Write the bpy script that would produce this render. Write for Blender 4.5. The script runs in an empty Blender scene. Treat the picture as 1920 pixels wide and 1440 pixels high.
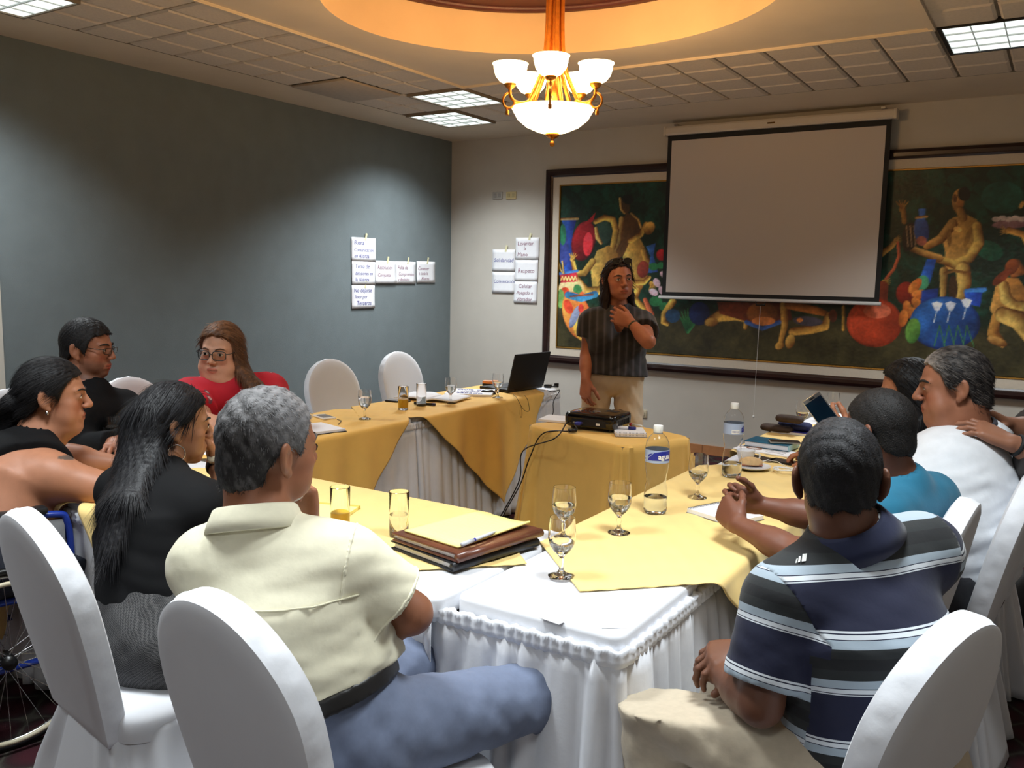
import bpy, bmesh, math, random
import numpy as np
from mathutils import Vector, Matrix, Euler

R = math.radians
SC = bpy.context.scene
COL = SC.collection
rng = np.random.default_rng(7)
random.seed(7)

# ------------------------------------------------------------------ camera
CAM_F = 1619.0                       # focal length in pixels of the 1920 wide frame
CAM_YAW, CAM_PITCH, CAM_ROLL = 0.56781, 0.12371, 0.01909
CAM_C = np.array([5.3578, -7.1860, 1.5112])

def cam_axes():
    y, p, r = CAM_YAW, CAM_PITCH, CAM_ROLL
    f = np.array([-math.sin(y) * math.cos(p), math.cos(y) * math.cos(p), -math.sin(p)])
    r0 = np.array([math.cos(y), math.sin(y), 0.0]); u0 = np.cross(r0, f)
    return r0 * math.cos(r) + u0 * math.sin(r), -r0 * math.sin(r) + u0 * math.cos(r), f
AX_R, AX_U, AX_F = cam_axes()

cam_d = bpy.data.cameras.new('camera'); cam = bpy.data.objects.new('camera', cam_d); COL.objects.link(cam)
cam_d.sensor_width = 36.0; cam_d.lens = CAM_F / 1920 * 36.0; cam_d.clip_start = 0.02; cam_d.clip_end = 60
cam.matrix_world = Matrix(((AX_R[0], AX_U[0], -AX_F[0], CAM_C[0]), (AX_R[1], AX_U[1], -AX_F[1], CAM_C[1]),
                           (AX_R[2], AX_U[2], -AX_F[2], CAM_C[2]), (0, 0, 0, 1)))
SC.camera = cam
SC.view_settings.view_transform = 'Standard'; SC.view_settings.look = 'None'
SC.view_settings.gamma = 1.0; SC.view_settings.use_curve_mapping = False
SC.view_settings.exposure = 0.0
try:
    SC.cycles.max_bounces = 16; SC.cycles.diffuse_bounces = 3; SC.cycles.transmission_bounces = 16
    SC.cycles.transparent_max_bounces = 12; SC.cycles.sample_clamp_indirect = 4.0; SC.cycles.caustics_reflective = False
    SC.cycles.caustics_refractive = True
except Exception:
    pass

def ray(px, py):
    d = AX_F * CAM_F + AX_R * (px - 960) - AX_U * (py - 720)
    return d / (d @ AX_F)
def on_z(px, py, z):
    d = ray(px, py); return CAM_C + d * ((z - CAM_C[2]) / d[2])
def on_y(px, py, y):
    d = ray(px, py); return CAM_C + d * ((y - CAM_C[1]) / d[1])
def on_x(px, py, x):
    d = ray(px, py); return CAM_C + d * ((x - CAM_C[0]) / d[0])
def at_depth(px, py, t):
    return CAM_C + ray(px, py) * t

# ------------------------------------------------------------------ world
W = bpy.data.worlds.new('world'); SC.world = W; W.use_nodes = True
W.node_tree.nodes['Background'].inputs[0].default_value = (0.45, 0.5, 0.6, 1)
W.node_tree.nodes['Background'].inputs[1].default_value = 0.05

# ------------------------------------------------------------------ ceiling lamps (louvred troffers) and chandelier light
ROOM_X, ROOM_Y0, H = 6.45, -9.6, 2.85
TROFFERS = [  # x0, x1, y0, y1, watts, label
    (1.05, 1.575, -1.98, -1.42, 32, 'white louvred ceiling light panel beside the plaster field, nearer of the pair'),
    (0.50, 1.02, -1.33, -0.73, 30, 'white louvred ceiling light panel closest to the room corner, farther of the pair'),
    (4.665, 5.275, -2.03, -1.42, 40, 'white louvred ceiling light panel with a black edge above the mural side'),
    (0.50, 1.035, -5.14, -4.53, 26, 'louvred ceiling light panel over the left wall, only its tip in view'),
    (4.665, 5.275, -5.55, -4.94, 30, 'louvred ceiling light panel overhead above the right table'),
    (3.12, 3.73, -6.30, -5.69, 30, 'louvred ceiling light panel overhead above the front table'),
    (1.60, 2.20, -7.2, -6.6, 24, 'louvred ceiling light panel behind the wheelchair side'),
    (4.665, 5.275, -8.4, -7.8, 24, 'louvred ceiling light panel overhead behind the viewer'),
]
TROFFER_SPREAD = R(121)
LAMP_WARM = (1.0, 0.56, 0.23)
CHAND = (3.18, -3.45, 2.172)          # bottom finial of the chandelier
CUP_WATTS, BOWL_EMIT, CUP_EMIT = 10.0, 9.0, 11.0

# ------------------------------------------------------------------ materials
def lin(c):
    return tuple(((v / 255) / 12.92 if v / 255 <= 0.04045 else ((v / 255 + 0.055) / 1.055) ** 2.4) for v in c)

class NT:
    def __init__(s, name):
        s.m = bpy.data.materials.new(name); s.m.use_nodes = True
        s.t = s.m.node_tree; s.n = s.t.nodes; s.l = s.t.links
        s.b = s.n['Principled BSDF']; s.out = s.n['Material Output']
    def node(s, typ, **kw):
        n = s.n.new(typ)
        for k, v in kw.items():
            if k.startswith('i_'):
                n.inputs[k[2:].replace('_', ' ')].default_value = v
            else: setattr(n, k, v)
        return n
    def link(s, a, b): s.l.new(a, b)
    def coords(s, kind='Object', scale=(1, 1, 1)):
        tc = s.node('ShaderNodeTexCoord'); mp = s.node('ShaderNodeMapping'); mp.inputs['Scale'].default_value = scale
        s.link(tc.outputs[kind], mp.inputs['Vector']); return mp.outputs['Vector']
    def ramp(s, fac, stops, interp='LINEAR'):
        r = s.node('ShaderNodeValToRGB'); r.color_ramp.interpolation = interp
        e = r.color_ramp.elements
        while len(e) < len(stops): e.new(0.5)
        for i, (p, c) in enumerate(stops): e[i].position = p; e[i].color = (*c, 1)
        s.link(fac, r.inputs['Fac']); return r.outputs['Color']
    def bump(s, height, strength=0.2, dist=0.01):
        b = s.node('ShaderNodeBump'); b.inputs['Strength'].default_value = strength; b.inputs['Distance'].default_value = dist
        s.link(height, b.inputs['Height']); s.link(b.outputs['Normal'], s.b.inputs['Normal'])

def mat_plain(name, rgb, rough=0.6, metal=0.0, noise=0.0, nscale=30, bump=0.0, bscale=200, bdist=0.002, sheen=0.0, coat=0.0, emit=None, spec=0.5, stretch=(1, 1, 1)):
    t = NT(name); c = lin(rgb)
    t.b.inputs['Roughness'].default_value = rough; t.b.inputs['Metallic'].default_value = metal
    t.b.inputs['Specular IOR Level'].default_value = spec
    if sheen: t.b.inputs['Sheen Weight'].default_value = sheen
    if coat: t.b.inputs['Coat Weight'].default_value = coat
    v = None
    if noise or bump: v = t.coords('Object', stretch)
    if noise:
        n = t.node('ShaderNodeTexNoise', i_Scale=nscale, i_Detail=4.0); t.link(v, n.inputs['Vector'])
        lo = tuple(max(0, x * (1 - noise)) for x in c); hi = tuple(min(1, x * (1 + noise)) for x in c)
        t.link(t.ramp(n.outputs['Fac'], [(0.3, lo), (0.7, hi)]), t.b.inputs['Base Color'])
    else: t.b.inputs['Base Color'].default_value = (*c, 1)
    if bump:
        n2 = t.node('ShaderNodeTexNoise', i_Scale=bscale, i_Detail=3.0); t.link(v, n2.inputs['Vector'])
        t.bump(n2.outputs['Fac'], bump, bdist)
    if emit:
        t.b.inputs['Emission Color'].default_value = (*emit[0], 1); t.b.inputs['Emission Strength'].default_value = emit[1]
    return t.m

def mat_attr(name, rough=0.6, bump=0.0, bscale=60, bdist=0.002, noise=0.12, nscale=40, sheen=0.0, spec=0.5, sss=0.0, stretch=(1, 1, 1)):
    """colour from the mesh attribute 'Col', varied by a little noise"""
    t = NT(name); a = t.node('ShaderNodeAttribute', attribute_name='Col')
    v = t.coords('Object', stretch)
    n = t.node('ShaderNodeTexNoise', i_Scale=nscale, i_Detail=4.0); t.link(v, n.inputs['Vector'])
    mp = t.node('ShaderNodeMapRange'); mp.inputs['To Min'].default_value = 1 - noise; mp.inputs['To Max'].default_value = 1 + noise
    mp.inputs['From Min'].default_value = 0.25; mp.inputs['From Max'].default_value = 0.75
    t.link(n.outputs['Fac'], mp.inputs['Value'])
    mx = t.node('ShaderNodeVectorMath', operation='SCALE'); t.link(a.outputs['Color'], mx.inputs[0]); t.link(mp.outputs[0], mx.inputs['Scale'])
    t.link(mx.outputs[0], t.b.inputs['Base Color'])
    t.b.inputs['Roughness'].default_value = rough; t.b.inputs['Specular IOR Level'].default_value = spec
    if sheen: t.b.inputs['Sheen Weight'].default_value = sheen
    if sss:
        t.b.inputs['Subsurface Weight'].default_value = sss; t.b.inputs['Subsurface Radius'].default_value = (0.01, 0.004, 0.002)
    if bump:
        n2 = t.node('ShaderNodeTexNoise', i_Scale=bscale, i_Detail=3.0); t.link(v, n2.inputs['Vector']); t.bump(n2.outputs['Fac'], bump, bdist)
    return t.m

def mat_glass(name, rgb=(255, 255, 255), ior=1.45, rough=0.0):
    """clear glass that lets lamp light through instead of throwing black shadows"""
    t = NT(name)
    t.b.inputs['Base Color'].default_value = (*lin(rgb), 1); t.b.inputs['Roughness'].default_value = rough
    t.b.inputs['Transmission Weight'].default_value = 1.0; t.b.inputs['IOR'].default_value = ior
    return t.m

M = {}
M['wall_blue'] = mat_plain('blue_grey_textured_wall', (112, 122, 125), 0.85, noise=0.05, nscale=6, bump=0.25, bscale=160, bdist=0.004)
M['wall_beige'] = mat_plain('pale_grey_beige_wall', (196, 190, 180), 0.8, noise=0.03, nscale=5, bump=0.1, bscale=180, bdist=0.002)
M['plaster'] = mat_plain('cream_ceiling_plaster', (228, 212, 188), 0.85, noise=0.03, nscale=4)
M['tile'] = mat_plain('mineral_fibre_ceiling_tile', (222, 208, 190), 0.95, noise=0.06, nscale=60, bump=0.2, bscale=220, bdist=0.002)
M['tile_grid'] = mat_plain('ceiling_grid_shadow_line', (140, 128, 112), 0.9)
M['dome'] = mat_plain('apricot_dome_plaster', (232, 200, 156), 0.85, noise=0.03, nscale=5)
M['maroon'] = mat_plain('maroon_painted_wood', (74, 30, 26), 0.5, noise=0.15, nscale=9)
M['black'] = mat_plain('black_plastic', (14, 14, 15), 0.35, noise=0.1, nscale=80)
M['black_gloss'] = mat_plain('glossy_black_plastic', (10, 10, 12), 0.12, coat=0.6)
M['black_matte'] = mat_plain('matte_black_surface', (20, 20, 22), 0.7)
M['white_plastic'] = mat_plain('white_plastic', (235, 235, 232), 0.4)
M['paper'] = mat_plain('white_paper', (238, 238, 242), 0.8, noise=0.02, nscale=20)
M['paper_yellow'] = mat_plain('yellow_legal_paper', (248, 238, 150), 0.8, noise=0.02, nscale=20)
M['steel'] = mat_plain('brushed_steel', (190, 190, 190), 0.25, metal=1.0)
M['ink_blue'] = mat_plain('blue_marker_ink', (52, 52, 150), 0.8)
M['ink_red'] = mat_plain('reddish_marker_ink', (142, 84, 112), 0.8)
M['white_cloth'] = mat_plain('white_cotton_cloth', (226, 227, 232), 0.85, noise=0.025, nscale=25, bump=0.15, bscale=90, bdist=0.003, sheen=0.15)
M['cover_cloth'] = mat_plain('white_chair_cover_cloth', (216, 217, 222), 0.8, noise=0.015, nscale=9, bump=0.06, bscale=16, bdist=0.006, sheen=0.1)
M['cover_shiny'] = mat_plain('satin_cover_trim', (230, 232, 238), 0.55, noise=0.02, nscale=40, bump=0.15, bscale=50, bdist=0.004, sheen=0.2)
M['yellow_cloth_lit'] = mat_plain('yellow_tablecloth_lit', (242, 209, 134), 0.8, noise=0.03, nscale=12, bump=0.2, bscale=14, bdist=0.006, sheen=0.15)  # brightly lit copy of the yellow cloth, strong light put into the paler colour
M['yellow_cloth_dim'] = mat_plain('yellow_tablecloth_dim', (240, 192, 98), 0.75, noise=0.03, nscale=12, bump=0.2, bscale=14, bdist=0.006, sheen=0.15)  # same yellow cloth where less light falls, the shade put into the deeper colour
M['glass'] = mat_glass('clear_glass')
M['water'] = mat_glass('drinking_water', (248, 252, 255), 1.33)
M['juice'] = mat_plain('orange_juice', (255, 196, 24), 0.3, emit=None)
M['brass'] = mat_plain('antique_brass', (200, 128, 52), 0.3, metal=0.9, noise=0.15, nscale=40)
M['wood_dark'] = mat_plain('dark_mahogany_frame', (40, 20, 17), 0.3, noise=0.3, nscale=14, stretch=(0.3, 3, 3), coat=0.3)
M['terracotta'] = mat_plain('terracotta_skirting_tile', (186, 128, 84), 0.45, noise=0.08, nscale=18)

# ------------------------------------------------------------------ mesh helpers
def link(name, me, mats=None, parent=None, loc=None, smooth=False):
    o = bpy.data.objects.new(name, me); COL.objects.link(o)
    if mats is not None:
        for m in (mats if isinstance(mats, (list, tuple)) else [mats]): me.materials.append(m)
    if parent is not None: o.parent = parent
    if loc is not None: o.location = loc
    if smooth:
        for p in me.polygons: p.use_smooth = True
    return o
def tag(o, label=None, cat=None, group=None, kind=None):
    if label: o['label'] = label
    if cat: o['category'] = cat
    if group: o['group'] = group
    if kind: o['kind'] = kind
    return o
def thing(name, label, cat, loc=(0, 0, 0), rz=0.0, group=None):
    o = bpy.data.objects.new(name, None); COL.objects.link(o); o.empty_display_size = 0.1
    o.location = loc; o.rotation_euler = (0, 0, rz)
    return tag(o, label, cat, group)
def copy_tree(o, parent=None):
    c = o.copy(); COL.objects.link(c)
    if parent is not None: c.parent = parent
    for ch in o.children: copy_tree(ch, c)
    return c

class MB:
    def __init__(s): s.v = []; s.f = []; s.mi = []
    def add(s, verts, faces, mi=0):
        o = len(s.v); s.v += [tuple(map(float, v)) for v in verts]; s.f += [tuple(i + o for i in f) for f in faces]; s.mi += [mi] * len(faces); return s
    def box(s, x0, x1, y0, y1, z0, z1, mi=0, mat=None):
        vs = [(x, y, z) for z in (z0, z1) for y in (y0, y1) for x in (x0, x1)]
        if mat is not None: vs = [tuple(mat @ Vector(v)) for v in vs]
        return s.add(vs, [(0, 2, 3, 1), (4, 5, 7, 6), (0, 1, 5, 4), (2, 6, 7, 3), (0, 4, 6, 2), (1, 3, 7, 5)], mi)
    def tube(s, pts, r, n=8, closed=False, caps=True, mi=0):
        pts = [Vector(p) for p in pts]; rs = r if isinstance(r, (list, tuple)) else [r] * len(pts)
        N = len(pts); prev = None; vs = []
        for i, p in enumerate(pts):
            if closed: t = pts[(i + 1) % N] - pts[i - 1]
            else: t = pts[min(i + 1, N - 1)] - pts[max(i - 1, 0)]
            t.normalize()
            if prev is None:
                a = Vector((0, 0, 1)) if abs(t.z) < 0.9 else Vector((1, 0, 0)); u = t.cross(a).normalized()
            else:
                u = prev - t * prev.dot(t)
                u = u.normalized() if u.length > 1e-6 else t.orthogonal().normalized()
            prev = u; w = t.cross(u)
            for k in range(n):
                a = 2 * math.pi * k / n; vs.append(p + (u * math.cos(a) + w * math.sin(a)) * rs[i])
        fs = []
        for i in range(N if closed else N - 1):
            j = (i + 1) % N
            for k in range(n):
                k2 = (k + 1) % n; fs.append((i * n + k, i * n + k2, j * n + k2, j * n + k))
        if caps and not closed: fs += [tuple(range(n - 1, -1, -1)), tuple((N - 1) * n + k for k in range(n))]
        return s.add(vs, fs, mi)
    def lathe(s, prof, n=32, c=(0, 0, 0), caps=True, mi=0):
        vs = []; fs = []
        for (r, z) in prof:
            for k in range(n):
                a = 2 * math.pi * k / n; vs.append((c[0] + r * math.cos(a), c[1] + r * math.sin(a), c[2] + z))
        for i in range(len(prof) - 1):
            for k in range(n):
                k2 = (k + 1) % n; fs.append((i * n + k, i * n + k2, (i + 1) * n + k2, (i + 1) * n + k))
        if caps: fs += [tuple(range(n - 1, -1, -1)), tuple((len(prof) - 1) * n + k for k in range(n))]
        return s.add(vs, fs, mi)
    def grid(s, P, mi=0, closed_u=False):
        """P: array (nu, nv, 3)"""
        nu, nv = len(P), len(P[0]); vs = [tuple(p) for row in P for p in row]; fs = []
        for i in range(nu if closed_u else nu - 1):
            for j in range(nv - 1):
                i2 = (i + 1) % nu
                fs.append((i * nv + j, i2 * nv + j, i2 * nv + j + 1, i * nv + j + 1))
        return s.add(vs, fs, mi)
    def prism(s, poly, z0, z1, mi=0):
        n = len(poly); vs = [(x, y, z0) for x, y in poly] + [(x, y, z1) for x, y in poly]
        fs = [tuple(range(n - 1, -1, -1)), tuple(range(n, 2 * n))] + [(i, (i + 1) % n, n + (i + 1) % n, n + i) for i in range(n)]
        return s.add(vs, fs, mi)
    def mesh(s, name):
        me = bpy.data.meshes.new(name); me.from_pydata(s.v, [], s.f)
        if any(s.mi): me.polygons.foreach_set('material_index', s.mi)
        me.update(); return me
    def build(s, name, mats, parent=None, loc=None, smooth=False, bevel=0.0, seg=2):
        me = s.mesh(name)
        if bevel > 0:
            bm = bmesh.new(); bm.from_mesh(me)
            bmesh.ops.bevel(bm, geom=bm.edges[:] , offset=bevel, segments=seg, affect='EDGES', profile=0.5, clamp_overlap=True)
            bm.to_mesh(me); bm.free()
        o = link(name, me, mats, parent, loc, smooth or bevel > 0)
        if bevel > 0 and not smooth: auto_smooth(o)
        return o
def auto_smooth(o, ang=40):
    me = o.data
    for p in me.polygons: p.use_smooth = True
    try: me.set_sharp_from_angle(angle=R(ang))
    except Exception: pass
def solidify(o, t, offset=-1.0):
    m = o.modifiers.new('thickness', 'SOLIDIFY'); m.thickness = t; m.offset = offset; return o
def bez(p0, p1, p2, p3, n=12):
    p0, p1, p2, p3 = map(lambda p: np.array(p, float), (p0, p1, p2, p3)); o = []
    for i in range(n + 1):
        t = i / n; o.append(tuple((1 - t) ** 3 * p0 + 3 * (1 - t) ** 2 * t * p1 + 3 * (1 - t) * t * t * p2 + t ** 3 * p3))
    return o
def spline(pts, n=8):
    """Catmull-Rom through the points"""
    P = [np.array(p, float) for p in pts]; P = [2 * P[0] - P[1]] + P + [2 * P[-1] - P[-2]]; o = []
    for i in range(1, len(P) - 2):
        for k in range(n):
            t = k / n; a, b, c, d = P[i - 1], P[i], P[i + 1], P[i + 2]
            o.append(tuple(0.5 * ((2 * b) + (-a + c) * t + (2 * a - 5 * b + 4 * c - d) * t * t + (-a + 3 * b - 3 * c + d) * t ** 3)))
    o.append(tuple(P[-2])); return o
def text(body, size, mat, parent, loc, rot, extrude=0.0003, shear=0.0, name='lettering', align='LEFT', space=1.0, xs=1.0, off=0.0, bend=0.0):
    c = bpy.data.curves.new(name, 'FONT'); c.body = body; c.size = size; c.extrude = extrude; c.shear = shear; c.align_x = align
    c.space_character = space; c.resolution_u = 2; c.offset = off; c.materials.append(mat)
    tmp = bpy.data.objects.new('tmp_text', c); me = bpy.data.meshes.new_from_object(tmp); me.name = name
    bpy.data.objects.remove(tmp); bpy.data.curves.remove(c)
    if bend:                                        # wrap the writing round a cylinder about local Z
        for v in me.vertices:
            a = v.co.x / bend; rr = bend + v.co.z; v.co = (rr * math.sin(a), -rr * math.cos(a), v.co.y)
    if not me.materials: me.materials.append(mat)
    o = bpy.data.objects.new(name, me); COL.objects.link(o); o.parent = parent; o.location = loc; o.rotation_euler = rot; o.scale = (xs, 1, 1)
    return o
# ================================================================== room shell
def struct(o): o['kind'] = 'structure'; return o

# carpet: dark maroon with a grey-green diamond lattice
def carpet():
    t = NT('maroon_diamond_carpet'); v = t.coords('Object')
    sep = t.node('ShaderNodeSeparateXYZ'); t.link(v, sep.inputs[0])
    def math_(op, a, b=None):
        n = t.node('ShaderNodeMath', operation=op)
        for i, x in enumerate((a, b)):
            if x is None: continue
            if isinstance(x, (int, float)): n.inputs[i].default_value = x
            else: t.link(x, n.inputs[i])
        return n.outputs[0]
    k = 2 * math.pi / 0.33
    a = math_('SINE', math_('MULTIPLY', math_('ADD', sep.outputs[0], sep.outputs[1]), k * 0.72))
    b = math_('SINE', math_('MULTIPLY', math_('SUBTRACT', sep.outputs[0], sep.outputs[1]), k * 0.72))
    prod = math_('ABSOLUTE', math_('MULTIPLY', a, b))
    n = t.node('ShaderNodeTexNoise', i_Scale=38.0, i_Detail=5.0); t.link(v, n.inputs['Vector'])
    s = math_('ADD', prod, math_('MULTIPLY', math_('SUBTRACT', n.outputs['Fac'], 0.5), 0.35))
    c = t.ramp(s, [(0.03, lin((70, 66, 60))), (0.14, lin((54, 46, 44))), (0.32, lin((52, 34, 37))), (0.8, lin((66, 33, 39)))])
    t.link(c, t.b.inputs['Base Color']); t.b.inputs['Roughness'].default_value = 0.95; t.b.inputs['Specular IOR Level'].default_value = 0.1
    n2 = t.node('ShaderNodeTexNoise', i_Scale=420.0); t.link(v, n2.inputs['Vector']); t.bump(n2.outputs['Fac'], 0.4, 0.004)
    return t.m
struct(MB().box(-0.1, ROOM_X + 0.1, ROOM_Y0 - 0.1, 0.1, -0.1, 0.0).build('floor', carpet()))
DOOR_Y1, DOOR_Y0 = -4.49, -5.75
wl = MB().box(-0.12, 0, DOOR_Y1, 0.0, 0, H).box(-0.12, 0, ROOM_Y0, DOOR_Y0, 0, H).box(-0.12, 0, DOOR_Y0, DOOR_Y1, 2.12, H)
struct(wl.build('wall_left', M['wall_blue']))
struct(MB().box(-0.12, ROOM_X + 0.12, 0, 0.12, 0, H).build('wall_back', M['wall_beige']))
struct(MB().box(ROOM_X, ROOM_X + 0.12, ROOM_Y0, 0, 0, H).build('wall_right', M['wall_beige']))
struct(MB().box(-0.12, ROOM_X + 0.12, ROOM_Y0 - 0.12, ROOM_Y0, 0, H).build('wall_front', M['wall_beige']))
# white door with its frame, at the far left
dr = struct(MB().box(-0.10, -0.055, DOOR_Y0 + 0.07, DOOR_Y1 - 0.07, 0.005, 2.05).build('door_1', mat_plain('white_door_paint', (196, 190, 178), 0.5)))
fr = MB().box(-0.12, 0.022, DOOR_Y1 - 0.07, DOOR_Y1 + 0.005, 0, 2.13).box(-0.12, 0.022, DOOR_Y0 - 0.005, DOOR_Y0 + 0.07, 0, 2.13).box(-0.12, 0.022, DOOR_Y0 + 0.07, DOOR_Y1 - 0.07, 2.055, 2.13)
fr.build('door_frame', mat_plain('cream_door_frame_paint', (206, 202, 192), 0.5), dr)
MB().lathe([(0.0, 0), (0.012, 0.001), (0.012, 0.035), (0.028, 0.04), (0.03, 0.06), (0.0, 0.07)], 16).build('door_handle', M['brass'], dr, (-0.055, DOOR_Y1 - 0.14, 1.0), smooth=True).rotation_euler = (0, R(90), 0)

# terracotta tile skirting along back and left walls: each tile its own piece
base_tile = MB().box(0.002, 0.328, -0.012, 0, 0, 0.082).mesh('skirting_tile'); base_tile.materials.append(M['terracotta'])
bb = struct(MB().box(0, ROOM_X, -0.005, 0, 0, 0.08).build('baseboard_back', mat_plain('skirting_grout', (140, 120, 100), 0.9)))
for i in range(19):
    o = bpy.data.objects.new('tile', base_tile); COL.objects.link(o); o.parent = bb; o.location = (0.13 + i * 0.33, -0.003, 0)
bl = struct(MB().box(0, 0.005, DOOR_Y1 + 0.01, -0.02, 0, 0.08).build('baseboard_left', bpy.data.materials['skirting_grout']))
for i in range(13):
    o = bpy.data.objects.new('tile', base_tile); COL.objects.link(o); o.parent = bl; o.location = (0.003, -4.47 + i * 0.33, 0); o.rotation_euler = (0, 0, R(90))
    o.location.x = 0.003; o.rotation_euler = (0, 0, R(90)); o.scale = (1, 1, 1)

# ---- ceiling: plaster field with an oval drum recess, ring of scored tiles, plaster margin
FX0, FX1, FY0, FY1 = 1.583, 4.645, -4.86, -2.005       # plaster field
EX, EY, EA, EB, DH = 3.10, -3.42, 1.15, 1.0, 0.235      # oval recess
BX0, BX1, BY0, BY1 = 0.49, 5.865, -6.30, -0.745        # outer edge of tile ring
mb = MB(); N = 96
ell = [(EX + EA * math.cos(2 * math.pi * k / N), EY + EB * math.sin(2 * math.pi * k / N)) for k in range(N)]
def rect_hit(a):
    dx, dy = math.cos(a), math.sin(a)
    tx = ((FX1 - EX) / dx) if dx > 1e-9 else ((FX0 - EX) / dx if dx < -1e-9 else 1e9)
    ty = ((FY1 - EY) / dy) if dy > 1e-9 else ((FY0 - EY) / dy if dy < -1e-9 else 1e9)
    t = min(tx, ty); return (EX + dx * t, EY + dy * t)
angs = sorted(set([2 * math.pi * k / N for k in range(N)] + [math.atan2(y - EY, x - EX) % (2 * math.pi) for x in (FX0, FX1) for y in (FY0, FY1)]))
def ell_hit(a):
    dx, dy = math.cos(a), math.sin(a); t = 1 / math.sqrt((dx / EA) ** 2 + (dy / EB) ** 2); return (EX + dx * t, EY + dy * t)
inn = [(*ell_hit(a), H) for a in angs]; out = [(*rect_hit(a), H) for a in angs]; n_ = len(angs)
mb.add(inn + out, [(i, n_ + i, n_ + (i + 1) % n_, (i + 1) % n_) for i in range(n_)])
for (x0, x1, y0, y1) in ((0, BX0, ROOM_Y0, 0), (BX1, ROOM_X, ROOM_Y0, 0), (BX0, BX1, BY1, 0), (BX0, BX1, ROOM_Y0, BY0)):
    mb.add([(x0, y0, H), (x1, y0, H), (x1, y1, H), (x0, y1, H)], [(0, 3, 2, 1)])
ceil_o = struct(mb.build('ceiling', M['plaster']))
# back plane of the tile ring (recessed)
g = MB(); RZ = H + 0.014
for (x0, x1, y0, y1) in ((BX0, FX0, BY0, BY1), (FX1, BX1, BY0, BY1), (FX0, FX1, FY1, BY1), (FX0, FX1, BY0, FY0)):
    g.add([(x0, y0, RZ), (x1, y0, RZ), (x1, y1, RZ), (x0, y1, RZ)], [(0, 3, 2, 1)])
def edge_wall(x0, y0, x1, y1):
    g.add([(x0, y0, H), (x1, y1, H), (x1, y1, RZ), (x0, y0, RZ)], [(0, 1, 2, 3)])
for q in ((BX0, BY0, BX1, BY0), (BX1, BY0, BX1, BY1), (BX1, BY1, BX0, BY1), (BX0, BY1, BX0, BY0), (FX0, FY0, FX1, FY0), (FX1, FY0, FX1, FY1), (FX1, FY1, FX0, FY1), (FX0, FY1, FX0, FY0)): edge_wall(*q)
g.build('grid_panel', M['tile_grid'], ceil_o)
# roof slab that closes everything above
struct(MB().box(-0.12, ROOM_X + 0.12, ROOM_Y0 - 0.12, 0.12, H + 0.30, H + 0.36).build('roof', M['plaster']))
# drum recess: vertical wall and maroon lid
dw = MB(); P = [[(x, y, H), (x, y, H + DH)] for x, y in ell]
dw.grid(P, closed_u=True); o = dw.build('drum_panel', M['dome'], ceil_o, smooth=True); auto_smooth(o)
lid = MB(); lid.add([(x, y, H + DH) for x, y in ell], [tuple(range(N - 1, -1, -1))]); lid.build('drum_lid', M['maroon'], ceil_o)
lp = MB(); lp.tube([(EX + (EA - 0.10) * math.cos(a), EY + (EB - 0.10) * math.sin(a), H + DH) for a in np.linspace(0, 2 * math.pi, 72, endpoint=False)], 0.022, 8, closed=True)
lp.build('drum_rim', M['maroon'], ceil_o, smooth=True)
# scored tiles
def cuts(a, b, step, first): return [a] + [x for x in np.arange(first, b - 0.05, step) if x > a + 0.05] + [b]
XL = [BX0 + 0.27325 * i for i in range(5)]; XM = [FX0 + (FX1 - FX0) / 10 * i for i in range(11)]; XR = [FX1 + 0.305 * i for i in range(5)]
YB = [FY1 + 0.315 * i for i in range(5)]; YM = [FY0 + (FY1 - FY0) / 9 * i for i in range(10)]; YF = [BY0 + 0.36 * i for i in range(5)]
xs = sorted(set(np.round(XL + XM + XR, 4))); ys = sorted(set(np.round(YB + YM + YF, 4)))
tile_meshes = {}
def tile_mesh(w, d):
    k = (round(w, 3), round(d, 3))
    if k not in tile_meshes:
        b = 0.014; e = 0.006; hw, hd = w / 2 - 0.008, d / 2 - 0.008
        vs = [(sx * hw, sy * hd, 0.014) for sx, sy in ((-1, -1), (1, -1), (1, 1), (-1, 1))] + [(sx * hw, sy * hd, e) for sx, sy in ((-1, -1), (1, -1), (1, 1), (-1, 1))] + \
             [(sx * (hw - b), sy * (hd - b), -0.003) for sx, sy in ((-1, -1), (1, -1), (1, 1), (-1, 1))]
        fs = [(8, 11, 10, 9)] + [(i, i + 4, (i + 1) % 4 + 4, (i + 1) % 4) for i in range(4)] + [(i + 4, i + 8, (i + 1) % 4 + 8, (i + 1) % 4 + 4) for i in range(4)]
        m = MB().add(vs, fs).mesh('ceiling_tile'); m.materials.append(M['tile']); tile_meshes[k] = m
    return tile_meshes[k]
DARK_PANEL = (0.49, 1.035, -2.63, -2.005)
for i in range(len(xs) - 1):
    for j in range(len(ys) - 1):
        cx, cy = (xs[i] + xs[i + 1]) / 2, (ys[j] + ys[j + 1]) / 2
        if FX0 < cx < FX1 and FY0 < cy < FY1: continue
        if any(t[0] - 0.02 < cx < t[1] + 0.02 and t[2] - 0.02 < cy < t[3] + 0.02 for t in TROFFERS): continue
        if DARK_PANEL[0] < cx < DARK_PANEL[1] and DARK_PANEL[2] < cy < DARK_PANEL[3]: continue
        if cy < -5.9 and not (cx < 1.6): continue
        o = bpy.data.objects.new('tile', tile_mesh(xs[i + 1] - xs[i], ys[j + 1] - ys[j])); COL.objects.link(o); o.parent = ceil_o; o.location = (cx, cy, H)
# dark access panel
x0, x1, y0, y1 = DARK_PANEL
tag(MB().box(x0 + 0.015, x1 - 0.015, y0 + 0.015, y1 - 0.015, H - 0.012, H + 0.006).build('access_panel', mat_plain('dull_brown_access_panel', (196, 180, 160), 0.9, noise=0.05), bevel=0.003),
    'plain brownish access panel lying flush in the tile ring of the ceiling', 'ceiling panel')
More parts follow.
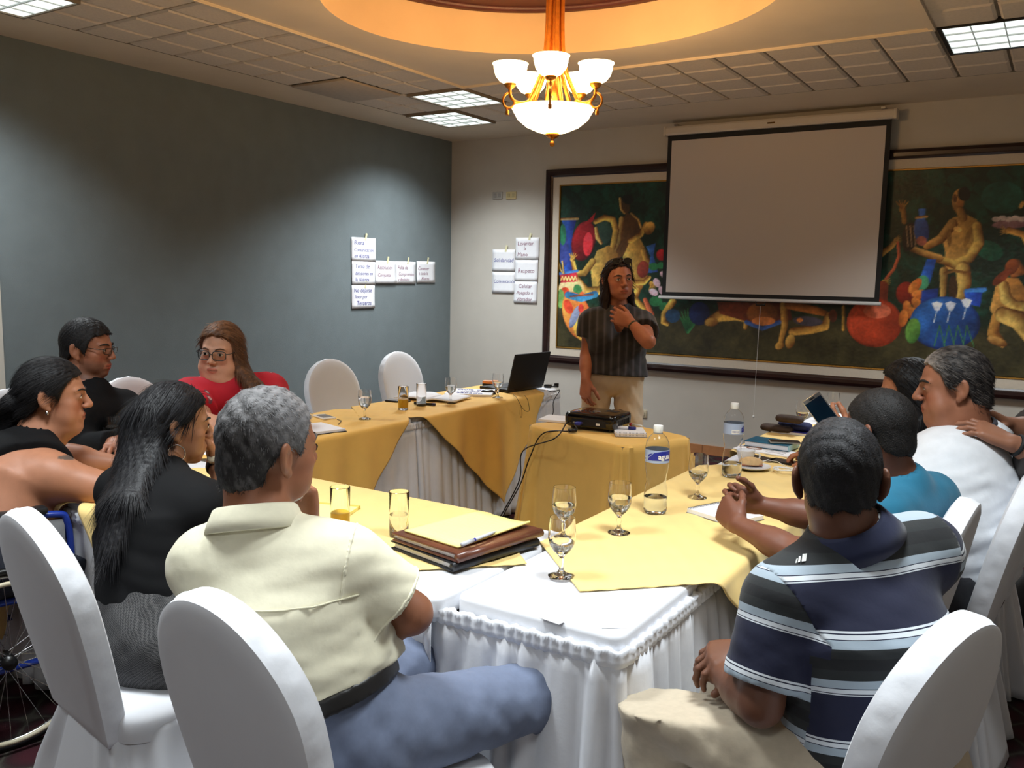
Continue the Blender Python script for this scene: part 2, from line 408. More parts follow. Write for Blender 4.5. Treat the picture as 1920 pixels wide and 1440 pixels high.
# mouldings around the plaster field
tr = MB()
for (x0, x1, y0, y1) in ((FX0 - 0.012, FX0 + 0.022, FY0, FY1), (FX1 - 0.022, FX1 + 0.012, FY0, FY1), (FX0, FX1, FY1 - 0.022, FY1 + 0.012), (FX0, FX1, FY0 - 0.012, FY0 + 0.022)):
    tr.box(x0, x1, y0, y1, H - 0.010, H + 0.012)
    tr.box(x0 + (0.022 if x1 - x0 < 0.1 else 0), x1, y0, y1 - (0.022 if y1 - y0 < 0.1 else 0), H - 0.016, H - 0.009)
struct(tr.build('trim_1', M['plaster']))

# ---- troffers
M['troffer_glow'] = mat_plain('glowing_light_louvre', (250, 252, 250), 0.5, emit=((0.90, 1.0, 0.97), 1.05))
M['louver'] = mat_plain('satin_aluminium_louvre', (170, 176, 172), 0.35, metal=0.3, emit=((0.9, 1.0, 0.97), 0.12))
blade_m = {}
for (x0, x1, y0, y1, watts, lab) in TROFFERS:
    cx, cy, w, d = (x0 + x1) / 2, (y0 + y1) / 2, x1 - x0, y1 - y0
    t = thing('ceiling_light', lab, 'ceiling light', (cx, cy, H), 0, 'louvred ceiling light panels')
    fw = 0.012
    f = MB().box(-w / 2, w / 2, -d / 2, -d / 2 + fw, -0.014, 0.03).box(-w / 2, w / 2, d / 2 - fw, d / 2, -0.014, 0.03)
    f.box(-w / 2, -w / 2 + fw * 1.6, -d / 2 + fw, d / 2 - fw, -0.014, 0.03).box(w / 2 - fw, w / 2, -d / 2 + fw, d / 2 - fw, -0.014, 0.03)
    f.build('frame', M['black_matte'] if x0 > 4 else M['tile_grid'], t)
    MB().box(-w / 2 + fw, w / 2 - fw, -d / 2 + fw, d / 2 - fw, -0.006, 0.03).build('diffuser', M['troffer_glow'], t)
    for k in range(1, 4):
        yy = -d / 2 + d * k / 4; MB().box(-w / 2 + fw * 1.6, w / 2 - fw, yy - 0.004, yy + 0.004, -0.013, -0.004).build('blade', M['louver'], t)
    for k in range(1, 4):
        xx = -w / 2 + w * k / 4
        MB().box(xx - 0.003, xx + 0.003, -d / 2 + fw, d / 2 - fw, -0.011, -0.004).build('blade', M['louver'], t)
    L = bpy.data.lights.new('louvre_lamp', 'AREA'); L.shape = 'RECTANGLE'; L.size = w - 0.06; L.size_y = d - 0.06; L.energy = watts
    L.color = (0.90, 0.97, 1.0); L.spread = TROFFER_SPREAD
    lo = bpy.data.objects.new('louvre_lamp', L); COL.objects.link(lo); lo.parent = t; lo.location = (0, 0, -0.018); lo.visible_camera = False

# ---- wall outlets
def outlet(x, z, c, lab):
    t = thing('wall_outlet', lab, 'outlet', (x, 0, z))
    MB().box(-0.058, 0.058, -0.010, 0, -0.036, 0.036).build('cover_plate', mat_plain('outlet_plate', c, 0.5), t, bevel=0.003)
    for dx in (-0.026, 0.026): MB().box(dx - 0.015, dx + 0.015, -0.013, -0.009, -0.018, 0.018).build('socket', mat_plain('outlet_socket', tuple(int(v * 0.9) for v in c), 0.5), t, bevel=0.002)
outlet(0.567, 2.296, (176, 172, 166), 'grey blank wall plate high on the back wall')
outlet(0.726, 2.293, (206, 188, 140), 'yellowish wall plate high on the back wall beside a grey one')
outlet(2.172, 0.296, (200, 186, 158), 'cream wall outlet low on the back wall behind the standing woman')

# ---- handwritten sheets taped to the walls
M['tape'] = mat_plain('masking_tape', (222, 216, 176), 0.7)
def sheet(c, w, h, wall, lines, ink, lab, tape=True, tilt=0.0, shear=0.12, curl=0.003, grp='handwritten paper sheets taped to the walls'):
    """c: centre (along the wall, z). lines: (text, x, y, size) inside the sheet, metres from its lower left corner"""
    rz = R(90) if wall == 'left' else 0.0
    loc = (0.006, c[0], c[1]) if wall == 'left' else (c[0], -0.006, c[1])
    t = thing('paper_sheet', lab, 'paper', loc, rz, grp); t.rotation_euler = (0, R(tilt) , rz)
    P = []
    for i in range(7):
        row = []
        for j in range(7):
            u, v = i / 6, j / 6; lift = curl * max(0, 1 - v * 2.2) ** 2 + 0.002
            row.append((-w / 2 + w * u, -lift, -h / 2 + h * v))
        P.append(row)
    o = MB().grid(P).build('page', M['paper'], t, smooth=True); solidify(o, 0.0012, 1.0)
    if tape: MB().box(-0.010, 0.012, -0.0050, -0.0035, h / 2 - 0.02, h / 2 + 0.045).build('tape', M['tape'], t).rotation_euler = (0, R(14), 0)
    for (s, x, y, sz) in lines:
        vy = y / h; lift = curl * max(0, 1 - vy * 2.2) ** 2 + 0.0046
        text(s, sz, M[ink], t, (-w / 2 + x, -lift, -h / 2 + y), (R(90), 0, 0), shear=shear, xs=0.95, off=-0.0004)
L_ = 'ink_blue'
sheet((-1.313, 1.727), 0.315, 0.208, 'left', [('Buena', 0.03, 0.145, 0.055), ('Comunicación', 0.03, 0.085, 0.046), ('en Alianza', 0.03, 0.03, 0.05)], L_, 'top white sheet of the column on the blue wall, blue words Buena Comunicación')
sheet((-1.315, 1.520), 0.305, 0.210, 'left', [('Toma de', 0.04, 0.145, 0.055), ('decisiones en', 0.04, 0.085, 0.045), ('la Alianza', 0.04, 0.03, 0.05)], L_, 'middle white sheet of the column on the blue wall, words Toma de decisiones', tape=False)
sheet((-1.320, 1.304), 0.302, 0.206, 'left', [('No dejarse', 0.025, 0.145, 0.055), ('llevar por', 0.035, 0.09, 0.045), ('Terceros', 0.06, 0.03, 0.055)], L_, 'bottom white sheet of the column on the blue wall, words No dejarse llevar')
sheet((-1.015, 1.530), 0.292, 0.206, 'left', [('Resolución', 0.03, 0.13, 0.05), ('Conjunta', 0.03, 0.06, 0.05)], 'ink_red', 'white sheet in the row on the blue wall, reddish words Resolución Conjunta', curl=0.010)
sheet((-0.722, 1.530), 0.288, 0.208, 'left', [('Falta de', 0.02, 0.135, 0.05), ('Compromiso', 0.03, 0.075, 0.045), ('y decisión', 0.02, 0.025, 0.045)], 'ink_red', 'white sheet in the row on the blue wall, reddish words Falta de Compromiso')
sheet((-0.418, 1.540), 0.290, 0.206, 'left', [('Conocer', 0.02, 0.12, 0.05), ('a toda la', 0.03, 0.075, 0.045), ('Alianza', 0.07, 0.025, 0.045)], 'ink_red', 'white sheet nearest the room corner on the blue wall, reddish words')
sheet((0.653, 1.668), 0.262, 0.212, 'back', [('Solidaridad', 0.02, 0.09, 0.054)], L_, 'white sheet on the back wall with the blue word Solidaridad')
sheet((0.655, 1.452), 0.262, 0.206, 'back', [('Comunicación', 0.015, 0.10, 0.046)], L_, 'white sheet on the back wall with the blue word Comunicación', tape=False)
sheet((0.924, 1.783), 0.262, 0.208, 'back', [('Levantar', 0.02, 0.135, 0.055), ('la', 0.09, 0.09, 0.05), ('Mano', 0.02, 0.03, 0.055)], 'ink_red', 'topmost white sheet on the back wall with words Levantar la Mano')
sheet((0.920, 1.572), 0.258, 0.204, 'back', [('Respeto', 0.03, 0.08, 0.06)], 'ink_red', 'white sheet on the back wall with the word Respeto', tape=False)
sheet((0.912, 1.363), 0.262, 0.210, 'back', [('Celular', 0.05, 0.145, 0.055), ('Apagado o', 0.03, 0.085, 0.046), ('Vibrador', 0.03, 0.02, 0.052)], 'ink_red', 'lowest white sheet on the back wall with words Celular Apagado', tape=False)
# ================================================================== the big framed mural on the back wall
def vnoise(x, y, seed=0):
    r = np.random.default_rng(seed).random((64, 64)); xi = np.floor(x).astype(int); yi = np.floor(y).astype(int); fx = x - xi; fy = y - yi
    fx = fx * fx * (3 - 2 * fx); fy = fy * fy * (3 - 2 * fy); g = lambda a, b: r[a % 64, b % 64]
    return (g(xi, yi) * (1 - fx) + g(xi + 1, yi) * fx) * (1 - fy) + (g(xi, yi + 1) * (1 - fx) + g(xi + 1, yi + 1) * fx) * fy
PFX0, PFX1, PFZ0, PFZ1 = 1.135, 6.05, 0.70, 2.515            # outer frame
FW, MW = 0.075, 0.075                                        # frame and mat widths
CX0, CX1, CZ0, CZ1 = PFX0 + FW + MW, PFX1 - FW - MW, PFZ0 + FW + MW + 0.012, PFZ1 - FW - MW
mural = thing('framed_mural', 'huge dark framed painting of golden figures and pots on the back wall', 'painting', ((PFX0 + PFX1) / 2, 0, PFZ0))
OX, OZ = (PFX0 + PFX1) / 2, PFZ0
def paint_canvas():
    nx, nz = 1200, 460
    X, Z = np.meshgrid(np.linspace(CX0, CX1, nx), np.linspace(CZ0, CZ1, nz), indexing='ij')
    D = np.stack([X, np.full_like(X, -0.02), Z], -1) - CAM_C
    zz = D @ AX_F; PX = 960 + CAM_F * (D @ AX_R) / zz; PY = 720 - CAM_F * (D @ AX_U) / zz   # the sketch below is laid out in sketch units
    n1 = vnoise(X * 9, Z * 9, 1); n2 = vnoise(X * 30, Z * 30, 2); n3 = vnoise(X * 70, Z * 70, 3); nn = 0.5 * n1 + 0.3 * n2 + 0.2 * n3
    img = np.zeros((nx, nz, 3)); h = (Z - CZ0) / (CZ1 - CZ0)
    top = np.array([16, 32, 20.]); mid = np.array([22, 58, 44.]); gnd = np.array([54, 50, 30.])
    img[:] = top; w = np.clip((nn - 0.42) * 3.2, 0, 1)[..., None]; img = img * (1 - w) + mid * w
    w = (np.clip((0.27 - h + 0.05 * (n1 - 0.5)) / 0.05, 0, 1))[..., None]; gcol = gnd * (0.55 + 0.8 * nn[..., None]); img = img * (1 - w) + gcol * w
    def put(mask, col): img[mask] = (np.array(col, float) * (0.60 + 0.76 * nn[..., None]))[mask] if np.ndim(col) == 1 else col[mask]
    def ell(cx, cy, rx, ry, a, col, dark=None, hl=None):
        c, s = math.cos(R(a)), math.sin(R(a)); u = ((PX - cx) * c + (PY - cy) * s) / rx; v = (-(PX - cx) * s + (PY - cy) * c) / ry
        m = u * u + v * v < 1
        if dark is not None:
            t = np.clip(0.42 + 0.5 * (u * 0.7 + v * 0.7) + 0.45 * (n2 - 0.5) + 0.5 * np.clip((u * u + v * v - .78) / .22, 0, 1), 0, 1)[..., None]
            put(m, (np.array(col) * (1 - t) + np.array(dark) * t) * (0.60 + 0.80 * nn[..., None]))
        else: put(m, col)
    def poly(pts, col, dark=None):
        m = np.zeros(PX.shape, bool); k = len(pts)
        for i in range(k):
            x1, y1 = pts[i]; x2, y2 = pts[(i + 1) % k]
            if y1 == y2: continue
            m ^= ((PY > min(y1, y2)) & (PY <= max(y1, y2)) & (PX < (PY - y1) * (x2 - x1) / (y2 - y1) + x1))
        if dark is not None:
            xs_ = [p[0] for p in pts]; t = np.clip((PX - min(xs_)) / (max(xs_) - min(xs_)) + 0.5 * (n1 - 0.5), 0, 1)[..., None]
            put(m, (np.array(col) * (1 - t) + np.array(dark) * t) * (0.60 + 0.80 * nn[..., None]))
        else: put(m, col)
    GOLD, BR = (206, 168, 78), (84, 48, 18)
    def limb(pts, w, col=GOLD, dark=BR, k=0.8):
        ws = w if isinstance(w, (list, tuple)) else [w] * len(pts)
        best = np.full(PX.shape, 9e9); side = np.zeros(PX.shape); wd = np.ones(PX.shape)
        for i in range(len(pts) - 1):
            ax, ay = pts[i]; bx, by = pts[i + 1]; L2 = (bx - ax) ** 2 + (by - ay) ** 2 + 1e-9
            t = np.clip(((PX - ax) * (bx - ax) + (PY - ay) * (by - ay)) / L2, 0, 1)
            qx, qy = ax + t * (bx - ax), ay + t * (by - ay); d = np.hypot(PX - qx, PY - qy); wi = (ws[i] * (1 - t) + ws[i + 1] * t) / 2
            cr = ((PX - ax) * (by - ay) - (PY - ay) * (bx - ax)) / math.sqrt(L2)
            m = d / wi < best / wd; best = np.where(m, d, best); wd = np.where(m, wi, wd); side = np.where(m, cr, side)
        m = best < wd
        t = np.clip(0.30 + k * side / (2 * wd) * 1.4 + 0.6 * (n2 - 0.5) + 0.5 * np.clip((best / wd - .72) / .28, 0, 1), 0, 1)[..., None]
        put(m, (np.array(col) * (1 - t) + np.array(dark) * t) * (0.60 + 0.80 * nn[..., None]))
    def hand(cx, cy, a, s, col=GOLD, n=5):
        ell(cx, cy, s * 0.55, s * 0.5, a, col, BR)
        for i in range(n):
            b = R(a - 40 + 80 * i / (n - 1)); limb([(cx, cy), (cx + s * 1.35 * math.cos(b), cy + s * 1.35 * math.sin(b))], [s * .3, s * .16], col, BR, 0.4)
    # ---- left group
    for (x, y, r_) in ((1060, 380, 14), (1110, 372, 20), (1140, 392, 12), (1230, 372, 22), (1080, 352, 12)): ell(x, y, r_, r_ * .7, 20, (20, 50, 36))
    poly([(1054, 412), (1082, 411), (1074, 440), (1078, 500), (1068, 530), (1052, 528), (1062, 445)], (44, 96, 190), (26, 34, 96)); limb([(1050, 411), (1084, 410)], 5, (176, 150, 96))
    ell(1058, 470, 9, 30, 0, (46, 58, 120)); ell(1056, 440, 6, 20, 0, (40, 110, 80))
    ell(1095, 452, 22, 38, 12, (150, 26, 34), (70, 8, 14)); poly([(1090, 425), (1112, 416), (1118, 398), (1108, 408)], (150, 30, 34)); ell(1103, 458, 9, 22, 4, (226, 52, 62))
    ell(1132, 436, 16, 22, 0, (40, 60, 50)); poly([(1165, 412), (1176, 400), (1190, 402), (1203, 420), (1203, 455), (1185, 468), (1160, 486), (1146, 494), (1160, 450)], (104, 70, 34), (64, 42, 20))
    limb([(1166, 410), (1162, 450), (1150, 480), (1140, 492)], [9, 9, 8, 5], (170, 140, 76)); limb([(1184, 400), (1198, 412), (1203, 428)], 4, (176, 146, 80))
    ell(1172, 386, 10, 16, -6, (72, 50, 26)); limb([(1163, 372), (1165, 392), (1172, 400)], 4, (180, 150, 84)); ell(1178, 374, 11, 9, 0, (22, 24, 16))
    limb([(1117, 416), (1134, 408), (1150, 412), (1156, 432), (1150, 462), (1138, 490)], [9, 11, 12, 12, 11, 9]); limb([(1118, 428), (1121, 446), (1128, 456)], [6, 8, 6], (206, 170, 96))
    poly([(1120, 470), (1142, 460), (1160, 476), (1152, 505), (1138, 545), (1112, 548), (1108, 500)], (202, 168, 84), (120, 80, 34))
    limb([(1112, 490), (1096, 512), (1080, 514), (1075, 492)], [12, 13, 10, 8]); hand(1074, 486, -80, 9); limb([(1082, 520), (1100, 545), (1140, 545)], [8, 14, 18])
    poly([(1182, 452), (1200, 446), (1212, 470), (1208, 500), (1216, 520), (1200, 548), (1186, 540), (1176, 500), (1168, 482)], (208, 176, 88), (130, 88, 38))
    limb([(1182, 452), (1202, 440), (1212, 420), (1222, 424)], [10, 10, 9, 6]); ell(1218, 428, 10, 13, 30, (190, 150, 74), (96, 60, 24)); limb([(1206, 470), (1214, 492), (1216, 506)], [10, 12, 8])
    limb([(1190, 530), (1208, 530), (1218, 520)], [12, 9, 7]); hand(1222, 532, 70, 9); ell(1206, 505, 11, 16, 10, (150, 62, 46), (96, 34, 26)); limb([(1196, 545), (1190, 560), (1210, 580)], [12, 12, 10])
    poly([(1212, 462), (1230, 456), (1226, 480), (1234, 510), (1216, 512), (1220, 480)], (58, 110, 180), (30, 50, 110)); ell(1241, 478, 10, 11, 0, (176, 40, 42), (96, 14, 20))
    for (x, y) in ((1232, 530), (1242, 545), (1226, 548), (1246, 515)): ell(x, y, 9, 6, 30 * (x % 5), (206, 176, 190))
    for (x, y, r_) in ((1226, 500, 9), (1240, 498, 8), (1230, 565, 12), (1246, 575, 10)): ell(x, y, r_, r_ * .8, 0, (40, 104, 62))
    ell(1072, 550, 27, 30, 0, (222, 200, 150), (170, 130, 70)); ell(1058, 552, 10, 14, 20, (200, 70, 40)); ell(1084, 545, 8, 12, -10, (60, 120, 70)); ell(1052, 560, 7, 18, 0, (110, 150, 80)); ell(1092, 556, 6, 9, 0, (214, 90, 50))
    poly([(1050, 514), (1082, 510), (1084, 528), (1052, 530)], (170, 40, 52)); limb([(1050, 513), (1083, 508)], 5, (70, 120, 180), (50, 90, 150))
    for i in range(5): limb([(1052 + i * 6, 526), (1055 + i * 6, 518), (1058 + i * 6, 526)], 2, (236, 200, 120), (236, 200, 120))
    limb([(1048, 492), (1052, 505), (1056, 512)], 3, (216, 184, 110)); limb([(1055, 490), (1058, 512)], 3, (216, 184, 110))
    ell(1083, 592, 26, 46, -18, (226, 150, 70), (180, 80, 40)); ell(1094, 618, 17, 26, -25, (232, 186, 80), (206, 130, 50)); limb([(1066, 553), (1090, 560), (1116, 552)], 13, (60, 130, 170), (40, 90, 140)); limb([(1070, 556), (1112, 552)], 3, (140, 70, 40))
    ell(1078, 594, 7, 22, 22, (150, 160, 186), (92, 100, 130)); ell(1066, 575, 8, 14, -20, (206, 70, 44)); limb([(1086, 600), (1098, 620), (1088, 630)], 3, (150, 60, 30)); ell(1098, 608, 4, 4, 0, (60, 100, 60)); ell(1090, 578, 5, 8, 0, (200, 60, 50))
    limb([(1210, 562), (1222, 590), (1218, 612)], [8, 11, 8], (196, 108, 70), (120, 50, 34))
    # ---- strip below the projection screen
    limb([(1262, 566), (1246, 588), (1244, 604), (1252, 608)], [14, 11, 9, 7])
    for k_ in range(9): limb([(1290, 622), (1272 + k_ * 6, 575 + abs(k_ - 4) * 3)], [7, 2], (50, 108, 60), (22, 58, 36))
    ell(1262, 592, 14, 13, 0, (34, 62, 90)); ell(1312, 588, 20, 22, 0, (24, 40, 90), (14, 24, 50)); limb([(1328, 604), (1350, 592), (1380, 590), (1400, 600), (1398, 614)], [14, 22, 22, 10, 8], (186, 150, 70)); ell(1335, 604, 12, 8, 0, (190, 150, 72), BR)
    poly([(1345, 566), (1480, 568), (1486, 600), (1410, 606), (1350, 588)], (110, 50, 24), (64, 24, 14)); ell(1430, 588, 30, 22, 0, (140, 84, 36), (80, 40, 18)); limb([(1400, 604), (1430, 616), (1462, 604)], 8, (52, 84, 140), (40, 60, 110)); ell(1432, 602, 22, 8, 0, (170, 100, 50))
    limb([(1470, 572), (1472, 610), (1464, 642)], [14, 13, 9], (184, 140, 66)); ell(1462, 648, 9, 7, -30, (188, 146, 70), BR); limb([(1480, 572), (1530, 582), (1555, 590)], [16, 16, 9], (160, 98, 44)); limb([(1486, 622), (1520, 618), (1548, 612), (1552, 590)], [15, 17, 15, 10], (188, 142, 66)); ell(1482, 640, 9, 14, 15, (190, 150, 74), BR)
    ell(1515, 602, 28, 9, 5, (56, 52, 62)); ell(1500, 600, 6, 4, 0, (190, 110, 50)); limb([(1582, 575), (1582, 618)], 6, (180, 140, 60)); ell(1562, 592, 8, 12, 0, (90, 40, 26))
    # ---- right group
    hand(1692, 392, -90, 13, (150, 108, 44)); limb([(1694, 396), (1696, 416)], 10, (146, 104, 44)); limb([(1650, 478), (1672, 462), (1682, 448)], [12, 10, 8], (168, 126, 60)); hand(1680, 450, -20, 8, (176, 134, 66))
    limb([(1684, 455), (1686, 480), (1676, 505), (1662, 522)], 6, (170, 84, 52), (110, 50, 32)); hand(1658, 528, 10, 9, (170, 128, 60))
    for k_ in range(6): ell(1750 + 25 * k_, 330 + (k_ * 37) % 60, 26, 16, 30, (18, 50, 38))
    ell(1880, 370, 40, 30, 0, (26, 66, 54)); ell(1855, 470, 26, 18, 20, (24, 72, 50))
    poly([(1772, 425), (1786, 408), (1812, 402), (1832, 412), (1837, 440), (1830, 470), (1818, 492), (1816, 506), (1772, 506), (1772, 470), (1766, 445)], (186, 138, 72), (128, 96, 44))
    limb([(1786, 420), (1764, 448), (1738, 462)], [20, 17, 14], (190, 142, 76)); limb([(1832, 424), (1836, 455), (1818, 484), (1790, 496), (1760, 486)], [18, 20, 19, 17, 14], (188, 156, 78)); limb([(1762, 484), (1730, 474), (1704, 464)], [14, 13, 12], (182, 140, 76)); hand(1706, 458, 190, 8, (186, 142, 78))
    ell(1706, 444, 14, 27, 10, (40, 26, 20), (24, 14, 12))
    for k_ in range(3): limb([(1700 + 7 * k_, 424), (1703 + 7 * k_, 462)], 3, (150, 120, 90), (110, 84, 60))
    ell(1728, 432, 14, 27, -5, (54, 84, 150), (30, 44, 96)); poly([(1722, 392), (1736, 391), (1734, 412), (1724, 412)], (40, 90, 170)); ell(1728, 452, 10, 9, 0, (150, 84, 70)); limb([(1718, 408), (1738, 406)], 5, (170, 140, 90))
    ell(1797, 376, 12, 22, 6, (180, 132, 68), (110, 66, 30)); ell(1808, 364, 12, 13, 0, (20, 18, 14)); limb([(1800, 395), (1806, 408)], 16, (170, 124, 62)); ell(1791, 372, 4, 8, 0, (90, 56, 28)); ell(1796, 430, 8, 5, 20, (206, 160, 88)); ell(1780, 446, 4, 16, 0, (120, 84, 40)); ell(1815, 445, 5, 20, 20, (120, 86, 38))
    limb([(1770, 508), (1768, 560)], [16, 11], (192, 158, 84)); limb([(1806, 504), (1808, 530), (1800, 562)], [28, 28, 16], (190, 158, 82)); ell(1787, 540, 9, 24, 0, (60, 38, 20)); limb([(1772, 512), (1790, 508), (1814, 512)], 5, (120, 84, 40))
    poly([(1738, 486), (1756, 486), (1744, 530), (1728, 548), (1722, 530)], (44, 100, 190), (26, 60, 130)); ell(1730, 530, 12, 14, 20, (60, 130, 96))
    limb([(1655, 538), (1650, 560)], [22, 30], (150, 70, 44), (96, 40, 26)); ell(1640, 605, 52, 46, 0, (200, 72, 40), (110, 36, 18)); ell(1645, 583, 26, 14, 0, (206, 104, 74))
    ell(1700, 550, 20, 22, 0, (130, 34, 20), (80, 18, 12))
    for (x, y, a) in ((1716, 536, -50), (1726, 552, 0), (1722, 572, 50), (1702, 580, 80), (1694, 596, 100), (1714, 590, 60)): ell(x, y, 17, 9, a, (214, 130, 56), (150, 70, 26))
    poly([(1728, 545), (1760, 540), (1752, 600), (1726, 590)], (30, 60, 140), (20, 40, 100)); ell(1772, 606, 66, 50, 0, (44, 98, 168), (16, 34, 78)); ell(1712, 620, 14, 24, 10, (96, 140, 60), (50, 90, 40)); limb([(1812, 546), (1846, 543)], 9, (60, 120, 180), (40, 80, 140)); poly([(1808, 548), (1842, 548), (1838, 575), (1812, 570)], (40, 90, 190), (24, 50, 130))
    for (x, y) in ((1757, 578), (1782, 578), (1812, 572)):
        poly([(x - 10, y - 10), (x, y - 13), (x + 11, y - 9), (x + 4, y + 5), (x - 4, y + 4)], (206, 210, 222)); limb([(x, y + 4), (x - 6, y + 26)], 2, (190, 200, 210), (190, 200, 210))
    for k_ in range(4): limb([(1752 + k_ * 18, 648), (1762 + k_ * 17, 610), (1772 + k_ * 18, 650)], 2, (50, 100, 60), (50, 100, 60))
    poly([(1868, 532), (1885, 520), (1910, 522), (1925, 545), (1940, 570), (1925, 590), (1890, 585), (1868, 600), (1856, 580)], (190, 140, 70), (120, 70, 26)); limb([(1882, 535), (1886, 560), (1905, 575), (1945, 572)], [20, 22, 20, 16], (206, 172, 90)); limb([(1905, 495), (1916, 508), (1900, 516)], [20, 16, 12], (160, 90, 40)); ell(1897, 500, 12, 16, 30, (150, 76, 32), (90, 40, 20)); ell(1878, 520, 22, 8, -40, (110, 48, 24))
    limb([(1868, 595), (1862, 625), (1880, 645)], [18, 22, 14], (196, 140, 66)); limb([(1880, 590), (1910, 600), (1935, 630), (1960, 650)], [30, 36, 34, 28], (196, 160, 84)); ell(1870, 640, 20, 8, 20, (200, 150, 80), BR)
    ell(1898, 420, 38, 9, -4, (150, 110, 110), (90, 60, 66))
    for k_ in range(6): ell(1868 + 12 * k_, 411 - (k_ % 2) * 2, 8, 5, 0, (196, 178, 170))
    hand(1888, 434, 190, 10, (200, 150, 74)); limb([(1892, 432), (1920, 440), (1935, 470)], [12, 13, 16], (196, 146, 70)); ell(1916, 384, 4, 8, 30, (190, 140, 70))
    # beyond the picture's edge the painting goes on: another seated figure, pots, plants
    ell(2010, 470, 18, 26, 0, (170, 120, 60), BR); poly([(1980, 500), (2040, 500), (2052, 580), (1975, 590)], (190, 144, 70), BR); ell(2110, 590, 52, 48, 0, (176, 96, 40), (90, 40, 20)); ell(2090, 440, 30, 60, 10, (36, 88, 60)); limb([(1990, 590), (2040, 620), (2080, 610)], [30, 26, 18])
    nx //= 2; nz //= 2; box = lambda A: A.reshape(nx, 2, nz, 2, -1).mean((1, 3)); img, X, Z, n3 = box(img), box(X)[..., 0], box(Z)[..., 0], box(n3)[..., 0]
    img = np.clip(img * 1.22, 2, 255) / 255
    lc = np.where(img <= 0.04045, img / 12.92, ((img + 0.055) / 1.055) ** 2.4)
    vs = np.stack([X - OX, np.full_like(X, -0.026) - 0.0015 * n3, Z - OZ], -1).reshape(-1, 3)
    idx = np.arange(nx * nz).reshape(nx, nz); q = np.stack([idx[:-1, :-1], idx[1:, :-1], idx[1:, 1:], idx[:-1, 1:]], -1).reshape(-1, 4)
    me = np_mesh('canvas', vs, q); set_col(me, lc.reshape(-1, 3))
    return me
def np_mesh(name, vs, quads):
    me = bpy.data.meshes.new(name); nv, nq = len(vs), len(quads); k = quads.shape[1]
    me.vertices.add(nv); me.vertices.foreach_set('co', np.ascontiguousarray(vs, np.float32).ravel())
    me.loops.add(nq * k); me.loops.foreach_set('vertex_index', np.ascontiguousarray(quads, np.int32).ravel())
    me.polygons.add(nq); me.polygons.foreach_set('loop_start', np.arange(0, nq * k, k, dtype=np.int32))
    try: me.polygons.foreach_set('loop_total', np.full(nq, k, np.int32))
    except Exception: pass
    me.polygons.foreach_set('use_smooth', np.ones(nq, bool)); me.update(calc_edges=True); me.validate(); return me
def set_col(me, rgb, name='Col'):
    a = me.color_attributes.new(name, 'FLOAT_COLOR', 'POINT'); c = np.ones((len(rgb), 4), np.float32); c[:, :3] = rgb; a.data.foreach_set('color', c.ravel())
link('canvas', paint_canvas(), mat_attr('oil_paint', 0.42, bump=0.25, bscale=50, bdist=0.003, noise=0.1, nscale=60), mural, smooth=True)
def frame_ring(x0, x1, z0, z1, prof, name, mat):
    """prof: (inset from the outer edge, y) pairs swept round the rectangle"""
    m = MB(); P = []
    for (ax, az) in ((0, 0), (1, 0), (1, 1), (0, 1)):
        P.append([(x0 + i if ax == 0 else x1 - i, y, z0 + i if az == 0 else z1 - i) for i, y in prof])
    m.grid([[(x - OX, y, z - OZ) for x, y, z in row] for row in P], closed_u=True)
    o = m.build(name, mat, mural); auto_smooth(o, 30); return o
frame_ring(PFX0, PFX1, PFZ0, PFZ1, [(0, 0), (0, -0.03), (0.006, -0.05), (0.03, -0.062), (0.055, -0.058), (0.062, -0.046), (FW, -0.040), (FW, 0)], 'frame', M['wood_dark'])
frame_ring(PFX0 + FW - 0.002, PFX1 - FW + 0.002, PFZ0 + FW - 0.002, PFZ1 - FW + 0.002, [(0, -0.030), (MW, -0.034), (MW, -0.02)], 'mat_border', mat_plain('pale_linen_mat', (214, 202, 184), 0.85, noise=0.03, nscale=80))
frame_ring(PFX0 + FW + MW - 0.004, PFX1 - FW - MW + 0.004, PFZ0 + FW + MW - 0.004, PFZ1 - FW - MW + 0.004, [(0, -0.034), (0.003, -0.040), (0.012, -0.037), (0.014, -0.024)], 'fillet', mat_plain('gilt_fillet', (170, 128, 60), 0.35, metal=0.7))

# ================================================================== projection screen
SX0, SX1, SZ0, SZ1, SY = 2.418, 4.115, 1.405, 2.680, -0.125
scr = thing('projection_screen', 'white pull down projection screen with black border hanging before the mural', 'screen', ((SX0 + SX1) / 2, SY, SZ0))
mx = (SX0 + SX1) / 2
def sloc(x, z): return (x - mx, z - SZ0)
M['screen'] = mat_plain('matte_white_screen', (206, 196, 188), 0.9)
m = MB(); m.box(SX0 - mx, SX1 - mx, -0.001, 0.001, 0, SZ1 - SZ0); m.build('screen_surface', M['screen'], scr)
m = MB(); B = 0.036
for (a, b, c, d) in ((SX0 - B, SX0, SZ0 - B, SZ1 + 0.045), (SX1, SX1 + B, SZ0 - B, SZ1 + 0.045), (SX0, SX1, SZ0 - B, SZ0), (SX0, SX1, SZ1, SZ1 + 0.045)):
    m.box(a - mx, b - mx, -0.0012, 0.0008, c - SZ0, d - SZ0)
m.build('black_border', M['black_matte'], scr)
m = MB(); cx0, cx1 = 2.365 - mx, 4.178 - mx
prof = [(-0.035, 0.035), (-0.042, 0.02), (-0.042, -0.02), (-0.034, -0.034), (0.03, -0.034), (0.04, -0.02), (0.04, 0.035)]
vs = []; fs = []
for X_ in (cx0, cx1): vs += [(X_, y, z + 2.757 - SZ0) for y, z in prof]
k = len(prof); fs = [tuple(range(k)), tuple(range(2 * k - 1, k - 1, -1))] + [(i, k + i, k + (i + 1) % k, (i + 1) % k) for i in range(k)]
M['screen_case'] = mat_plain('cream_screen_housing', (208, 198, 184), 0.5)
m.add(vs, fs).build('roller_case', M['screen_case'], scr)
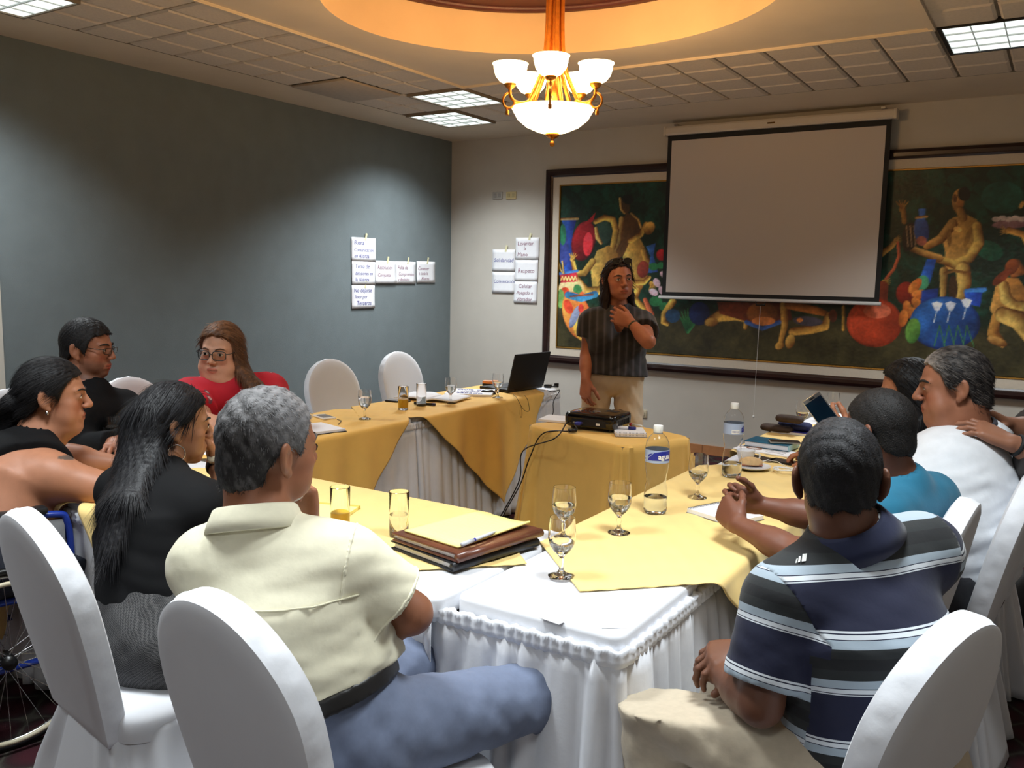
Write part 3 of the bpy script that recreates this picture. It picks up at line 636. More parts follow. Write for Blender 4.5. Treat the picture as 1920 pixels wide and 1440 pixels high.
for X_ in (cx0, cx1):
    MB().box(X_ - 0.012, X_ + 0.012, -0.046, 0.044, 2.757 - SZ0 - 0.038, 2.757 - SZ0 + 0.039).build('end_cap', M['screen_case'], scr, bevel=0.006)
    MB().box(X_ - 0.015 + (0.09 if X_ < 0 else -0.09), X_ + 0.015 + (0.09 if X_ < 0 else -0.09), -0.02, 0.125, 2.80 - SZ0, 2.815 - SZ0).build('wall_bracket', M['steel'], scr)
MB().box(-0.03, 0.03, -0.0445, -0.042, 2.752 - SZ0, 2.764 - SZ0).build('maker_plate', mat_plain('dark_gold_plate', (90, 70, 40), 0.4, metal=0.6), scr)
MB().tube([(SX0 - 0.062 - mx, 0, -B - 0.01), (SX1 + 0.05 - mx, 0, -B - 0.01)], 0.014, 12).build('bottom_bar', mat_plain('white_screen_bar', (222, 220, 218), 0.4), scr, smooth=True)
hx = 3.247 - mx
MB().tube([(hx - 0.04, 0, -B - 0.02), (hx - 0.035, 0, -B - 0.05), (hx + 0.035, 0, -B - 0.05), (hx + 0.04, 0, -B - 0.02)], 0.006, 8).build('pull_handle', M['black'], scr, smooth=True)
MB().tube([(hx, 0, -B - 0.05), (hx - 0.004, -0.002, -0.5), (hx - 0.008, 0, -1.0)], 0.0016, 6).build('pull_cord', mat_plain('white_cord', (226, 224, 220), 0.7), scr)
MB().lathe([(0.0, -0.012), (0.008, -0.008), (0.009, 0.0), (0.006, 0.01), (0.0, 0.014)], 12, (hx - 0.008, 0, -1.01)).build('cord_bead', M['white_plastic'], scr, smooth=True)

# ================================================================== chandelier
ch = thing('chandelier', 'brass chandelier with five glowing glass cups over a glowing alabaster bowl', 'chandelier', CHAND)
M['cup_glass'] = mat_plain('glowing_frosted_glass', (255, 236, 206), 0.4, emit=((1.0, 0.74, 0.40), CUP_EMIT))
M['bowl_glass'] = mat_plain('glowing_alabaster_glass', (255, 232, 196), 0.4, emit=((1.0, 0.72, 0.38), BOWL_EMIT))
MB().lathe([(0.0, -0.03), (0.010, -0.026), (0.013, -0.014), (0.008, -0.004), (0.006, 0.006), (0.020, 0.012), (0.034, 0.022), (0.036, 0.032), (0.0, 0.036)], 24).build('finial', M['brass'], ch, smooth=True)
MB().lathe([(0.02, 0.030), (0.075, 0.042), (0.13, 0.066), (0.172, 0.100), (0.194, 0.138), (0.200, 0.150), (0.192, 0.150), (0.166, 0.108), (0.125, 0.074), (0.07, 0.050), (0.0, 0.044)], 48).build('bowl', M['bowl_glass'], ch, smooth=True)
for k in range(6):      # ribs of the central column that flare to the bowl
    a = 2 * math.pi * k / 6 + 0.3
    pts = [(r_ * math.cos(a), r_ * math.sin(a), z) for r_, z in ((0.135, 0.150), (0.120, 0.190), (0.088, 0.255), (0.058, 0.33), (0.043, 0.42), (0.037, 0.52), (0.035, 0.62), (0.035, 0.74), (0.034, 0.87))]
    MB().tube(spline(pts, 4), 0.0115, 8).build('column_rib', M['brass'], ch, smooth=True)
MB().lathe([(0.022, 0.10), (0.024, 0.3), (0.026, 0.6), (0.026, 0.88)], 16).build('column', M['brass'], ch, smooth=True)
MB().lathe([(0.0, 0.87), (0.05, 0.875), (0.085, 0.89), (0.095, 0.915), (0.0, 0.919)], 32).build('canopy', M['brass'], ch, smooth=True)
for k in range(4):
    a = 2 * math.pi * k / 4 + 0.55; c_ = (0.067 * math.cos(a), 0.067 * math.sin(a), 0.872)
    MB().lathe([(0.0, -0.014), (0.010, -0.010), (0.012, 0), (0.008, 0.008), (0.004, 0.014)], 12, c_).build('canopy_knob', M['brass'], ch, smooth=True)
for k in range(5):
    a = 2 * math.pi * k / 5 + 0.15; ca, sa = math.cos(a), math.sin(a)
    def rz(r_, z): return (r_ * ca, r_ * sa, z)
    arm = MB().tube(spline([rz(0.115, 0.185), rz(0.135, 0.172), rz(0.165, 0.168), rz(0.195, 0.178), rz(0.214, 0.205), rz(0.214, 0.235)], 5), 0.008, 8)
    arm.tube(spline([rz(0.206, 0.215), rz(0.232, 0.206), rz(0.248, 0.180), rz(0.240, 0.150), rz(0.214, 0.142), rz(0.194, 0.158), rz(0.197, 0.182)], 5), 0.0055, 8)
    arm.tube(spline([rz(0.236, 0.152), rz(0.226, 0.128), rz(0.226, 0.108)], 5), [0.005] * 5 + [0.009] * 5 + [0.007], 8)
    ao = arm.build('arm', M['brass'], ch, smooth=True)
    cc = rz(0.214, 0.0)
    MB().lathe([(0.0, 0.228), (0.012, 0.230), (0.022, 0.238), (0.030, 0.252), (0.028, 0.258), (0.0, 0.258)], 20, cc).build('cup_holder', M['brass'], ao, smooth=True)
    MB().lathe([(0.026, 0.254), (0.050, 0.266), (0.070, 0.290), (0.078, 0.318), (0.080, 0.336), (0.086, 0.346), (0.082, 0.347), (0.074, 0.336), (0.071, 0.316), (0.062, 0.292), (0.044, 0.272), (0.0, 0.264)], 32, cc).build('glass_shade', M['cup_glass'], ao, smooth=True)
    L = bpy.data.lights.new('bulb_light', 'POINT'); L.energy = CUP_WATTS; L.color = LAMP_WARM; L.shadow_soft_size = 0.03
    lo = bpy.data.objects.new('bulb_light', L); COL.objects.link(lo); lo.parent = ao; lo.location = (0.214 * ca, 0.214 * sa, 0.352)
# ================================================================== tables, skirts and cloths
def ridge(x): return 1 - 2 * abs((x % 1.0) - 0.5)
def skirt_mesh(path, z1, z0, amp, flare, seed, wl=0.085, ntop=0.0):
    """pleated skirt hung along an open polyline path (x, y); outward is to the right of travel"""
    P = [np.array(p, float) for p in path]; seg = [np.linalg.norm(P[i + 1] - P[i]) for i in range(len(P) - 1)]; L = sum(seg)
    n = int(L / 0.014); rows = []; r = np.random.default_rng(seed); ph = np.cumsum(r.uniform(0.55, 1.5, int(L / wl) + 4)) * wl; am = r.uniform(0.55, 1.25, len(ph) + 2)
    for i in range(n + 1):
        s = L * i / n; k = 0; a = s
        while k < len(seg) - 1 and a > seg[k]: a -= seg[k]; k += 1
        d = (P[k + 1] - P[k]) / seg[k]; q = P[k] + d * min(a, seg[k]); nrm = np.array([d[1], -d[0]])
        # blend normals at corners
        if k + 1 < len(seg) and seg[k] - a < 0.05:
            d2 = (P[k + 2] - P[k + 1]) / seg[k + 1]; w = 0.5 - (seg[k] - a) / 0.1; nrm = nrm * (1 - w) + np.array([d2[1], -d2[0]]) * w
        if k > 0 and a < 0.05:
            d0 = (P[k] - P[k - 1]) / seg[k - 1]; w = 0.5 - a / 0.1; nrm = nrm * (1 - w) + np.array([d0[1], -d0[0]]) * w
        j = int(np.searchsorted(ph, s)); p0 = ph[j - 1] if j > 0 else 0.0; p1 = ph[min(j, len(ph) - 1)]; u = (s - p0) / max(p1 - p0, 1e-6)
        wave = am[min(j, len(am) - 1)] * math.sin(math.pi * min(max(u, 0), 1)) ** 0.8 - 0.35
        fine = math.sin(s * 2 * math.pi / 0.034 + 1.3 * math.sin(s * 9))
        row = []
        for m in range(15):
            t = m / 14; off = (0.006 + 1.5 * amp * wave * (0.10 + 0.90 * t ** 0.6) + flare * t + 0.004 * fine * max(0, 1 - t * 5))
            row.append((q[0] + nrm[0] * off, q[1] + nrm[1] * off, z1 + (z0 - z1) * t))
        rows.append(row)
    return rows
def header_mesh(path, z, hgt, seed):
    P = [np.array(p, float) for p in path]; seg = [np.linalg.norm(P[i + 1] - P[i]) for i in range(len(P) - 1)]; L = sum(seg); n = int(L / 0.006); rows = []
    for i in range(n + 1):
        s = L * i / n; k = 0; a = s
        while k < len(seg) - 1 and a > seg[k]: a -= seg[k]; k += 1
        d = (P[k + 1] - P[k]) / seg[k]; q = P[k] + d * min(a, seg[k]); nrm = np.array([d[1], -d[0]])
        if k + 1 < len(seg) and seg[k] - a < 0.03:
            d2 = (P[k + 2] - P[k + 1]) / seg[k + 1]; w = 0.5 - (seg[k] - a) / 0.06; nrm = nrm * (1 - w) + np.array([d2[1], -d2[0]]) * w
        if k > 0 and a < 0.03:
            d0 = (P[k] - P[k - 1]) / seg[k - 1]; w = 0.5 - a / 0.06; nrm = nrm * (1 - w) + np.array([d0[1], -d0[0]]) * w
        f = math.sin(s * 2 * math.pi / 0.026 + 2.0 * math.sin(s * 23 + seed)); g_ = math.sin(s * 2 * math.pi / 0.045 + seed)
        row = []
        for m, (o, zz) in enumerate(((0.006, -hgt), (0.016, -hgt * 0.75), (0.017, -hgt * 0.4), (0.014, -hgt * 0.1), (0.017, 0.008), (0.006, 0.012), (-0.002, 0.0))):
            e = 0.0035 * f * (1.4 if m in (4, 5) else 0.6); row.append((q[0] + nrm[0] * (o + e), q[1] + nrm[1] * (o + e), z + zz + 0.003 * g_ * (m >= 3)))
        rows.append(row)
    return rows
TZ = 0.745
def table(x0, x1, y0, y1, path, lab, seed, amp=0.026, flare=0.035):
    cx, cy = (x0 + x1) / 2, (y0 + y1) / 2
    t = thing('banquet_table', lab, 'table', (cx, cy, 0), 0, 'skirted banquet tables in a U')
    w, d = (x1 - x0) / 2, (y1 - y0) / 2
    MB().box(-w + 0.016, w - 0.016, -d + 0.016, d - 0.016, TZ - 0.03, TZ - 0.003).build('tabletop', mat_plain('plywood_table_top', (170, 140, 100), 0.6), t)
    # fitted white cloth: top plus a short drop
    m = MB(); rad = 0.012
    prof = [(0.0, TZ - 0.05), (0.0, TZ - rad), (-rad * 0.3, TZ - rad * 0.3), (-rad, TZ)]
    ring = []
    for (o, z) in prof:
        rr = 0.035 + o; pts = []
        for (sx, sy, a0) in ((1, 1, 0), (-1, 1, 90), (-1, -1, 180), (1, -1, 270)):
            for k in range(6):
                a = R(a0 + 18 * k); pts.append((sx * (w - 0.035) + rr * math.cos(a), sy * (d - 0.035) + rr * math.sin(a), z))
        ring.append(pts)
    n = 24; vs = [p for r_ in ring for p in r_]; fs = []
    for i in range(3):
        for k in range(n): fs.append((i * n + k, i * n + (k + 1) % n, (i + 1) * n + (k + 1) % n, (i + 1) * n + k))
    fs.append(tuple(3 * n + k for k in range(n)))
    m.add(vs, fs); o = m.build('fitted_cloth', M['white_cloth'], t); auto_smooth(o, 50)
    loc = [(px - cx, py - cy) for px, py in path]
    sk = MB().grid(skirt_mesh(loc, TZ - 0.055, 0.012, amp, flare, seed)).build('pleated_skirt', M['white_cloth'], t, smooth=True); solidify(sk, 0.002)
    hd = MB().grid(header_mesh(loc, TZ - 0.038, 0.034, seed)).build('ruffled_header', M['cover_shiny'], sk, smooth=True)
    for sx in (-1, 1):
        for sy in (-1, 1): MB().tube([(sx * (w - 0.07), sy * (d - 0.07), 0.0), (sx * (w - 0.07), sy * (d - 0.07), TZ - 0.03)], 0.014, 8).build('leg', M['steel'], t)
    return t
LX0, LX1 = 1.95, 2.43; FYA, FYB = -5.61, -4.955; RX0, RX1 = 4.165, 4.61
table(LX0, LX1, -3.575, -1.99, [(LX0, -3.575), (LX0, -1.99), (LX1, -1.99), (LX1, -3.575)][::-1], 'white skirted table by the laptop along the blue wall, farther half of that run', 3)
table(LX0, LX1, -4.945, -3.58, [(LX1, -4.945), (LX1, -3.58)], 'white skirted table along the blue wall before the woman in red', 5)
table(LX0, 4.155, FYA, FYB, [(4.155, FYB), (2.44, FYB)], 'long white skirted table where the grey-haired man in cream sits', 8)
table(RX0, RX1, -5.56, -3.83, [(RX0 - 0.10, -5.580), (RX1, -5.56), (RX1, -3.83)], 'white skirted table with a bare corner nearest the viewer', 11, amp=0.045, flare=0.05)
table(RX0, RX1, -3.825, -2.10, [(RX1, -3.825), (RX1, -2.10), (RX0, -2.10)], 'white skirted table of the right run under books and phones', 13)
# front skirt of the long table (people side), as a second part
ft = [o for o in bpy.data.objects if o.get('label', '').startswith('long white skirted')][0]
loc = [(x - ft.location.x, y - ft.location.y) for x, y in ((LX0, FYA), (4.14, FYA))]
sk = MB().grid(skirt_mesh(loc, TZ - 0.055, 0.012, 0.028, -0.02, 21)).build('pleated_skirt', M['white_cloth'], ft, smooth=True); solidify(sk, 0.002)
MB().grid(header_mesh(loc, TZ - 0.038, 0.034, 4)).build('ruffled_header', M['cover_shiny'], sk, smooth=True)
at_ = [o for o in bpy.data.objects if o.get('label', '').startswith('white skirted table of the right')][0]
for tb, pth in ((at_, ((RX0, -2.10), (RX0, -3.825))), ([o for o in bpy.data.objects if o.get('label', '').startswith('white skirted table with a bare')][0], ((RX0, -3.83), (RX0, -4.95)))):
    loc = [(x - tb.location.x, y - tb.location.y) for x, y in pth]
    sk = MB().grid(skirt_mesh(loc, TZ - 0.055, 0.012, 0.024, 0.02, 31)).build('pleated_skirt', M['white_cloth'], tb, smooth=True); solidify(sk, 0.002)
    MB().grid(header_mesh(loc, TZ - 0.038, 0.034, 6)).build('ruffled_header', M['cover_shiny'], sk, smooth=True)
# paper name strips tucked at the bare corner
for (px, py, a, lab) in ((1035, 1163, -8, 'small grey paper strip lying at the table edge, left of two at the bare corner'), (1150, 1175, 40, 'small grey paper strip lying at the table edge, right of two at the bare corner')):
    p = on_z(px, py, TZ)
    tag(MB().box(-0.028, 0.028, -0.011, 0.011, 0.0005, 0.0015).build('paper_strip', mat_plain('greyish_paper', (206, 204, 206), 0.8), None, (p[0], p[1], TZ)), lab, 'paper').rotation_euler = (0, 0, R(a))

def topper(name, cx, cy, h, rect, lab, mat, rot=0.0, seed=0, n=150, drop_amp=0.02):
    """square cloth laid cornerwise: |u|+|v|<=h about (cx, cy); parts past the table rectangle hang down"""
    x0, x1, y0, y1 = rect; r = np.random.default_rng(seed); p1, p2, p3 = r.uniform(0, 6, 3); z0 = TZ + 0.004
    s = h / math.sqrt(2); rows = []
    for i in range(n + 1):
        row = []
        for j in range(n + 1):
            a, b = (i / n * 2 - 1) * s, (j / n * 2 - 1) * s
            x, y = (a - b) / math.sqrt(2), (a + b) / math.sqrt(2)
            c, q = math.cos(rot), math.sin(rot); x, y = cx + x * c - y * q, cy + x * q + y * c
            ox = max(x0 - x, x - x1, 0); oy = max(y0 - y, y - y1, 0); sx = 1 if x > x1 else -1; sy = 1 if y > y1 else -1
            d = math.hypot(ox, oy) if (ox > 0 and oy > 0) else max(ox, oy)
            z = z0 + 0.0012 * math.sin(x * 37 + p1) * math.sin(y * 41 + p2) + 0.0008 * math.sin(x * 90 + y * 70)
            if d > 0:
                br = 0.022; wav = math.sin((y if ox > oy else x) * 15 + p3) * 0.6 + 0.5 * math.sin((y if ox > oy else x) * 31 + p1)
                th = min(d / br, math.pi / 2); hh = br * math.sin(th); vv = br * (1 - math.cos(th)); rest = max(0, d - br * math.pi / 2)
                outv = hh + drop_amp * (1 - math.exp(-rest * 6)) * (0.9 + wav) + 0.04 * rest; z = z0 - vv - rest * 0.995
                if ox > 0 and oy > 0:
                    k = d / (ox + oy + 1e-9); x = (x1 if sx > 0 else x0) + sx * outv * ox / d; y = (y1 if sy > 0 else y0) + sy * outv * oy / d
                elif ox > 0: x = (x1 if sx > 0 else x0) + sx * outv
                else: y = (y1 if sy > 0 else y0) + sy * outv
                z = max(z, 0.012)
            row.append((x - cx, y - cy, z - TZ))
        rows.append(row)
    o = MB().grid(rows).build(name, mat, None, (cx, cy, TZ), smooth=True); solidify(o, 0.0018, 1.0)
    return tag(o, lab, 'tablecloth', 'yellow cloths laid cornerwise on the tables')
topper('tablecloth', 2.19, -2.89, 0.925, (LX0 - 0.012, LX1 + 0.036, -4.9, -1.99), 'golden cloth whose hanging point reaches lowest, under the laptop', M['yellow_cloth_dim'], R(4), 1)
topper('tablecloth', 2.19, -4.30, 0.90, (LX0 - 0.012, LX1 + 0.036, -6.4, -1.99), 'golden cloth hanging behind the head of the grey-haired man', M['yellow_cloth_dim'], R(-2), 2)
topper('tablecloth', 3.28, -5.28, 0.92, (2.0, 4.60, FYA - 0.03, FYB + 0.03), 'yellow cloth under the juice tumbler and the brown leather folder', M['yellow_cloth_lit'], 0, 3)
topper('tablecloth', 4.41, -4.45, 0.925, (RX0 - 0.03, RX1 + 0.045, -5.56, -3.0), 'yellow cloth beside the striped shirt man, hanging over the table edge', M['yellow_cloth_lit'], 0, 4, drop_amp=0.05)
topper('tablecloth', 4.41, -2.98, 0.70, (RX0 - 0.03, RX1 + 0.045, -3.9, -2.1), 'yellow cloth under the teal book at the far right table', M['yellow_cloth_lit'], 0, 5)
topper('tablecloth', 2.16, -5.62, 0.60, (1.9, 4.6, FYA - 0.03, FYB + 0.03), 'yellow cloth before the woman in the black sleeveless top', M['yellow_cloth_lit'], R(10), 6)

# projector stand with its own cloth
PT = (3.33, -3.05, 0.0); PRZ = R(-20.5); PW, PD, PH = 0.38, 0.25, 0.70
pt = thing('projector_table', 'small table draped to the floor in yellow cloth under the black projector', 'table', PT, PRZ)
MB().box(-PW + 0.01, PW - 0.01, -PD + 0.01, PD - 0.01, PH - 0.03, PH - 0.004).build('tabletop', bpy.data.materials['plywood_table_top'], pt)
for sx in (-1, 1):
    for sy in (-1, 1): MB().tube([(sx * (PW - 0.05), sy * (PD - 0.05), 0.0), (sx * (PW - 0.05), sy * (PD - 0.05), PH - 0.03)], 0.014, 8).build('leg', M['steel'], pt)
def drape():
    n = 240; rows = []; per = []
    for k in range(n):
        a = 2 * math.pi * k / n; c, s = math.cos(a), math.sin(a); e = 0.16
        x = PW * math.copysign(abs(c) ** e, c); y = PD * math.copysign(abs(s) ** e, s); per.append((x, y, a))
    for (x, y, a) in per:
        cornerness = min(1, (abs(x) / PW) ** 6 * (abs(y) / PD) ** 6); nx, ny = (x / PW) ** 9, (y / PD) ** 9; L = math.hypot(nx, ny) or 1; nx, ny = nx / L, ny / L
        row = []
        for m in range(19):
            t = m / 18
            w = 0.55 * math.sin(a * 9 + 0.7) + 0.6 * math.sin(a * 17 + 2.0); fl = t ** 1.3 * (0.035 + 0.17 * cornerness ** 1.5) + 0.028 * t ** 0.8 * w * (1 - 0.4 * cornerness)
            fold = 0.03 * t * math.sin(a * 31) * cornerness
            z = PH - 0.005 - (PH - 0.022) * t
            if m == 0: row.append((x * 0.97, y * 0.97, PH + 0.002)); 
            row.append((x + nx * (0.008 + fl) + -ny * fold, y + ny * (0.008 + fl) + nx * fold, z - (0.004 if m == 0 else 0)))
        rows.append(row)
    mb = MB().grid(rows, closed_u=True); k = len(rows[0]); mb.f.append(tuple(i * k for i in range(n))); mb.mi.append(0)
    return mb
o = drape().build('draped_cloth', M['yellow_cloth_dim'], pt, smooth=True); auto_smooth(o, 60)

# ================================================================== chairs with white covers
def back_point(u, t, side):
    """t 0..1 up the back, u -1..1 across; side -1 rear, +1 front, local frame before the tilt"""
    pass
def chair(loc, yaw, lab, grp='white covered banquet chairs', tilt=13, seed=0):
    c = thing('covered_chair', lab, 'chair', (loc[0], loc[1], 0), R(yaw), grp)
    r = np.random.default_rng(seed); HB = 0.57; n = 56
    def wid(t): return 0.160 + 0.050 * math.sin(min(t / 0.62, 1) * math.pi / 2) ** 1.0 if t < 0.62 else 0.21
    out = []
    m_ = 22
    for i in range(m_ + 1):
        t = i / m_ * 0.62; out.append((wid(t), t * HB))
    zc = 0.62 * HB; rad_x, rad_z = 0.21, HB - zc
    arc = [(rad_x * math.cos(a), zc + rad_z * math.sin(a)) for a in np.linspace(0, math.pi, 45)][1:-1]
    loop = out + arc + [(-x, z) for x, z in reversed(out)]
    ct, st = math.cos(R(tilt)), math.sin(R(tilt))
    def place(x, z, y): 
        y2 = y + 0.16 * (x * x) - 0.0
        return (x, -0.215 + y2 * ct - z * st, 0.395 + z * ct + y2 * st)
    T = 0.062; cen = (0.0, 0.28)
    def face(sgn, bulge):
        mb = MB(); rows = []
        for k, (x, z) in enumerate(loop):
            row = []
            for s in (1.0, 0.985, 0.93, 0.8, 0.6, 0.35, 0.12):
                xx, zz = cen[0] + (x - cen[0]) * s, cen[1] + (z - cen[1]) * s
                e = (1 - s ** 6) * 0.5 + 0.5 * (1 - s * s) * bulge / 0.02
                row.append(place(xx, zz, sgn * (T / 2 - 0.006 + 0.006 * min(1, (1 - s) / 0.05) + bulge * (1 - s * s))))
            rows.append(row)
        mb.grid(rows, closed_u=True); kk = len(rows[0]); mb.f.append(tuple(i * kk + kk - 1 for i in range(len(loop)))); mb.mi.append(0)
        return mb
    bk = face(-1, 0.010); bk.build('backrest', M['cover_cloth'], c, smooth=True)
    face(1, 0.012).build('backrest_front', M['cover_cloth'], c, smooth=True)
    rows = []
    for k, (x, z) in enumerate(loop):
        row = []; pk = 0.0022 * math.sin(k * 1.7 + seed) + 0.0015 * math.sin(k * 3.1)
        for j in range(7):
            y = -T / 2 + 0.006 + (T - 0.012) * j / 6; q = 1 + 0.012 * math.sin(math.pi * j / 6) + (pk if j in (2, 3, 4) else 0) * 3
            row.append(place(cen[0] + (x - cen[0]) * q, cen[1] + (z - cen[1]) * q, y))
        rows.append(row)
    MB().grid(rows, closed_u=True).build('gathered_side_band', M['cover_shiny'], c, smooth=True)
    # seat cushion and skirt
    se = MB(); w, d = 0.215, 0.215
    prof = [(0.010, 0.40), (0.014, 0.45), (0.004, 0.468), (-0.03, 0.478), (-0.12, 0.484), (-0.2, 0.486)]
    def rr(o, k, n2=48):
        a = 2 * math.pi * k / n2; cc, ss = math.cos(a), math.sin(a); e = 0.35; taper = 1.0 + 0.06 * ss
        return ((w + o) * taper * math.copysign(abs(cc) ** e, cc), (d + o) * math.copysign(abs(ss) ** e, ss))
    n2 = 48; rows = [[(*rr(o, k), z) for (o, z) in prof] for k in range(n2)]
    se.grid(rows, closed_u=True); se.f.append(tuple(k * len(prof) + len(prof) - 1 for k in range(n2))); se.mi.append(0)
    se.build('seat', M['cover_cloth'], c, smooth=True)
    n3 = 160; rows = []; p1, p2 = r.uniform(0, 6, 2)
    for k in range(n3):
        a = 2 * math.pi * k / n3; cc, ss = math.cos(a), math.sin(a); e = 0.4
        bx, by = math.copysign(abs(cc) ** e, cc), math.copysign(abs(ss) ** e, ss); rear = max(0, -ss) ** 1.5
        row = []
        for m in range(14):
            t = m / 13
            W_ = 0.228 * (1 - rear * 0.40 * max(0, 1 - t * 2.2)) + 0.055 * t; D_ = 0.228 + 0.055 * t + rear * 0.03 * t
            wv = (0.55 * math.sin(11 * a + p1) + 0.5 * math.sin(18 * a + p2)) * (0.003 + 0.030 * t ** 0.85) * (0.6 + 0.6 * rear)
            row.append(((W_ + wv) * bx, (D_ + wv) * by, 0.455 * (1 - t) + 0.010 * t))
        rows.append(row)
    sk = MB().grid(rows, closed_u=True).build('skirt', M['cover_cloth'], c, smooth=True); solidify(sk, 0.002)
    for sx in (-1, 1):
        for sy in (-1, 1): MB().tube([(sx * 0.18, sy * 0.18, 0.0), (sx * 0.17, sy * 0.17, 0.42)], 0.012, 6).build('leg', M['steel'], c)
    return c
CHAIRS = dict(
    cream=((4.18, -5.91), -5, 'white covered chair of the grey-haired man in the cream shirt'),
    longhair=((3.43, -5.82), -10, 'white covered chair of the long-haired woman, wheelchair behind it'),
    striped=((4.93, -5.49), 72, 'white covered chair of the man in the striped polo, back dark in shade'),
    teal=((4.84, -4.66), 86, 'white covered chair of the young man in teal, mostly hidden'),
    whiteshirt=((4.98, -4.17), 86, 'white covered chair of the man in the white shirt, skirt on the carpet'),
    red=((1.62, -3.92), -84, 'white covered chair behind the shoulder of the woman in red'),
    hidden=((1.60, -4.52), -92, 'white covered chair whose rounded top shows left of the woman in red'),
    emptyA=((1.66, -3.14), -96, 'empty white covered chair behind the stem glass at the blue wall, nearer one'),
    emptyB=((1.62, -2.38), -92, 'empty white covered chair with creased cloth nearest the room corner'),
    glasses=((1.62, -5.12), -90, 'white covered chair under the man in black with glasses'),
    far=((5.02, -3.46), 88, 'white covered chair of the dark-haired woman behind the white-shirted man'),
)
for k, (p, yw, lab) in CHAIRS.items(): chair(p, yw, lab, seed=hash(k) % 97 if False else sum(map(ord, k)) % 97)
# ================================================================== people: implicit surfaces meshed into continuous bodies
F32 = np.float32
def V(*a): return np.array(a, float)
def nrm(v): v = np.asarray(v, float); return v / (np.linalg.norm(v) + 1e-12)
def lerp(a, b, t): return np.asarray(a, float) * (1 - t) + np.asarray(b, float) * t

class Cap:                              # round cone a->b
    def __init__(s, a, b, ra, rb, k=0.012):
        s.a, s.b, s.ra, s.rb, s.k = np.asarray(a, float), np.asarray(b, float), ra, rb, k
        m = max(ra, rb); s.lo = np.minimum(s.a, s.b) - m; s.hi = np.maximum(s.a, s.b) + m
    def __call__(s, X, Y, Z, g=0.0):
        d = s.b - s.a; L2 = float(d @ d) + 1e-12; x, y, z = X - s.a[0], Y - s.a[1], Z - s.a[2]
        t = np.clip((x * d[0] + y * d[1] + z * d[2]) / L2, 0, 1)
        return np.sqrt((x - t * d[0]) ** 2 + (y - t * d[1]) ** 2 + (z - t * d[2]) ** 2) - (s.ra + (s.rb - s.ra) * t + g)
class ECap:                             # elliptical capsule: half width w, half depth d at each end; fwd gives the depth direction
    def __init__(s, a, b, wa, da, wb, db, fwd, k=0.04):
        s.a, s.b = np.asarray(a, float), np.asarray(b, float); s.p = (wa, da, wb, db); s.k = k
        s.ax = nrm(s.b - s.a); s.L = np.linalg.norm(s.b - s.a); f = np.asarray(fwd, float); s.f = nrm(f - s.ax * (f @ s.ax)); s.r = np.cross(s.f, s.ax)
        m = max(wa, da, wb, db); s.lo = np.minimum(s.a, s.b) - m; s.hi = np.maximum(s.a, s.b) + m
    def __call__(s, X, Y, Z, g=0.0):
        x, y, z = X - s.a[0], Y - s.a[1], Z - s.a[2]; dot = lambda v: x * v[0] + y * v[1] + z * v[2]
        h = dot(s.ax); t = np.clip(h / s.L, 0, 1); u, v = dot(s.r), dot(s.f); h = h - t * s.L
        wa, da, wb, db = s.p; w = wa + (wb - wa) * t + g; d = da + (db - da) * t + g; m = np.minimum(w, d)
        k0 = np.sqrt((u / w) ** 2 + (v / d) ** 2 + (h / m) ** 2); k1 = np.sqrt((u / w ** 2) ** 2 + (v / d ** 2) ** 2 + (h / m ** 2) ** 2) + 1e-6
        return k0 * (k0 - 1) / k1
class Ell:
    def __init__(s, c, r, Rm=None, k=0.012):
        s.c, s.r, s.k = np.asarray(c, float), np.asarray(r, float), k; s.R = np.eye(3) if Rm is None else np.asarray(Rm, float)   # columns = local axes
        m = max(r); s.lo = s.c - m; s.hi = s.c + m
    def __call__(s, X, Y, Z, g=0.0):
        x, y, z = X - s.c[0], Y - s.c[1], Z - s.c[2]; q = [x * s.R[0, i] + y * s.R[1, i] + z * s.R[2, i] for i in range(3)]; r = s.r + g
        k0 = np.sqrt(sum((q[i] / r[i]) ** 2 for i in range(3))); k1 = np.sqrt(sum((q[i] / r[i] ** 2) ** 2 for i in range(3))) + 1e-6
        return k0 * (k0 - 1) / k1
class Cut:                              # a primitive clipped by half spaces (point, outward normal)
    def __init__(s, prim, planes, k=None):
        s.p, s.pl = prim, planes; s.k = prim.k if k is None else k; s.lo, s.hi = prim.lo, prim.hi
    def __call__(s, X, Y, Z, g=0.0):
        d = s.p(X, Y, Z, g)
        for q, n in s.pl: d = np.maximum(d, (X - q[0]) * n[0] + (Y - q[1]) * n[1] + (Z - q[2]) * n[2])
        return d

def axis_points(lo, hi, base, fine):
    """rectilinear axis from lo to hi: spacing base, finer inside the (a, b, step) intervals"""
    p = [lo]
    while p[-1] < hi:
        st = base
        for a, b, f in fine:
            if a - 0.006 <= p[-1] <= b: st = min(st, f)
        p.append(p[-1] + st)
    return np.array(p, F32)

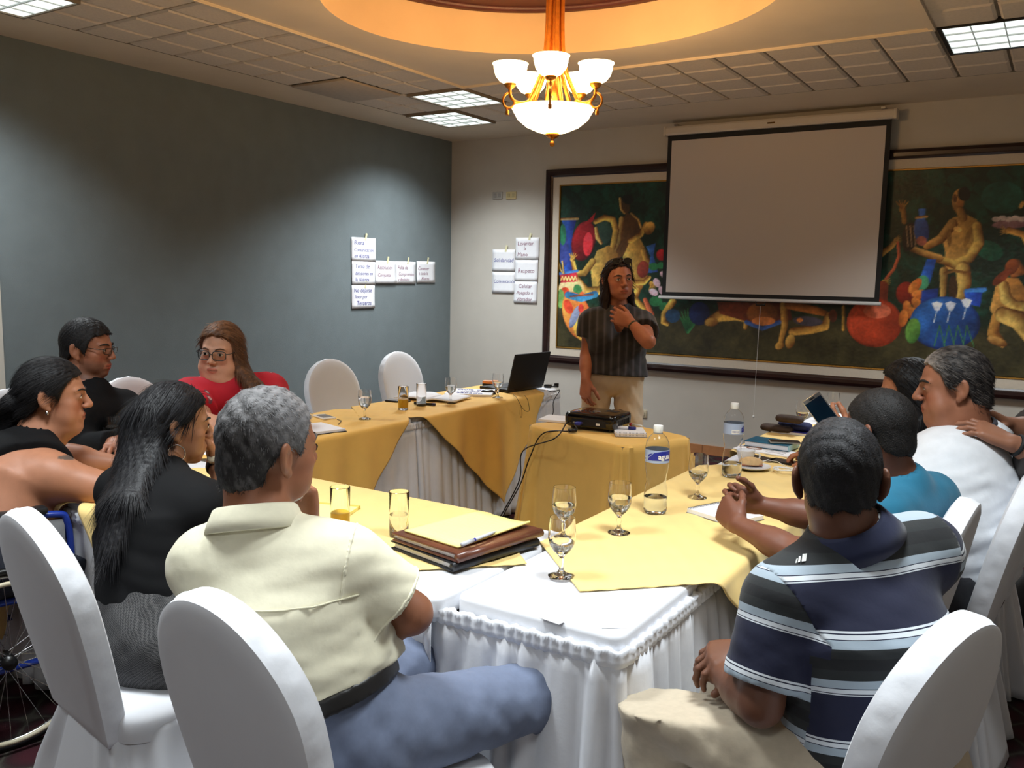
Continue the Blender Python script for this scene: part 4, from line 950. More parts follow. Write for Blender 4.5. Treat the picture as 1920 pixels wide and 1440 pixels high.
class Field:
    def __init__(s, lo, hi, base, fine=()):
        """fine: list of (lo3, hi3, step)"""
        s.ax = [axis_points(lo[i], hi[i], base, [(f[0][i], f[1][i], f[2]) for f in fine]) for i in range(3)]
        s.d = np.full([len(a) for a in s.ax], 0.15, F32)
    def sl(s, lo, hi):
        ix = [(max(0, int(np.searchsorted(s.ax[i], lo[i])) - 1), min(len(s.ax[i]), int(np.searchsorted(s.ax[i], hi[i])) + 1)) for i in range(3)]
        S = tuple(slice(a, b) for a, b in ix)
        return S, s.ax[0][S[0]][:, None, None], s.ax[1][S[1]][None, :, None], s.ax[2][S[2]][None, None, :]
    def add(s, p, g=0.0, k=None):
        k = p.k if k is None else k; e = k + 0.025 + max(g, 0); S, X, Y, Z = s.sl(p.lo - e, p.hi + e)
        a = s.d[S]
        if a.size == 0: return s
        b = p(X, Y, Z, g).astype(F32)
        if k > 0: h = np.maximum(k - np.abs(a - b), 0) / k; s.d[S] = np.minimum(a, b) - h * h * k * 0.25
        else: s.d[S] = np.minimum(a, b)
        return s
    def cut(s, p, g=0.0, k=0.004):
        e = k + 0.025 + max(g, 0); S, X, Y, Z = s.sl(p.lo - e, p.hi + e); a = s.d[S]
        if a.size == 0: return s
        b = -p(X, Y, Z, g).astype(F32)
        h = np.maximum(k - np.abs(a - b), 0) / k; s.d[S] = np.maximum(a, b) + h * h * k * 0.25
        return s
    def grids(s): return s.ax[0][:, None, None], s.ax[1][None, :, None], s.ax[2][None, None, :]
    def keep(s, fn):
        X, Y, Z = s.grids(); s.d = np.maximum(s.d, fn(X, Y, Z).astype(F32)); return s
    def warp(s, fn):
        X, Y, Z = s.grids(); s.d = s.d + fn(X, Y, Z).astype(F32); return s
    def mesh(s):
        d = s.d; d[0], d[-1] = 0.1, 0.1; d[:, 0], d[:, -1] = 0.1, 0.1; d[:, :, 0], d[:, :, -1] = 0.1, 0.1
        ins = d < 0; n = d.shape
        c = [ins[i:n[0] - 1 + i, j:n[1] - 1 + j, k:n[2] - 1 + k] for i in (0, 1) for j in (0, 1) for k in (0, 1)]
        any_ = c[0].copy(); all_ = c[0].copy()
        for q in c[1:]: any_ |= q; all_ &= q
        I, J, K = np.nonzero(any_ & ~all_); m = len(I)
        if m == 0: return np.zeros((0, 3)), np.zeros((0, 4), int)
        val = np.stack([d[I + i, J + j, K + k] for i in (0, 1) for j in (0, 1) for k in (0, 1)])
        pos = np.zeros((m, 3), F32); cnt = np.zeros(m, F32); cor = [(i, j, k) for i in (0, 1) for j in (0, 1) for k in (0, 1)]
        for a in range(8):
            for b in range(a + 1, 8):
                if sum(abs(cor[a][q] - cor[b][q]) for q in range(3)) != 1: continue
                va, vb = val[a], val[b]; mk = (va < 0) != (vb < 0); t = np.where(mk, va / np.where(mk, va - vb, 1), 0)
                for q in range(3): pos[:, q] += mk * (cor[a][q] + t * (cor[b][q] - cor[a][q]))
                cnt += mk
        pos /= np.maximum(cnt, 1)[:, None]; out = np.empty((m, 3), F32)
        for q, id_ in enumerate((I, J, K)): A = s.ax[q]; out[:, q] = A[id_] + pos[:, q] * (A[id_ + 1] - A[id_])
        idx = np.full([x - 1 for x in n], -1, np.int32); idx[I, J, K] = np.arange(m); quads = []
        for ax in range(3):
            a1, a2 = (ax + 1) % 3, (ax + 2) % 3
            A = [slice(None)] * 3; B = [slice(None)] * 3; A[ax] = slice(0, n[ax] - 1); B[ax] = slice(1, n[ax])
            for q in (a1, a2): A[q] = slice(1, n[q] - 1); B[q] = slice(1, n[q] - 1)
            sa, sb = ins[tuple(A)], ins[tuple(B)]; e = np.nonzero(sa != sb)
            if len(e[0]) == 0: continue
            g = list(e); g[a1] = g[a1] + 1; g[a2] = g[a2] + 1; flip = sb[e]
            def at(o1, o2):
                h = [x.copy() for x in g]; h[a1] -= o1; h[a2] -= o2; return idx[h[0], h[1], h[2]]
            q4 = np.stack([at(1, 1), at(0, 1), at(0, 0), at(1, 0)], -1); q4[flip] = q4[flip][:, ::-1]; quads.append(q4)
        return out, np.concatenate(quads)
def smooth_verts(v, q, it=1, lam=0.5):
    for _ in range(it):
        acc = np.zeros_like(v); c = np.zeros(len(v), F32)
        for a, b in ((0, 1), (1, 2), (2, 3), (3, 0)):
            np.add.at(acc, q[:, a], v[q[:, b]]); np.add.at(c, q[:, a], 1); np.add.at(acc, q[:, b], v[q[:, a]]); np.add.at(c, q[:, b], 1)
        v = v * (1 - lam) + lam * acc / np.maximum(c, 1)[:, None]
    return v
def field_obj(name, fld, mat, parent, col=None, smooth=0, origin=None):
    v, q = fld.mesh()
    if len(v) == 0: return None
    if smooth: v = smooth_verts(v, q, smooth)
    o_ = np.zeros(3) if origin is None else origin
    me = np_mesh(name, v - o_, q)
    if col is not None: set_col(me, col(v) if callable(col) else np.tile(lin(col), (len(v), 1)))
    return link(name, me, mat, parent)
def rotm(yaw, pitch=0, roll=0):
    """columns right, forward, up; yaw ccw from +Y, pitch nods down, roll tilts to the right"""
    cy, sy = math.cos(R(yaw)), math.sin(R(yaw)); Rz = np.array([[cy, -sy, 0], [sy, cy, 0], [0, 0, 1.]])
    cp, sp = math.cos(R(-pitch)), math.sin(R(-pitch)); Rx = np.array([[1, 0, 0], [0, cp, -sp], [0, sp, cp]])
    cr, sr = math.cos(R(roll)), math.sin(R(roll)); Ry = np.array([[cr, 0, sr], [0, 1, 0], [-sr, 0, cr]])
    return Rz @ Rx @ Ry
def fold_noise(X, Y, Z, seed=0, f=(7, 7, 15), amp=0.004):
    r = np.random.default_rng(seed); o = 0
    for i in range(4):
        a = r.uniform(0.6, 1.5, 3) * np.array(f) * (1.0 + 0.45 * i); a[:2] *= r.choice([-1, 1], 2); p = r.uniform(0, 6.28, 2)
        arg = a[0] * X + a[1] * Y + a[2] * Z; w = 1.3 * np.sin(0.55 * (a[1] * X - a[0] * Y) + p[1])
        o = o + (1 - np.abs(np.sin(arg * math.pi + w + p[0])) * 2) / (1 + 0.5 * i)
    return amp * o * 0.45

# ------------------------------------------------------------------ anatomy
def head_prims(c, Rm, s=1.0, jaw=1.0, fat=0.0, nose=1.0, ears=True, chin=1.0, neck=None):
    P = lambda x, y, z: c + Rm @ (V(x, y, z) * s); e = lambda p, r, k=0.012, Q=None: Ell(P(*p), V(*r) * s, Rm if Q is None else Rm @ Q, k * s)
    cp = lambda a, b, ra, rb, k=0.008: Cap(P(*a), P(*b), ra * s, rb * s, k * s)
    A = [e((0, -.006, .036), (.0735, .094, .088)), e((0, .028, -.004), (.063, .063, .086), .02), e((0, .028, -.060), (.054 * jaw, .058, .046), .02), e((0, .068, -.090 * chin), (.024 * jaw, .021, .017), .02)]
    for q in (-1, 1):
        A += [e((q * .043, .056, -.018), (.022, .022, .020), .02), e((q * .036 * jaw, .050, -.056), (.026 + fat * .5, .026 + fat * .3, .030 + fat * .4), .02), cp((q * .042, .074, .028), (q * .012, .087, .027), .008, .009, .012)]
    if fat > 0: A += [e((0, .035, -.100), (.045 + fat, .05, .028), .03)]
    A += [e((0, .080, -.058), (.030, .017, .022), .014)]
    cuts = [(e((q * .032, .101, .008), (.017, .014, .011)), .010 * s) for q in (-1, 1)]
    B = [cp((0, .087, .022), (0, .110 * (0.9 + .1 * nose), -.020), .008, .0108 * nose, .010)]
    for q in (-1, 1): B += [e((q * .0120 * nose, .100, -.025), (.0085 * nose, .010, .0075), .006), e((q * .032, .0765, .008), (.0152, .0152, .0135), .006)]
    B += [e((0, .0915, -.0525), (.022, .0085, .0052), .005), e((0, .0895, -.0655), (.019, .0088, .0060), .005)]
    if ears:
        for q in (-1, 1):
            Q = np.array([[math.cos(q * .45), -math.sin(q * .45), 0], [math.sin(q * .45), math.cos(q * .45), 0], [0, 0, 1.]]) @ np.array([[1, 0, 0], [0, math.cos(.22), -math.sin(.22)], [0, math.sin(.22), math.cos(.22)]])
            B += [e((q * .0800, -.011, .001), (.0085, .0195, .033), .007, Q), e((q * .075, .000, -.029), (.007, .009, .010), .006)]
    cuts2 = [(e((q * .0915, -.005, .004), (.010, .0115, .021)), .004 * s) for q in (-1, 1)] if ears else []
    return A, cuts, B, cuts2
def hand_prims(w, f, n, side, curl=(25, 30, 20), thumb=(0.55, 20), s=1.0, spread=6, fingers=None):
    """w wrist, f pointing direction, n palm normal; side +1 right hand, -1 left"""
    f = nrm(f); n = nrm(np.asarray(n, float) - f * (np.asarray(n, float) @ f)); l = np.cross(f, n) * side; P = []     # l points to the thumb side
    kn = []
    for i, (o, ln) in enumerate(((.031, .090), (.0105, .094), (-.0105, .089), (-.030, .081))):
        a = w + l * o * .55 * s + f * .012 * s; b = w + (f * ln + l * o) * s; P.append(Cap(a, b, .0145 * s, .0125 * s, .014 * s)); kn.append(b)
    P.append(Ell(w + (f * .052 + n * .003) * s, (.038 * s, .044 * s, .0155 * s), np.stack([l, f, n], 1), .014 * s))
    P.append(Ell(w + (f * .035 + l * .024 + n * .012) * s, (.017 * s, .028 * s, .015 * s), np.stack([l, f, n], 1), .012 * s))
    for i, (ln, r0) in enumerate(((.072, .0092), (.080, .0095), (.074, .0090), (.059, .0080))):
        c = fingers[i] if fingers is not None else curl; sp = R((1.5 - i) * spread); d = nrm(f * math.cos(sp) + l * math.sin(sp)); a = kn[i]; up = n; ang = 0
        for j, fr in enumerate((.46, .30, .24)):
            ang += R(c[j]); dd = d * math.cos(ang) + up * math.sin(ang); b = a + dd * ln * fr * s
            P.append(Cap(a, b, r0 * (1 - .12 * j) * s, r0 * (1 - .12 * (j + 1)) * s, .004 * s)); a = b
    a = w + (f * .022 + l * .026 + n * .006) * s; op, cl = thumb; d = nrm(f * (1 - op * .45) + l * op + n * .35)
    for j, (ln, r0) in enumerate(((.042, .0125), (.034, .0108), (.027, .0095))):
        b = a + d * ln * s; P.append(Cap(a, b, r0 * s, r0 * .88 * s, .007 * s)); a = b; d = nrm(d * math.cos(R(cl)) + nrm(f * .8 - l * .45 + n * .5) * math.sin(R(cl)))
    return P

class Person:
    """joints in world metres; body, clothes and hair become children of one Empty on the floor"""
    def __init__(s, label, J, yaw, head, skin, scale=1.0, w=1.0, depth=1.0, belly=0.0, bust=0.0, arm=1.0, neck_r=0.056, loc=None, hands=True, hi=0.0034, group=None):
        s.J = {k: np.asarray(v, float) for k, v in J.items()}; J = s.J; s.skin = skin; s.w, s.dp, s.arm = w, depth, arm; s.hi = hi
        c, Rm, hs, hk = head; s.hc, s.hR, s.hs, s.hk = np.asarray(c, float), Rm, hs, hk
        base = J['pel'] if loc is None else np.asarray(loc, float); s.org = V(base[0], base[1], 0)
        s.t = thing('person', label, 'person', tuple(s.org), 0, group)
        up = nrm(J['N'] - J['pel']); right = nrm(J['SR'] - J['SL']); fwd = nrm(np.cross(up, right)); s.up, s.right, s.fwd = up, right, fwd
        P, N = J['pel'], J['N']; L = np.linalg.norm(N - P); S = (J['SL'] + J['SR']) / 2; hw = np.linalg.norm(J['SR'] - J['SL']) / 2
        waist = lerp(P, N, .34) + fwd * J.get('bend', V(0))[0] if 'bend' in J else lerp(P, N, .34) - fwd * 0.012
        chest = lerp(P, N, .60) - fwd * 0.005; uch = N - up * .125
        s.T = [ECap(P, waist, .165 * w, .115 * depth, .142 * w, .104 * depth, fwd), ECap(waist, chest, .142 * w, .104 * depth, .158 * w, .116 * depth, fwd), ECap(chest, uch, .158 * w, .116 * depth, .132 * w, .080 * depth, fwd),
               Cap(J['SL'], J['SR'], .050 * arm, .050 * arm, .05), Cap(lerp(J['SL'], J['SR'], .25), lerp(J['SL'], J['SR'], .75), .060, .060, .05)]
        nb = N - up * 0.010
        for q in ('SL', 'SR'): s.T.append(Cap(lerp(nb, J[q], .18), lerp(J[q], nb, .12) + up * .008, .040, .046 * arm, .05))
        if belly: s.T.append(Ell(lerp(P, waist, .6) + fwd * .05, (.15 * w + belly * .5, .11 * depth + belly, .15 + belly * .5), np.stack([right, fwd, up], 1), .06))
        if bust:
            for q in (-1, 1): s.T.append(Ell(chest + fwd * (.075 * depth) + right * q * .078 * w - up * .005, (.068 + bust * .4, .058 + bust, .066 + bust * .4), np.stack([right, fwd, up], 1), .04))
        s.armp = {}
        for q in 'LR':
            if 'E' + q not in J: continue
            Sx, E, Wr = J['S' + q], J['E' + q], J['W' + q]; a = arm
            s.armp[q] = [Cap(Sx, E, .052 * a, .041 * a, .03), Ell(lerp(Sx, E, .12), (.054 * a,) * 3, None, .03), Cap(E, lerp(E, Wr, .45), .041 * a, .040 * a, .02), Cap(lerp(E, Wr, .3), Wr, .041 * a, .027 * (.5 + .5 * a), .02)]
        hb = s.hc + Rm @ (V(0, -.022, -.055) * hs); s.neckp = [Cap(N - up * .02, hb, neck_r * 1.06, neck_r, .022), Cap(N - up * .03, N, neck_r * 1.25, neck_r * 1.1, .03)]
        if hk.get('fat', 0) > 0: s.neckp.append(Cap(N + fwd * .02, s.hc + Rm @ (V(0, .02, -.09) * hs), neck_r, neck_r * .9, .03))
    def P(s, x, y, z): return s.hc + s.hR @ (V(x, y, z) * s.hs)
    def body(s, hands=None, paint=None, legs=(), lower=None, skip=0):
        """hands: {'R': kwargs of hand_prims}"""
        hands = hands or {}; hk = dict(s.hk); A, c1, B, c2 = head_prims(s.hc, s.hR, s.hs, hk.get('jaw', 1), hk.get('fat', 0), hk.get('nose', 1), hk.get('ears', True), hk.get('chin', 1))
        hp = {q: hand_prims(s.J['W' + q], side=(1 if q == 'R' else -1), **kw) for q, kw in hands.items()}
        prims = s.T[skip:] + [p for q in s.armp for p in s.armp[q]] + s.neckp + list(legs)
        allp = prims + A + B + [p for q in hp for p in hp[q]]
        lo = np.min([p.lo for p in allp], 0) - .03; hi_ = np.max([p.hi for p in allp], 0) + .03
        if lower is not None: lo[2] = max(lo[2], lower)
        r = .135 * s.hs; fine = [(s.hc - r, s.hc + r, s.hi)]
        for q in hp: fine.append((np.min([p.lo for p in hp[q]], 0) - .008, np.max([p.hi for p in hp[q]], 0) + .008, max(s.hi, .0036)))
        F = Field(lo, hi_, .0105, fine)
        for p in prims: F.add(p, g=-.010 if p in s.T else 0)
        for p in A: F.add(p)
        for p, k in c1: F.cut(p, 0, k)
        for p in B: F.add(p)
        for p, k in c2: F.cut(p, 0, k)
        for q in hp:
            for p in hp[q]: F.add(p)
        s.bodyF = F; base = np.array(lin(s.skin))
        def col(v):
            c = np.tile(base, (len(v), 1)); h = ((v - s.hc) @ s.hR) / s.hs; x, y, z = h.T; hd = (np.abs(x) < .1) & (y > -.12) & (z > -.13) & (z < .14)
            lip = hd & (y > .082) & (((x / .024) ** 2 + ((z + .059) / .0125) ** 2) < 1); c[lip] = base * np.array([.86, .55, .55])
            mouth = hd & (y > .08) & (np.abs(z + .0592) < .0016) & (np.abs(x) < .022); c[mouth] = base * .3
            blush = np.exp(-(((np.abs(x) - .042) / .022) ** 2 + ((z + .025) / .022) ** 2)) * (hd & (y > .02)); c = c * (1 - .18 * blush[:, None] * np.array([0, 1, 1]))
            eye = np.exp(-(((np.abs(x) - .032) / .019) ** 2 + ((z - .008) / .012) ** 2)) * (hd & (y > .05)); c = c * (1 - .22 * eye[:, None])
            if paint: c = paint(c, x, y, z, v, hd)
            return c
        s.bodyO = field_obj('body', F, s.skin_mat(), s.t, col, 1, s.org); return s.bodyO
    _sm = None
    def skin_mat(s):
        if Person._sm is None: Person._sm = mat_attr('skin', 0.5, bump=0.12, bscale=260, bdist=0.001, noise=0.07, nscale=35, spec=0.4)
        return Person._sm
    def eyes(s, iris=(50, 30, 18), open_=1.0, look=0.0):
        """almond patches of eyeball with an iris, plus lash line"""
        for q in (-1, 1):
            c = V(q * .032, .0765, .008); rr = .0162; rows = []; n = 13; m = 7; cols = []
            for i in range(n):
                u = -1 + 2 * i / (n - 1); row = []
                for j in range(m):
                    v = -1 + 2 * j / (m - 1); hgt = .0054 * open_ * (1 - u * u) ** .6; xx = u * .0125; zz = v * hgt + (.0008 if v > 0 else 0)
                    yy = math.sqrt(max(1e-9, rr * rr - xx * xx - zz * zz)); row.append(tuple(s.P(c[0] + xx, c[1] + yy, c[2] + zz) - s.org))
                    d = math.hypot(xx - look * .006, zz); cols.append(lin((18, 14, 12)) if d < .0022 else lin(iris) if d < .0052 else lin((216, 206, 196)))
                rows.append(row)
            me = MB().grid(rows).mesh('eye'); set_col(me, np.array(cols)); e = link('eye', me, eye_mat(), s.t, smooth=True)
            pts = [tuple(s.P(c[0] + u * .0128, c[1] + math.sqrt(rr * rr - (u * .0128) ** 2 - (.0054 * open_ * (1 - u * u) ** .6) ** 2) + .0006, c[2] + .0054 * open_ * (1 - u * u) ** .6 + .0008) - s.org) for u in np.linspace(-1, 1, 9)]
            MB().tube(pts, [.0006 * s.hs, .001 * s.hs] + [.0013 * s.hs] * 5 + [.001 * s.hs, .0006 * s.hs], 6).build('eyelashes', M['lash'], e)
    def brows(s, mat, thick=1.0, lift=0.0):
        for q in (-1, 1):
            pts = [tuple(s.P(q * x, y, z + lift) - s.org) for x, y, z in ((.013, .0985, .0275), (.022, .0965, .0315), (.034, .0905, .0335), (.046, .079, .029), (.051, .072, .0245))]
            MB().tube(spline(pts, 3), [.0018 * thick * s.hs] * 2 + [.0032 * thick * s.hs] * 6 + [.0026 * thick * s.hs] * 3 + [.0014 * s.hs] * 2, 8).build('eyebrow', mat, s.t, smooth=True)
    # -------- clothes
    def _f(s, prims, base=.0075, pad=.05):
        lo = np.min([p.lo for p in prims], 0) - pad; hi = np.max([p.hi for p in prims], 0) + pad; return Field(lo, hi, base)
    def top(s, name, mat, sleeve=.62, g=.012, gs=.014, hem=None, neck=.010, scoop=None, col=None, folds=.004, seed=0, sleeveless=False, extra=(), base=.0075, vneck=None, strap=None):
        """hem: height above the pelvis along the spine where it ends; sleeve: fraction of the upper arm (up to 2 = wrist)"""
        J = s.J; prims = list(s.T) + s.neckp[1:2] + list(extra); hemv = -.05 if hem is None else hem; sl = []
        hp = J['pel'] + s.up * hemv
        for q in s.armp:
            if sleeveless: continue
            S_, E, Wr = J['S' + q], J['E' + q], J['W' + q]
            if sleeve <= 1:
                e = lerp(S_, E, sleeve); d = nrm(E - S_); c = Cap(S_, E, .058 * s.arm + gs, .047 * s.arm + gs * 1.5, .02); sl.append(Cut(c, [(e, d)], .02))
            else:
                sl.append(Cap(S_, E, .056 * s.arm + gs, .046 * s.arm + gs, .02)); e = lerp(E, Wr, sleeve - 1); d = nrm(Wr - E)
                sl.append(Cut(Cap(E, Wr, .046 * s.arm + gs, .032 * s.arm + gs, .02), [(e, d)], .03))
        F = s._f(prims + sl, base)
        for p in prims: F.add(p, g)
        for p in sl: F.add(p, 0)
        if folds:
            X, Y, Z = F.grids(); hgt = ((X - J['pel'][0]) * s.up[0] + (Y - J['pel'][1]) * s.up[1] + (Z - J['pel'][2]) * s.up[2])
            wgt = np.clip(1.15 - hgt / .42, .25, 1); F.d = F.d + (fold_noise(X - s.org[0], Y - s.org[1], Z, seed, (4, 4, 9), folds) * wgt).astype(F32)
        F.keep(lambda X, Y, Z: (X - hp[0]) * -s.up[0] + (Y - hp[1]) * -s.up[1] + (Z - hp[2]) * -s.up[2])
        for p in s.neckp[:1]: F.cut(p, neck, .006)
        if scoop:   # lower round neckline: sphere-ish cut at front (and back)
            for (f, u, rx, ry, rz) in scoop: F.cut(Ell(J['N'] + s.fwd * f + s.up * u, (rx, ry, rz), np.stack([s.right, s.fwd, s.up], 1)), 0, .006)
        if sleeveless:
            for q in s.armp:
                d = nrm(J['S' + q] - (J['SL'] + J['SR']) / 2); F.keep(lambda X, Y, Z, a=J['S' + q] - d * (strap if strap is not None else .045), d=d: np.where(((X - a[0]) * d[0] + (Y - a[1]) * d[1] + (Z - a[2]) * d[2]) > -.5, ((X - a[0]) * d[0] + (Y - a[1]) * d[1] + (Z - a[2]) * d[2]) - .10 * np.clip((s.J['N'] @ s.up - .16 - (X * s.up[0] + Y * s.up[1] + Z * s.up[2])) * 4, 0, 1), -1))
        o = field_obj(name, F, mat, s.t, col, 2, s.org); s.topF = F; return o
    def sample_along(s, v):
        """height along the spine from the pelvis and signed side for coloured patterns"""
        r = v - s.J['pel']; return r @ s.up, r @ s.right, r @ s.fwd
    def trousers(s, mat, wst=.10, g=.012, thigh=.082, knee=.062, ankle=.050, folds=.004, seed=3, shoes=None, name='trousers', skirt=False, hemcut=0.0, col=None, calf=True, crotch=-.03):
        J = s.J; legs = []; hp = J['pel'] + s.up * wst
        pel = [ECap(J['pel'] + s.up * crotch, J['pel'] + s.up * max(wst, crotch + .04), .170 * s.w, .122 * s.dp, .155 * s.w, .112 * s.dp, s.fwd)]
        for q in 'LR':
            if 'K' + q not in J: continue
            hpj = J['pel'] + s.right * (.085 * s.w * (1 if q == 'R' else -1)) - s.up * .02
            legs.append(Cap(hpj, J['K' + q], thigh * 1.12, knee * 1.06, .04 if crotch < 0 else .015))
            if calf: legs += [Cap(J['K' + q], lerp(J['K' + q], J['A' + q], .35), knee * 1.05, knee, .03), Cap(lerp(J['K' + q], J['A' + q], .3), J['A' + q], knee, ankle, .03)]
        if skirt:
            a, b = J['KL'], J['KR']; legs.append(Cap(lerp(a, b, .25), lerp(a, b, .75), knee * 1.15, knee * 1.15, .08)); legs.append(Cap(J['pel'], lerp(a, b, .5), thigh * 1.1, knee * 1.2, .06))
        F = s._f(pel + legs, .009)
        for p in pel + legs: F.add(p, g)
        if folds: F.warp(lambda X, Y, Z: fold_noise(X - s.org[0], Y - s.org[1], Z, seed, (8, 8, 6), folds))
        F.keep(lambda X, Y, Z: (X - hp[0]) * s.up[0] + (Y - hp[1]) * s.up[1] + (Z - hp[2]) * s.up[2])
        F.keep(lambda X, Y, Z: 0.035 + hemcut - Z + 0 * X)
        o = field_obj(name, F, mat, s.t, col, 2, s.org)
        if shoes is not None:
            for q in 'LR':
                if 'A' + q in J: s.shoe(q, shoes)
        return o
    def shoe(s, q, mat):
        a = s.J['A' + q]; k = s.J['K' + q]; f = s.J.get('toe' + q)
        d = nrm(V(*(s.fwd if f is None else f)[:2], 0)); b = V(a[0], a[1], .045); F = s._f([Cap(b - d * .06, b + d * .17, .05, .05)], .008)
        F.add(Cap(b - d * .05, b + d * .02, .040, .044, .02)).add(ECap(b + d * .0 - V(0, 0, .008), b + d * .15 - V(0, 0, .016), .043, .030, .046, .022, V(0, 0, 1), .02)).add(Cap(V(a[0], a[1], .06), V(a[0], a[1], .11), .04, .042, .02))
        F.keep(lambda X, Y, Z: .004 - Z + 0 * X + 0 * Y); field_obj('shoe', F, mat, s.t, None, 1, s.org)
    def band(s, name, mat, prims, p, n, half, g, base=.006):
        """a slice of the given prims between two planes about p (belts, cuffs)"""
        F = s._f(prims, base)
        for q in prims: F.add(q, g)
        n = nrm(n); F.keep(lambda X, Y, Z: np.abs((X - p[0]) * n[0] + (Y - p[1]) * n[1] + (Z - p[2]) * n[2]) - half)
        return field_obj(name, F, mat, s.t, None, 1, s.org)
    def collar(s, mat, r=.066, h=.036, open_=28, lean=.012, fold=True, tilt=10, name='collar', thick=.004, drop=0.0, back=0.0):
        """turned collar round the neck"""
        N = s.J['N']; u = nrm(s.P(0, -.022, -.055) - N); f = nrm(s.fwd - u * (s.fwd @ u)); rt = np.cross(f, u); u2 = nrm(u + f * math.tan(R(tilt)) * .5); rows = []
        for a in np.linspace(R(90 + open_), R(450 - open_), 56):
            d = rt * math.cos(a) + f * math.sin(a); fr = max(0, math.sin(a)); c0 = N + u * (.004 - .035 * fr + drop)
            prof = [(r + .010, -.006), (r + .004, h * .5), (r, h), (r + .003, h + .003), (r + .008, h - .001)] + ([(r + .013, h * .45), (r + .020 + .010 * fr, -.010 - .012 * fr)] if fold else [(r + .006, 0.0)])
            rows.append([tuple(c0 + d * (rr + lean * (1 - z / h)) + u * z - s.org) for rr, z in prof])
        o = MB().grid(rows).build(name, mat, s.t, smooth=True); solidify(o, thick, 0.0); return o
    # -------- hair
    def hair(s, mat, col, t=.014, line=None, seed=0, extra=(), strands=0, slen=.02, sw=.0007, flow='short', jitter=.5, cover_ears=False, base=.0038, crown=(0, -.05, .10), grey=None, bump_amp=.002, stiff=.25, rough=.35):
        """cap of hair over the skull above a hairline, plus extra volumes; line: [(y, z)] lower edge of the hair seen from the side"""
        ln = line or [(-.13, -.06), (-.085, -.075), (-.05, -.055), (-.03, -.015), (-.012, .012), (.012, .010), (.022, -.015), (.030, .005), (.040, .045), (.060, .064), (.085, .074), (.14, .082)]
        ys = np.array([a for a, b in ln]); zs = np.array([b for a, b in ln])
        sk = [Ell(s.P(0, -.006, .036), V(.0735, .094, .088) * s.hs, s.hR), Ell(s.P(0, .028, -.004), V(.063, .063, .086) * s.hs, s.hR, .02), Ell(s.P(0, -.035, -.03), V(.058, .058, .06) * s.hs, s.hR, .02)]
        F = s._f(sk + list(extra), base, .04)
        for p in sk: F.add(p, t * s.hs)
        X, Y, Z = F.grids(); hx = [(X - s.hc[0]) * s.hR[0, i] + (Y - s.hc[1]) * s.hR[1, i] + (Z - s.hc[2]) * s.hR[2, i] for i in range(3)]; hx = [q / s.hs for q in hx]
        zl = np.interp(hx[1], ys, zs); msk = (zl - hx[2] + .006 * np.sin(hx[0] * 160 + seed) * .6) * .62 * s.hs
        F.d = np.maximum(F.d, msk.astype(F32))
        for p in extra: F.add(p)
        if bump_amp: F.d = F.d + (fold_noise(hx[0], hx[1], hx[2], seed, (26, 22, 16), bump_amp)).astype(F32)
        v, q = F.mesh(); v = smooth_verts(v, q, 1)
        r = np.random.default_rng(seed + 5); base_c = np.array(lin(col)); n3 = vnoise((v[:, 0] - s.hc[0]) * 90 + 500, (v[:, 2] - s.hc[2]) * 60 + 500 + (v[:, 1] - s.hc[1]) * 80, seed)
        def tint(k, pts):
            if grey is None: return base_c * (0.75 + .5 * k[:, None])
            g = np.array(lin(grey[0])); h = ((pts - s.hc) @ s.hR) / s.hs; w = np.clip(grey[1](h) + (k - .5) * grey[2], 0, 1)[:, None]; return base_c * (1 - w) + g * w
        cols = tint(n3, v); nv = len(v); V_, Q_ = [v], [q]; C_ = [cols]
        if strands:
            # strands: thin curved ribbons lying along the flow of the hair
            e1 = v[q[:, 1]] - v[q[:, 0]]; e2 = v[q[:, 3]] - v[q[:, 0]]; nm = np.cross(e1, e2); ar = np.linalg.norm(nm, axis=1); nm = nm / (ar[:, None] + 1e-12)
            pick = r.choice(len(q), strands, p=ar / ar.sum()); n = nm[pick]; p0 = v[q[pick]].mean(1) - n * .001
            cr = s.P(*crown)
            if flow == 'short': dirn = (p0 - cr); dirn = dirn / (np.linalg.norm(dirn, axis=1)[:, None] + 1e-9) + np.array([0, 0, -.25])
            elif flow == 'back': dirn = np.tile(-s.hR[:, 1] + np.array([0, 0, -.35]), (strands, 1))
            else:
                dirn = np.tile(np.array([0, 0, -1.]), (strands, 1)) + (p0 - cr) * 1.2; hl = ((p0 - s.hc) @ s.hR) / s.hs; tp = (hl[:, 2] > -.03) & (hl[:, 1] > -.07) & (np.abs(hl[:, 0]) < .1)
                dd = -s.hR[:, 1][None] * .9 + np.sign(hl[:, 0:1]) * s.hR[:, 0][None] * .8 + np.array([0, 0, -.45]); dirn[tp] = dd[tp]
            dirn = dirn + r.normal(0, jitter * .5, dirn.shape); dirn -= n * (dirn * n).sum(1)[:, None]; dirn /= np.linalg.norm(dirn, axis=1)[:, None] + 1e-9
            side = np.cross(n, dirn); L = slen * r.uniform(.5, 1.3, strands)[:, None]; W_ = sw * r.uniform(.6, 1.4, strands)[:, None]
            rows = []
            for tt, lift, wd in ((0, 0.0, 1), (.4, stiff, 1), (.75, stiff * .9, .7), (1.0, stiff * .4, .15)):
                c = p0 + dirn * L * tt + n * L * lift * tt + np.array([0, 0, -1.]) * L * (.25 * tt * tt if flow != 'short' else 0); rows += [c - side * W_ * wd, c + side * W_ * wd]
            sv = np.stack(rows, 1).reshape(-1, 3); b = nv + np.arange(strands)[:, None] * 8; sq = np.concatenate([np.concatenate([b + 0, b + 1, b + 3, b + 2], 1), np.concatenate([b + 2, b + 3, b + 5, b + 4], 1), np.concatenate([b + 4, b + 5, b + 7, b + 6], 1)])
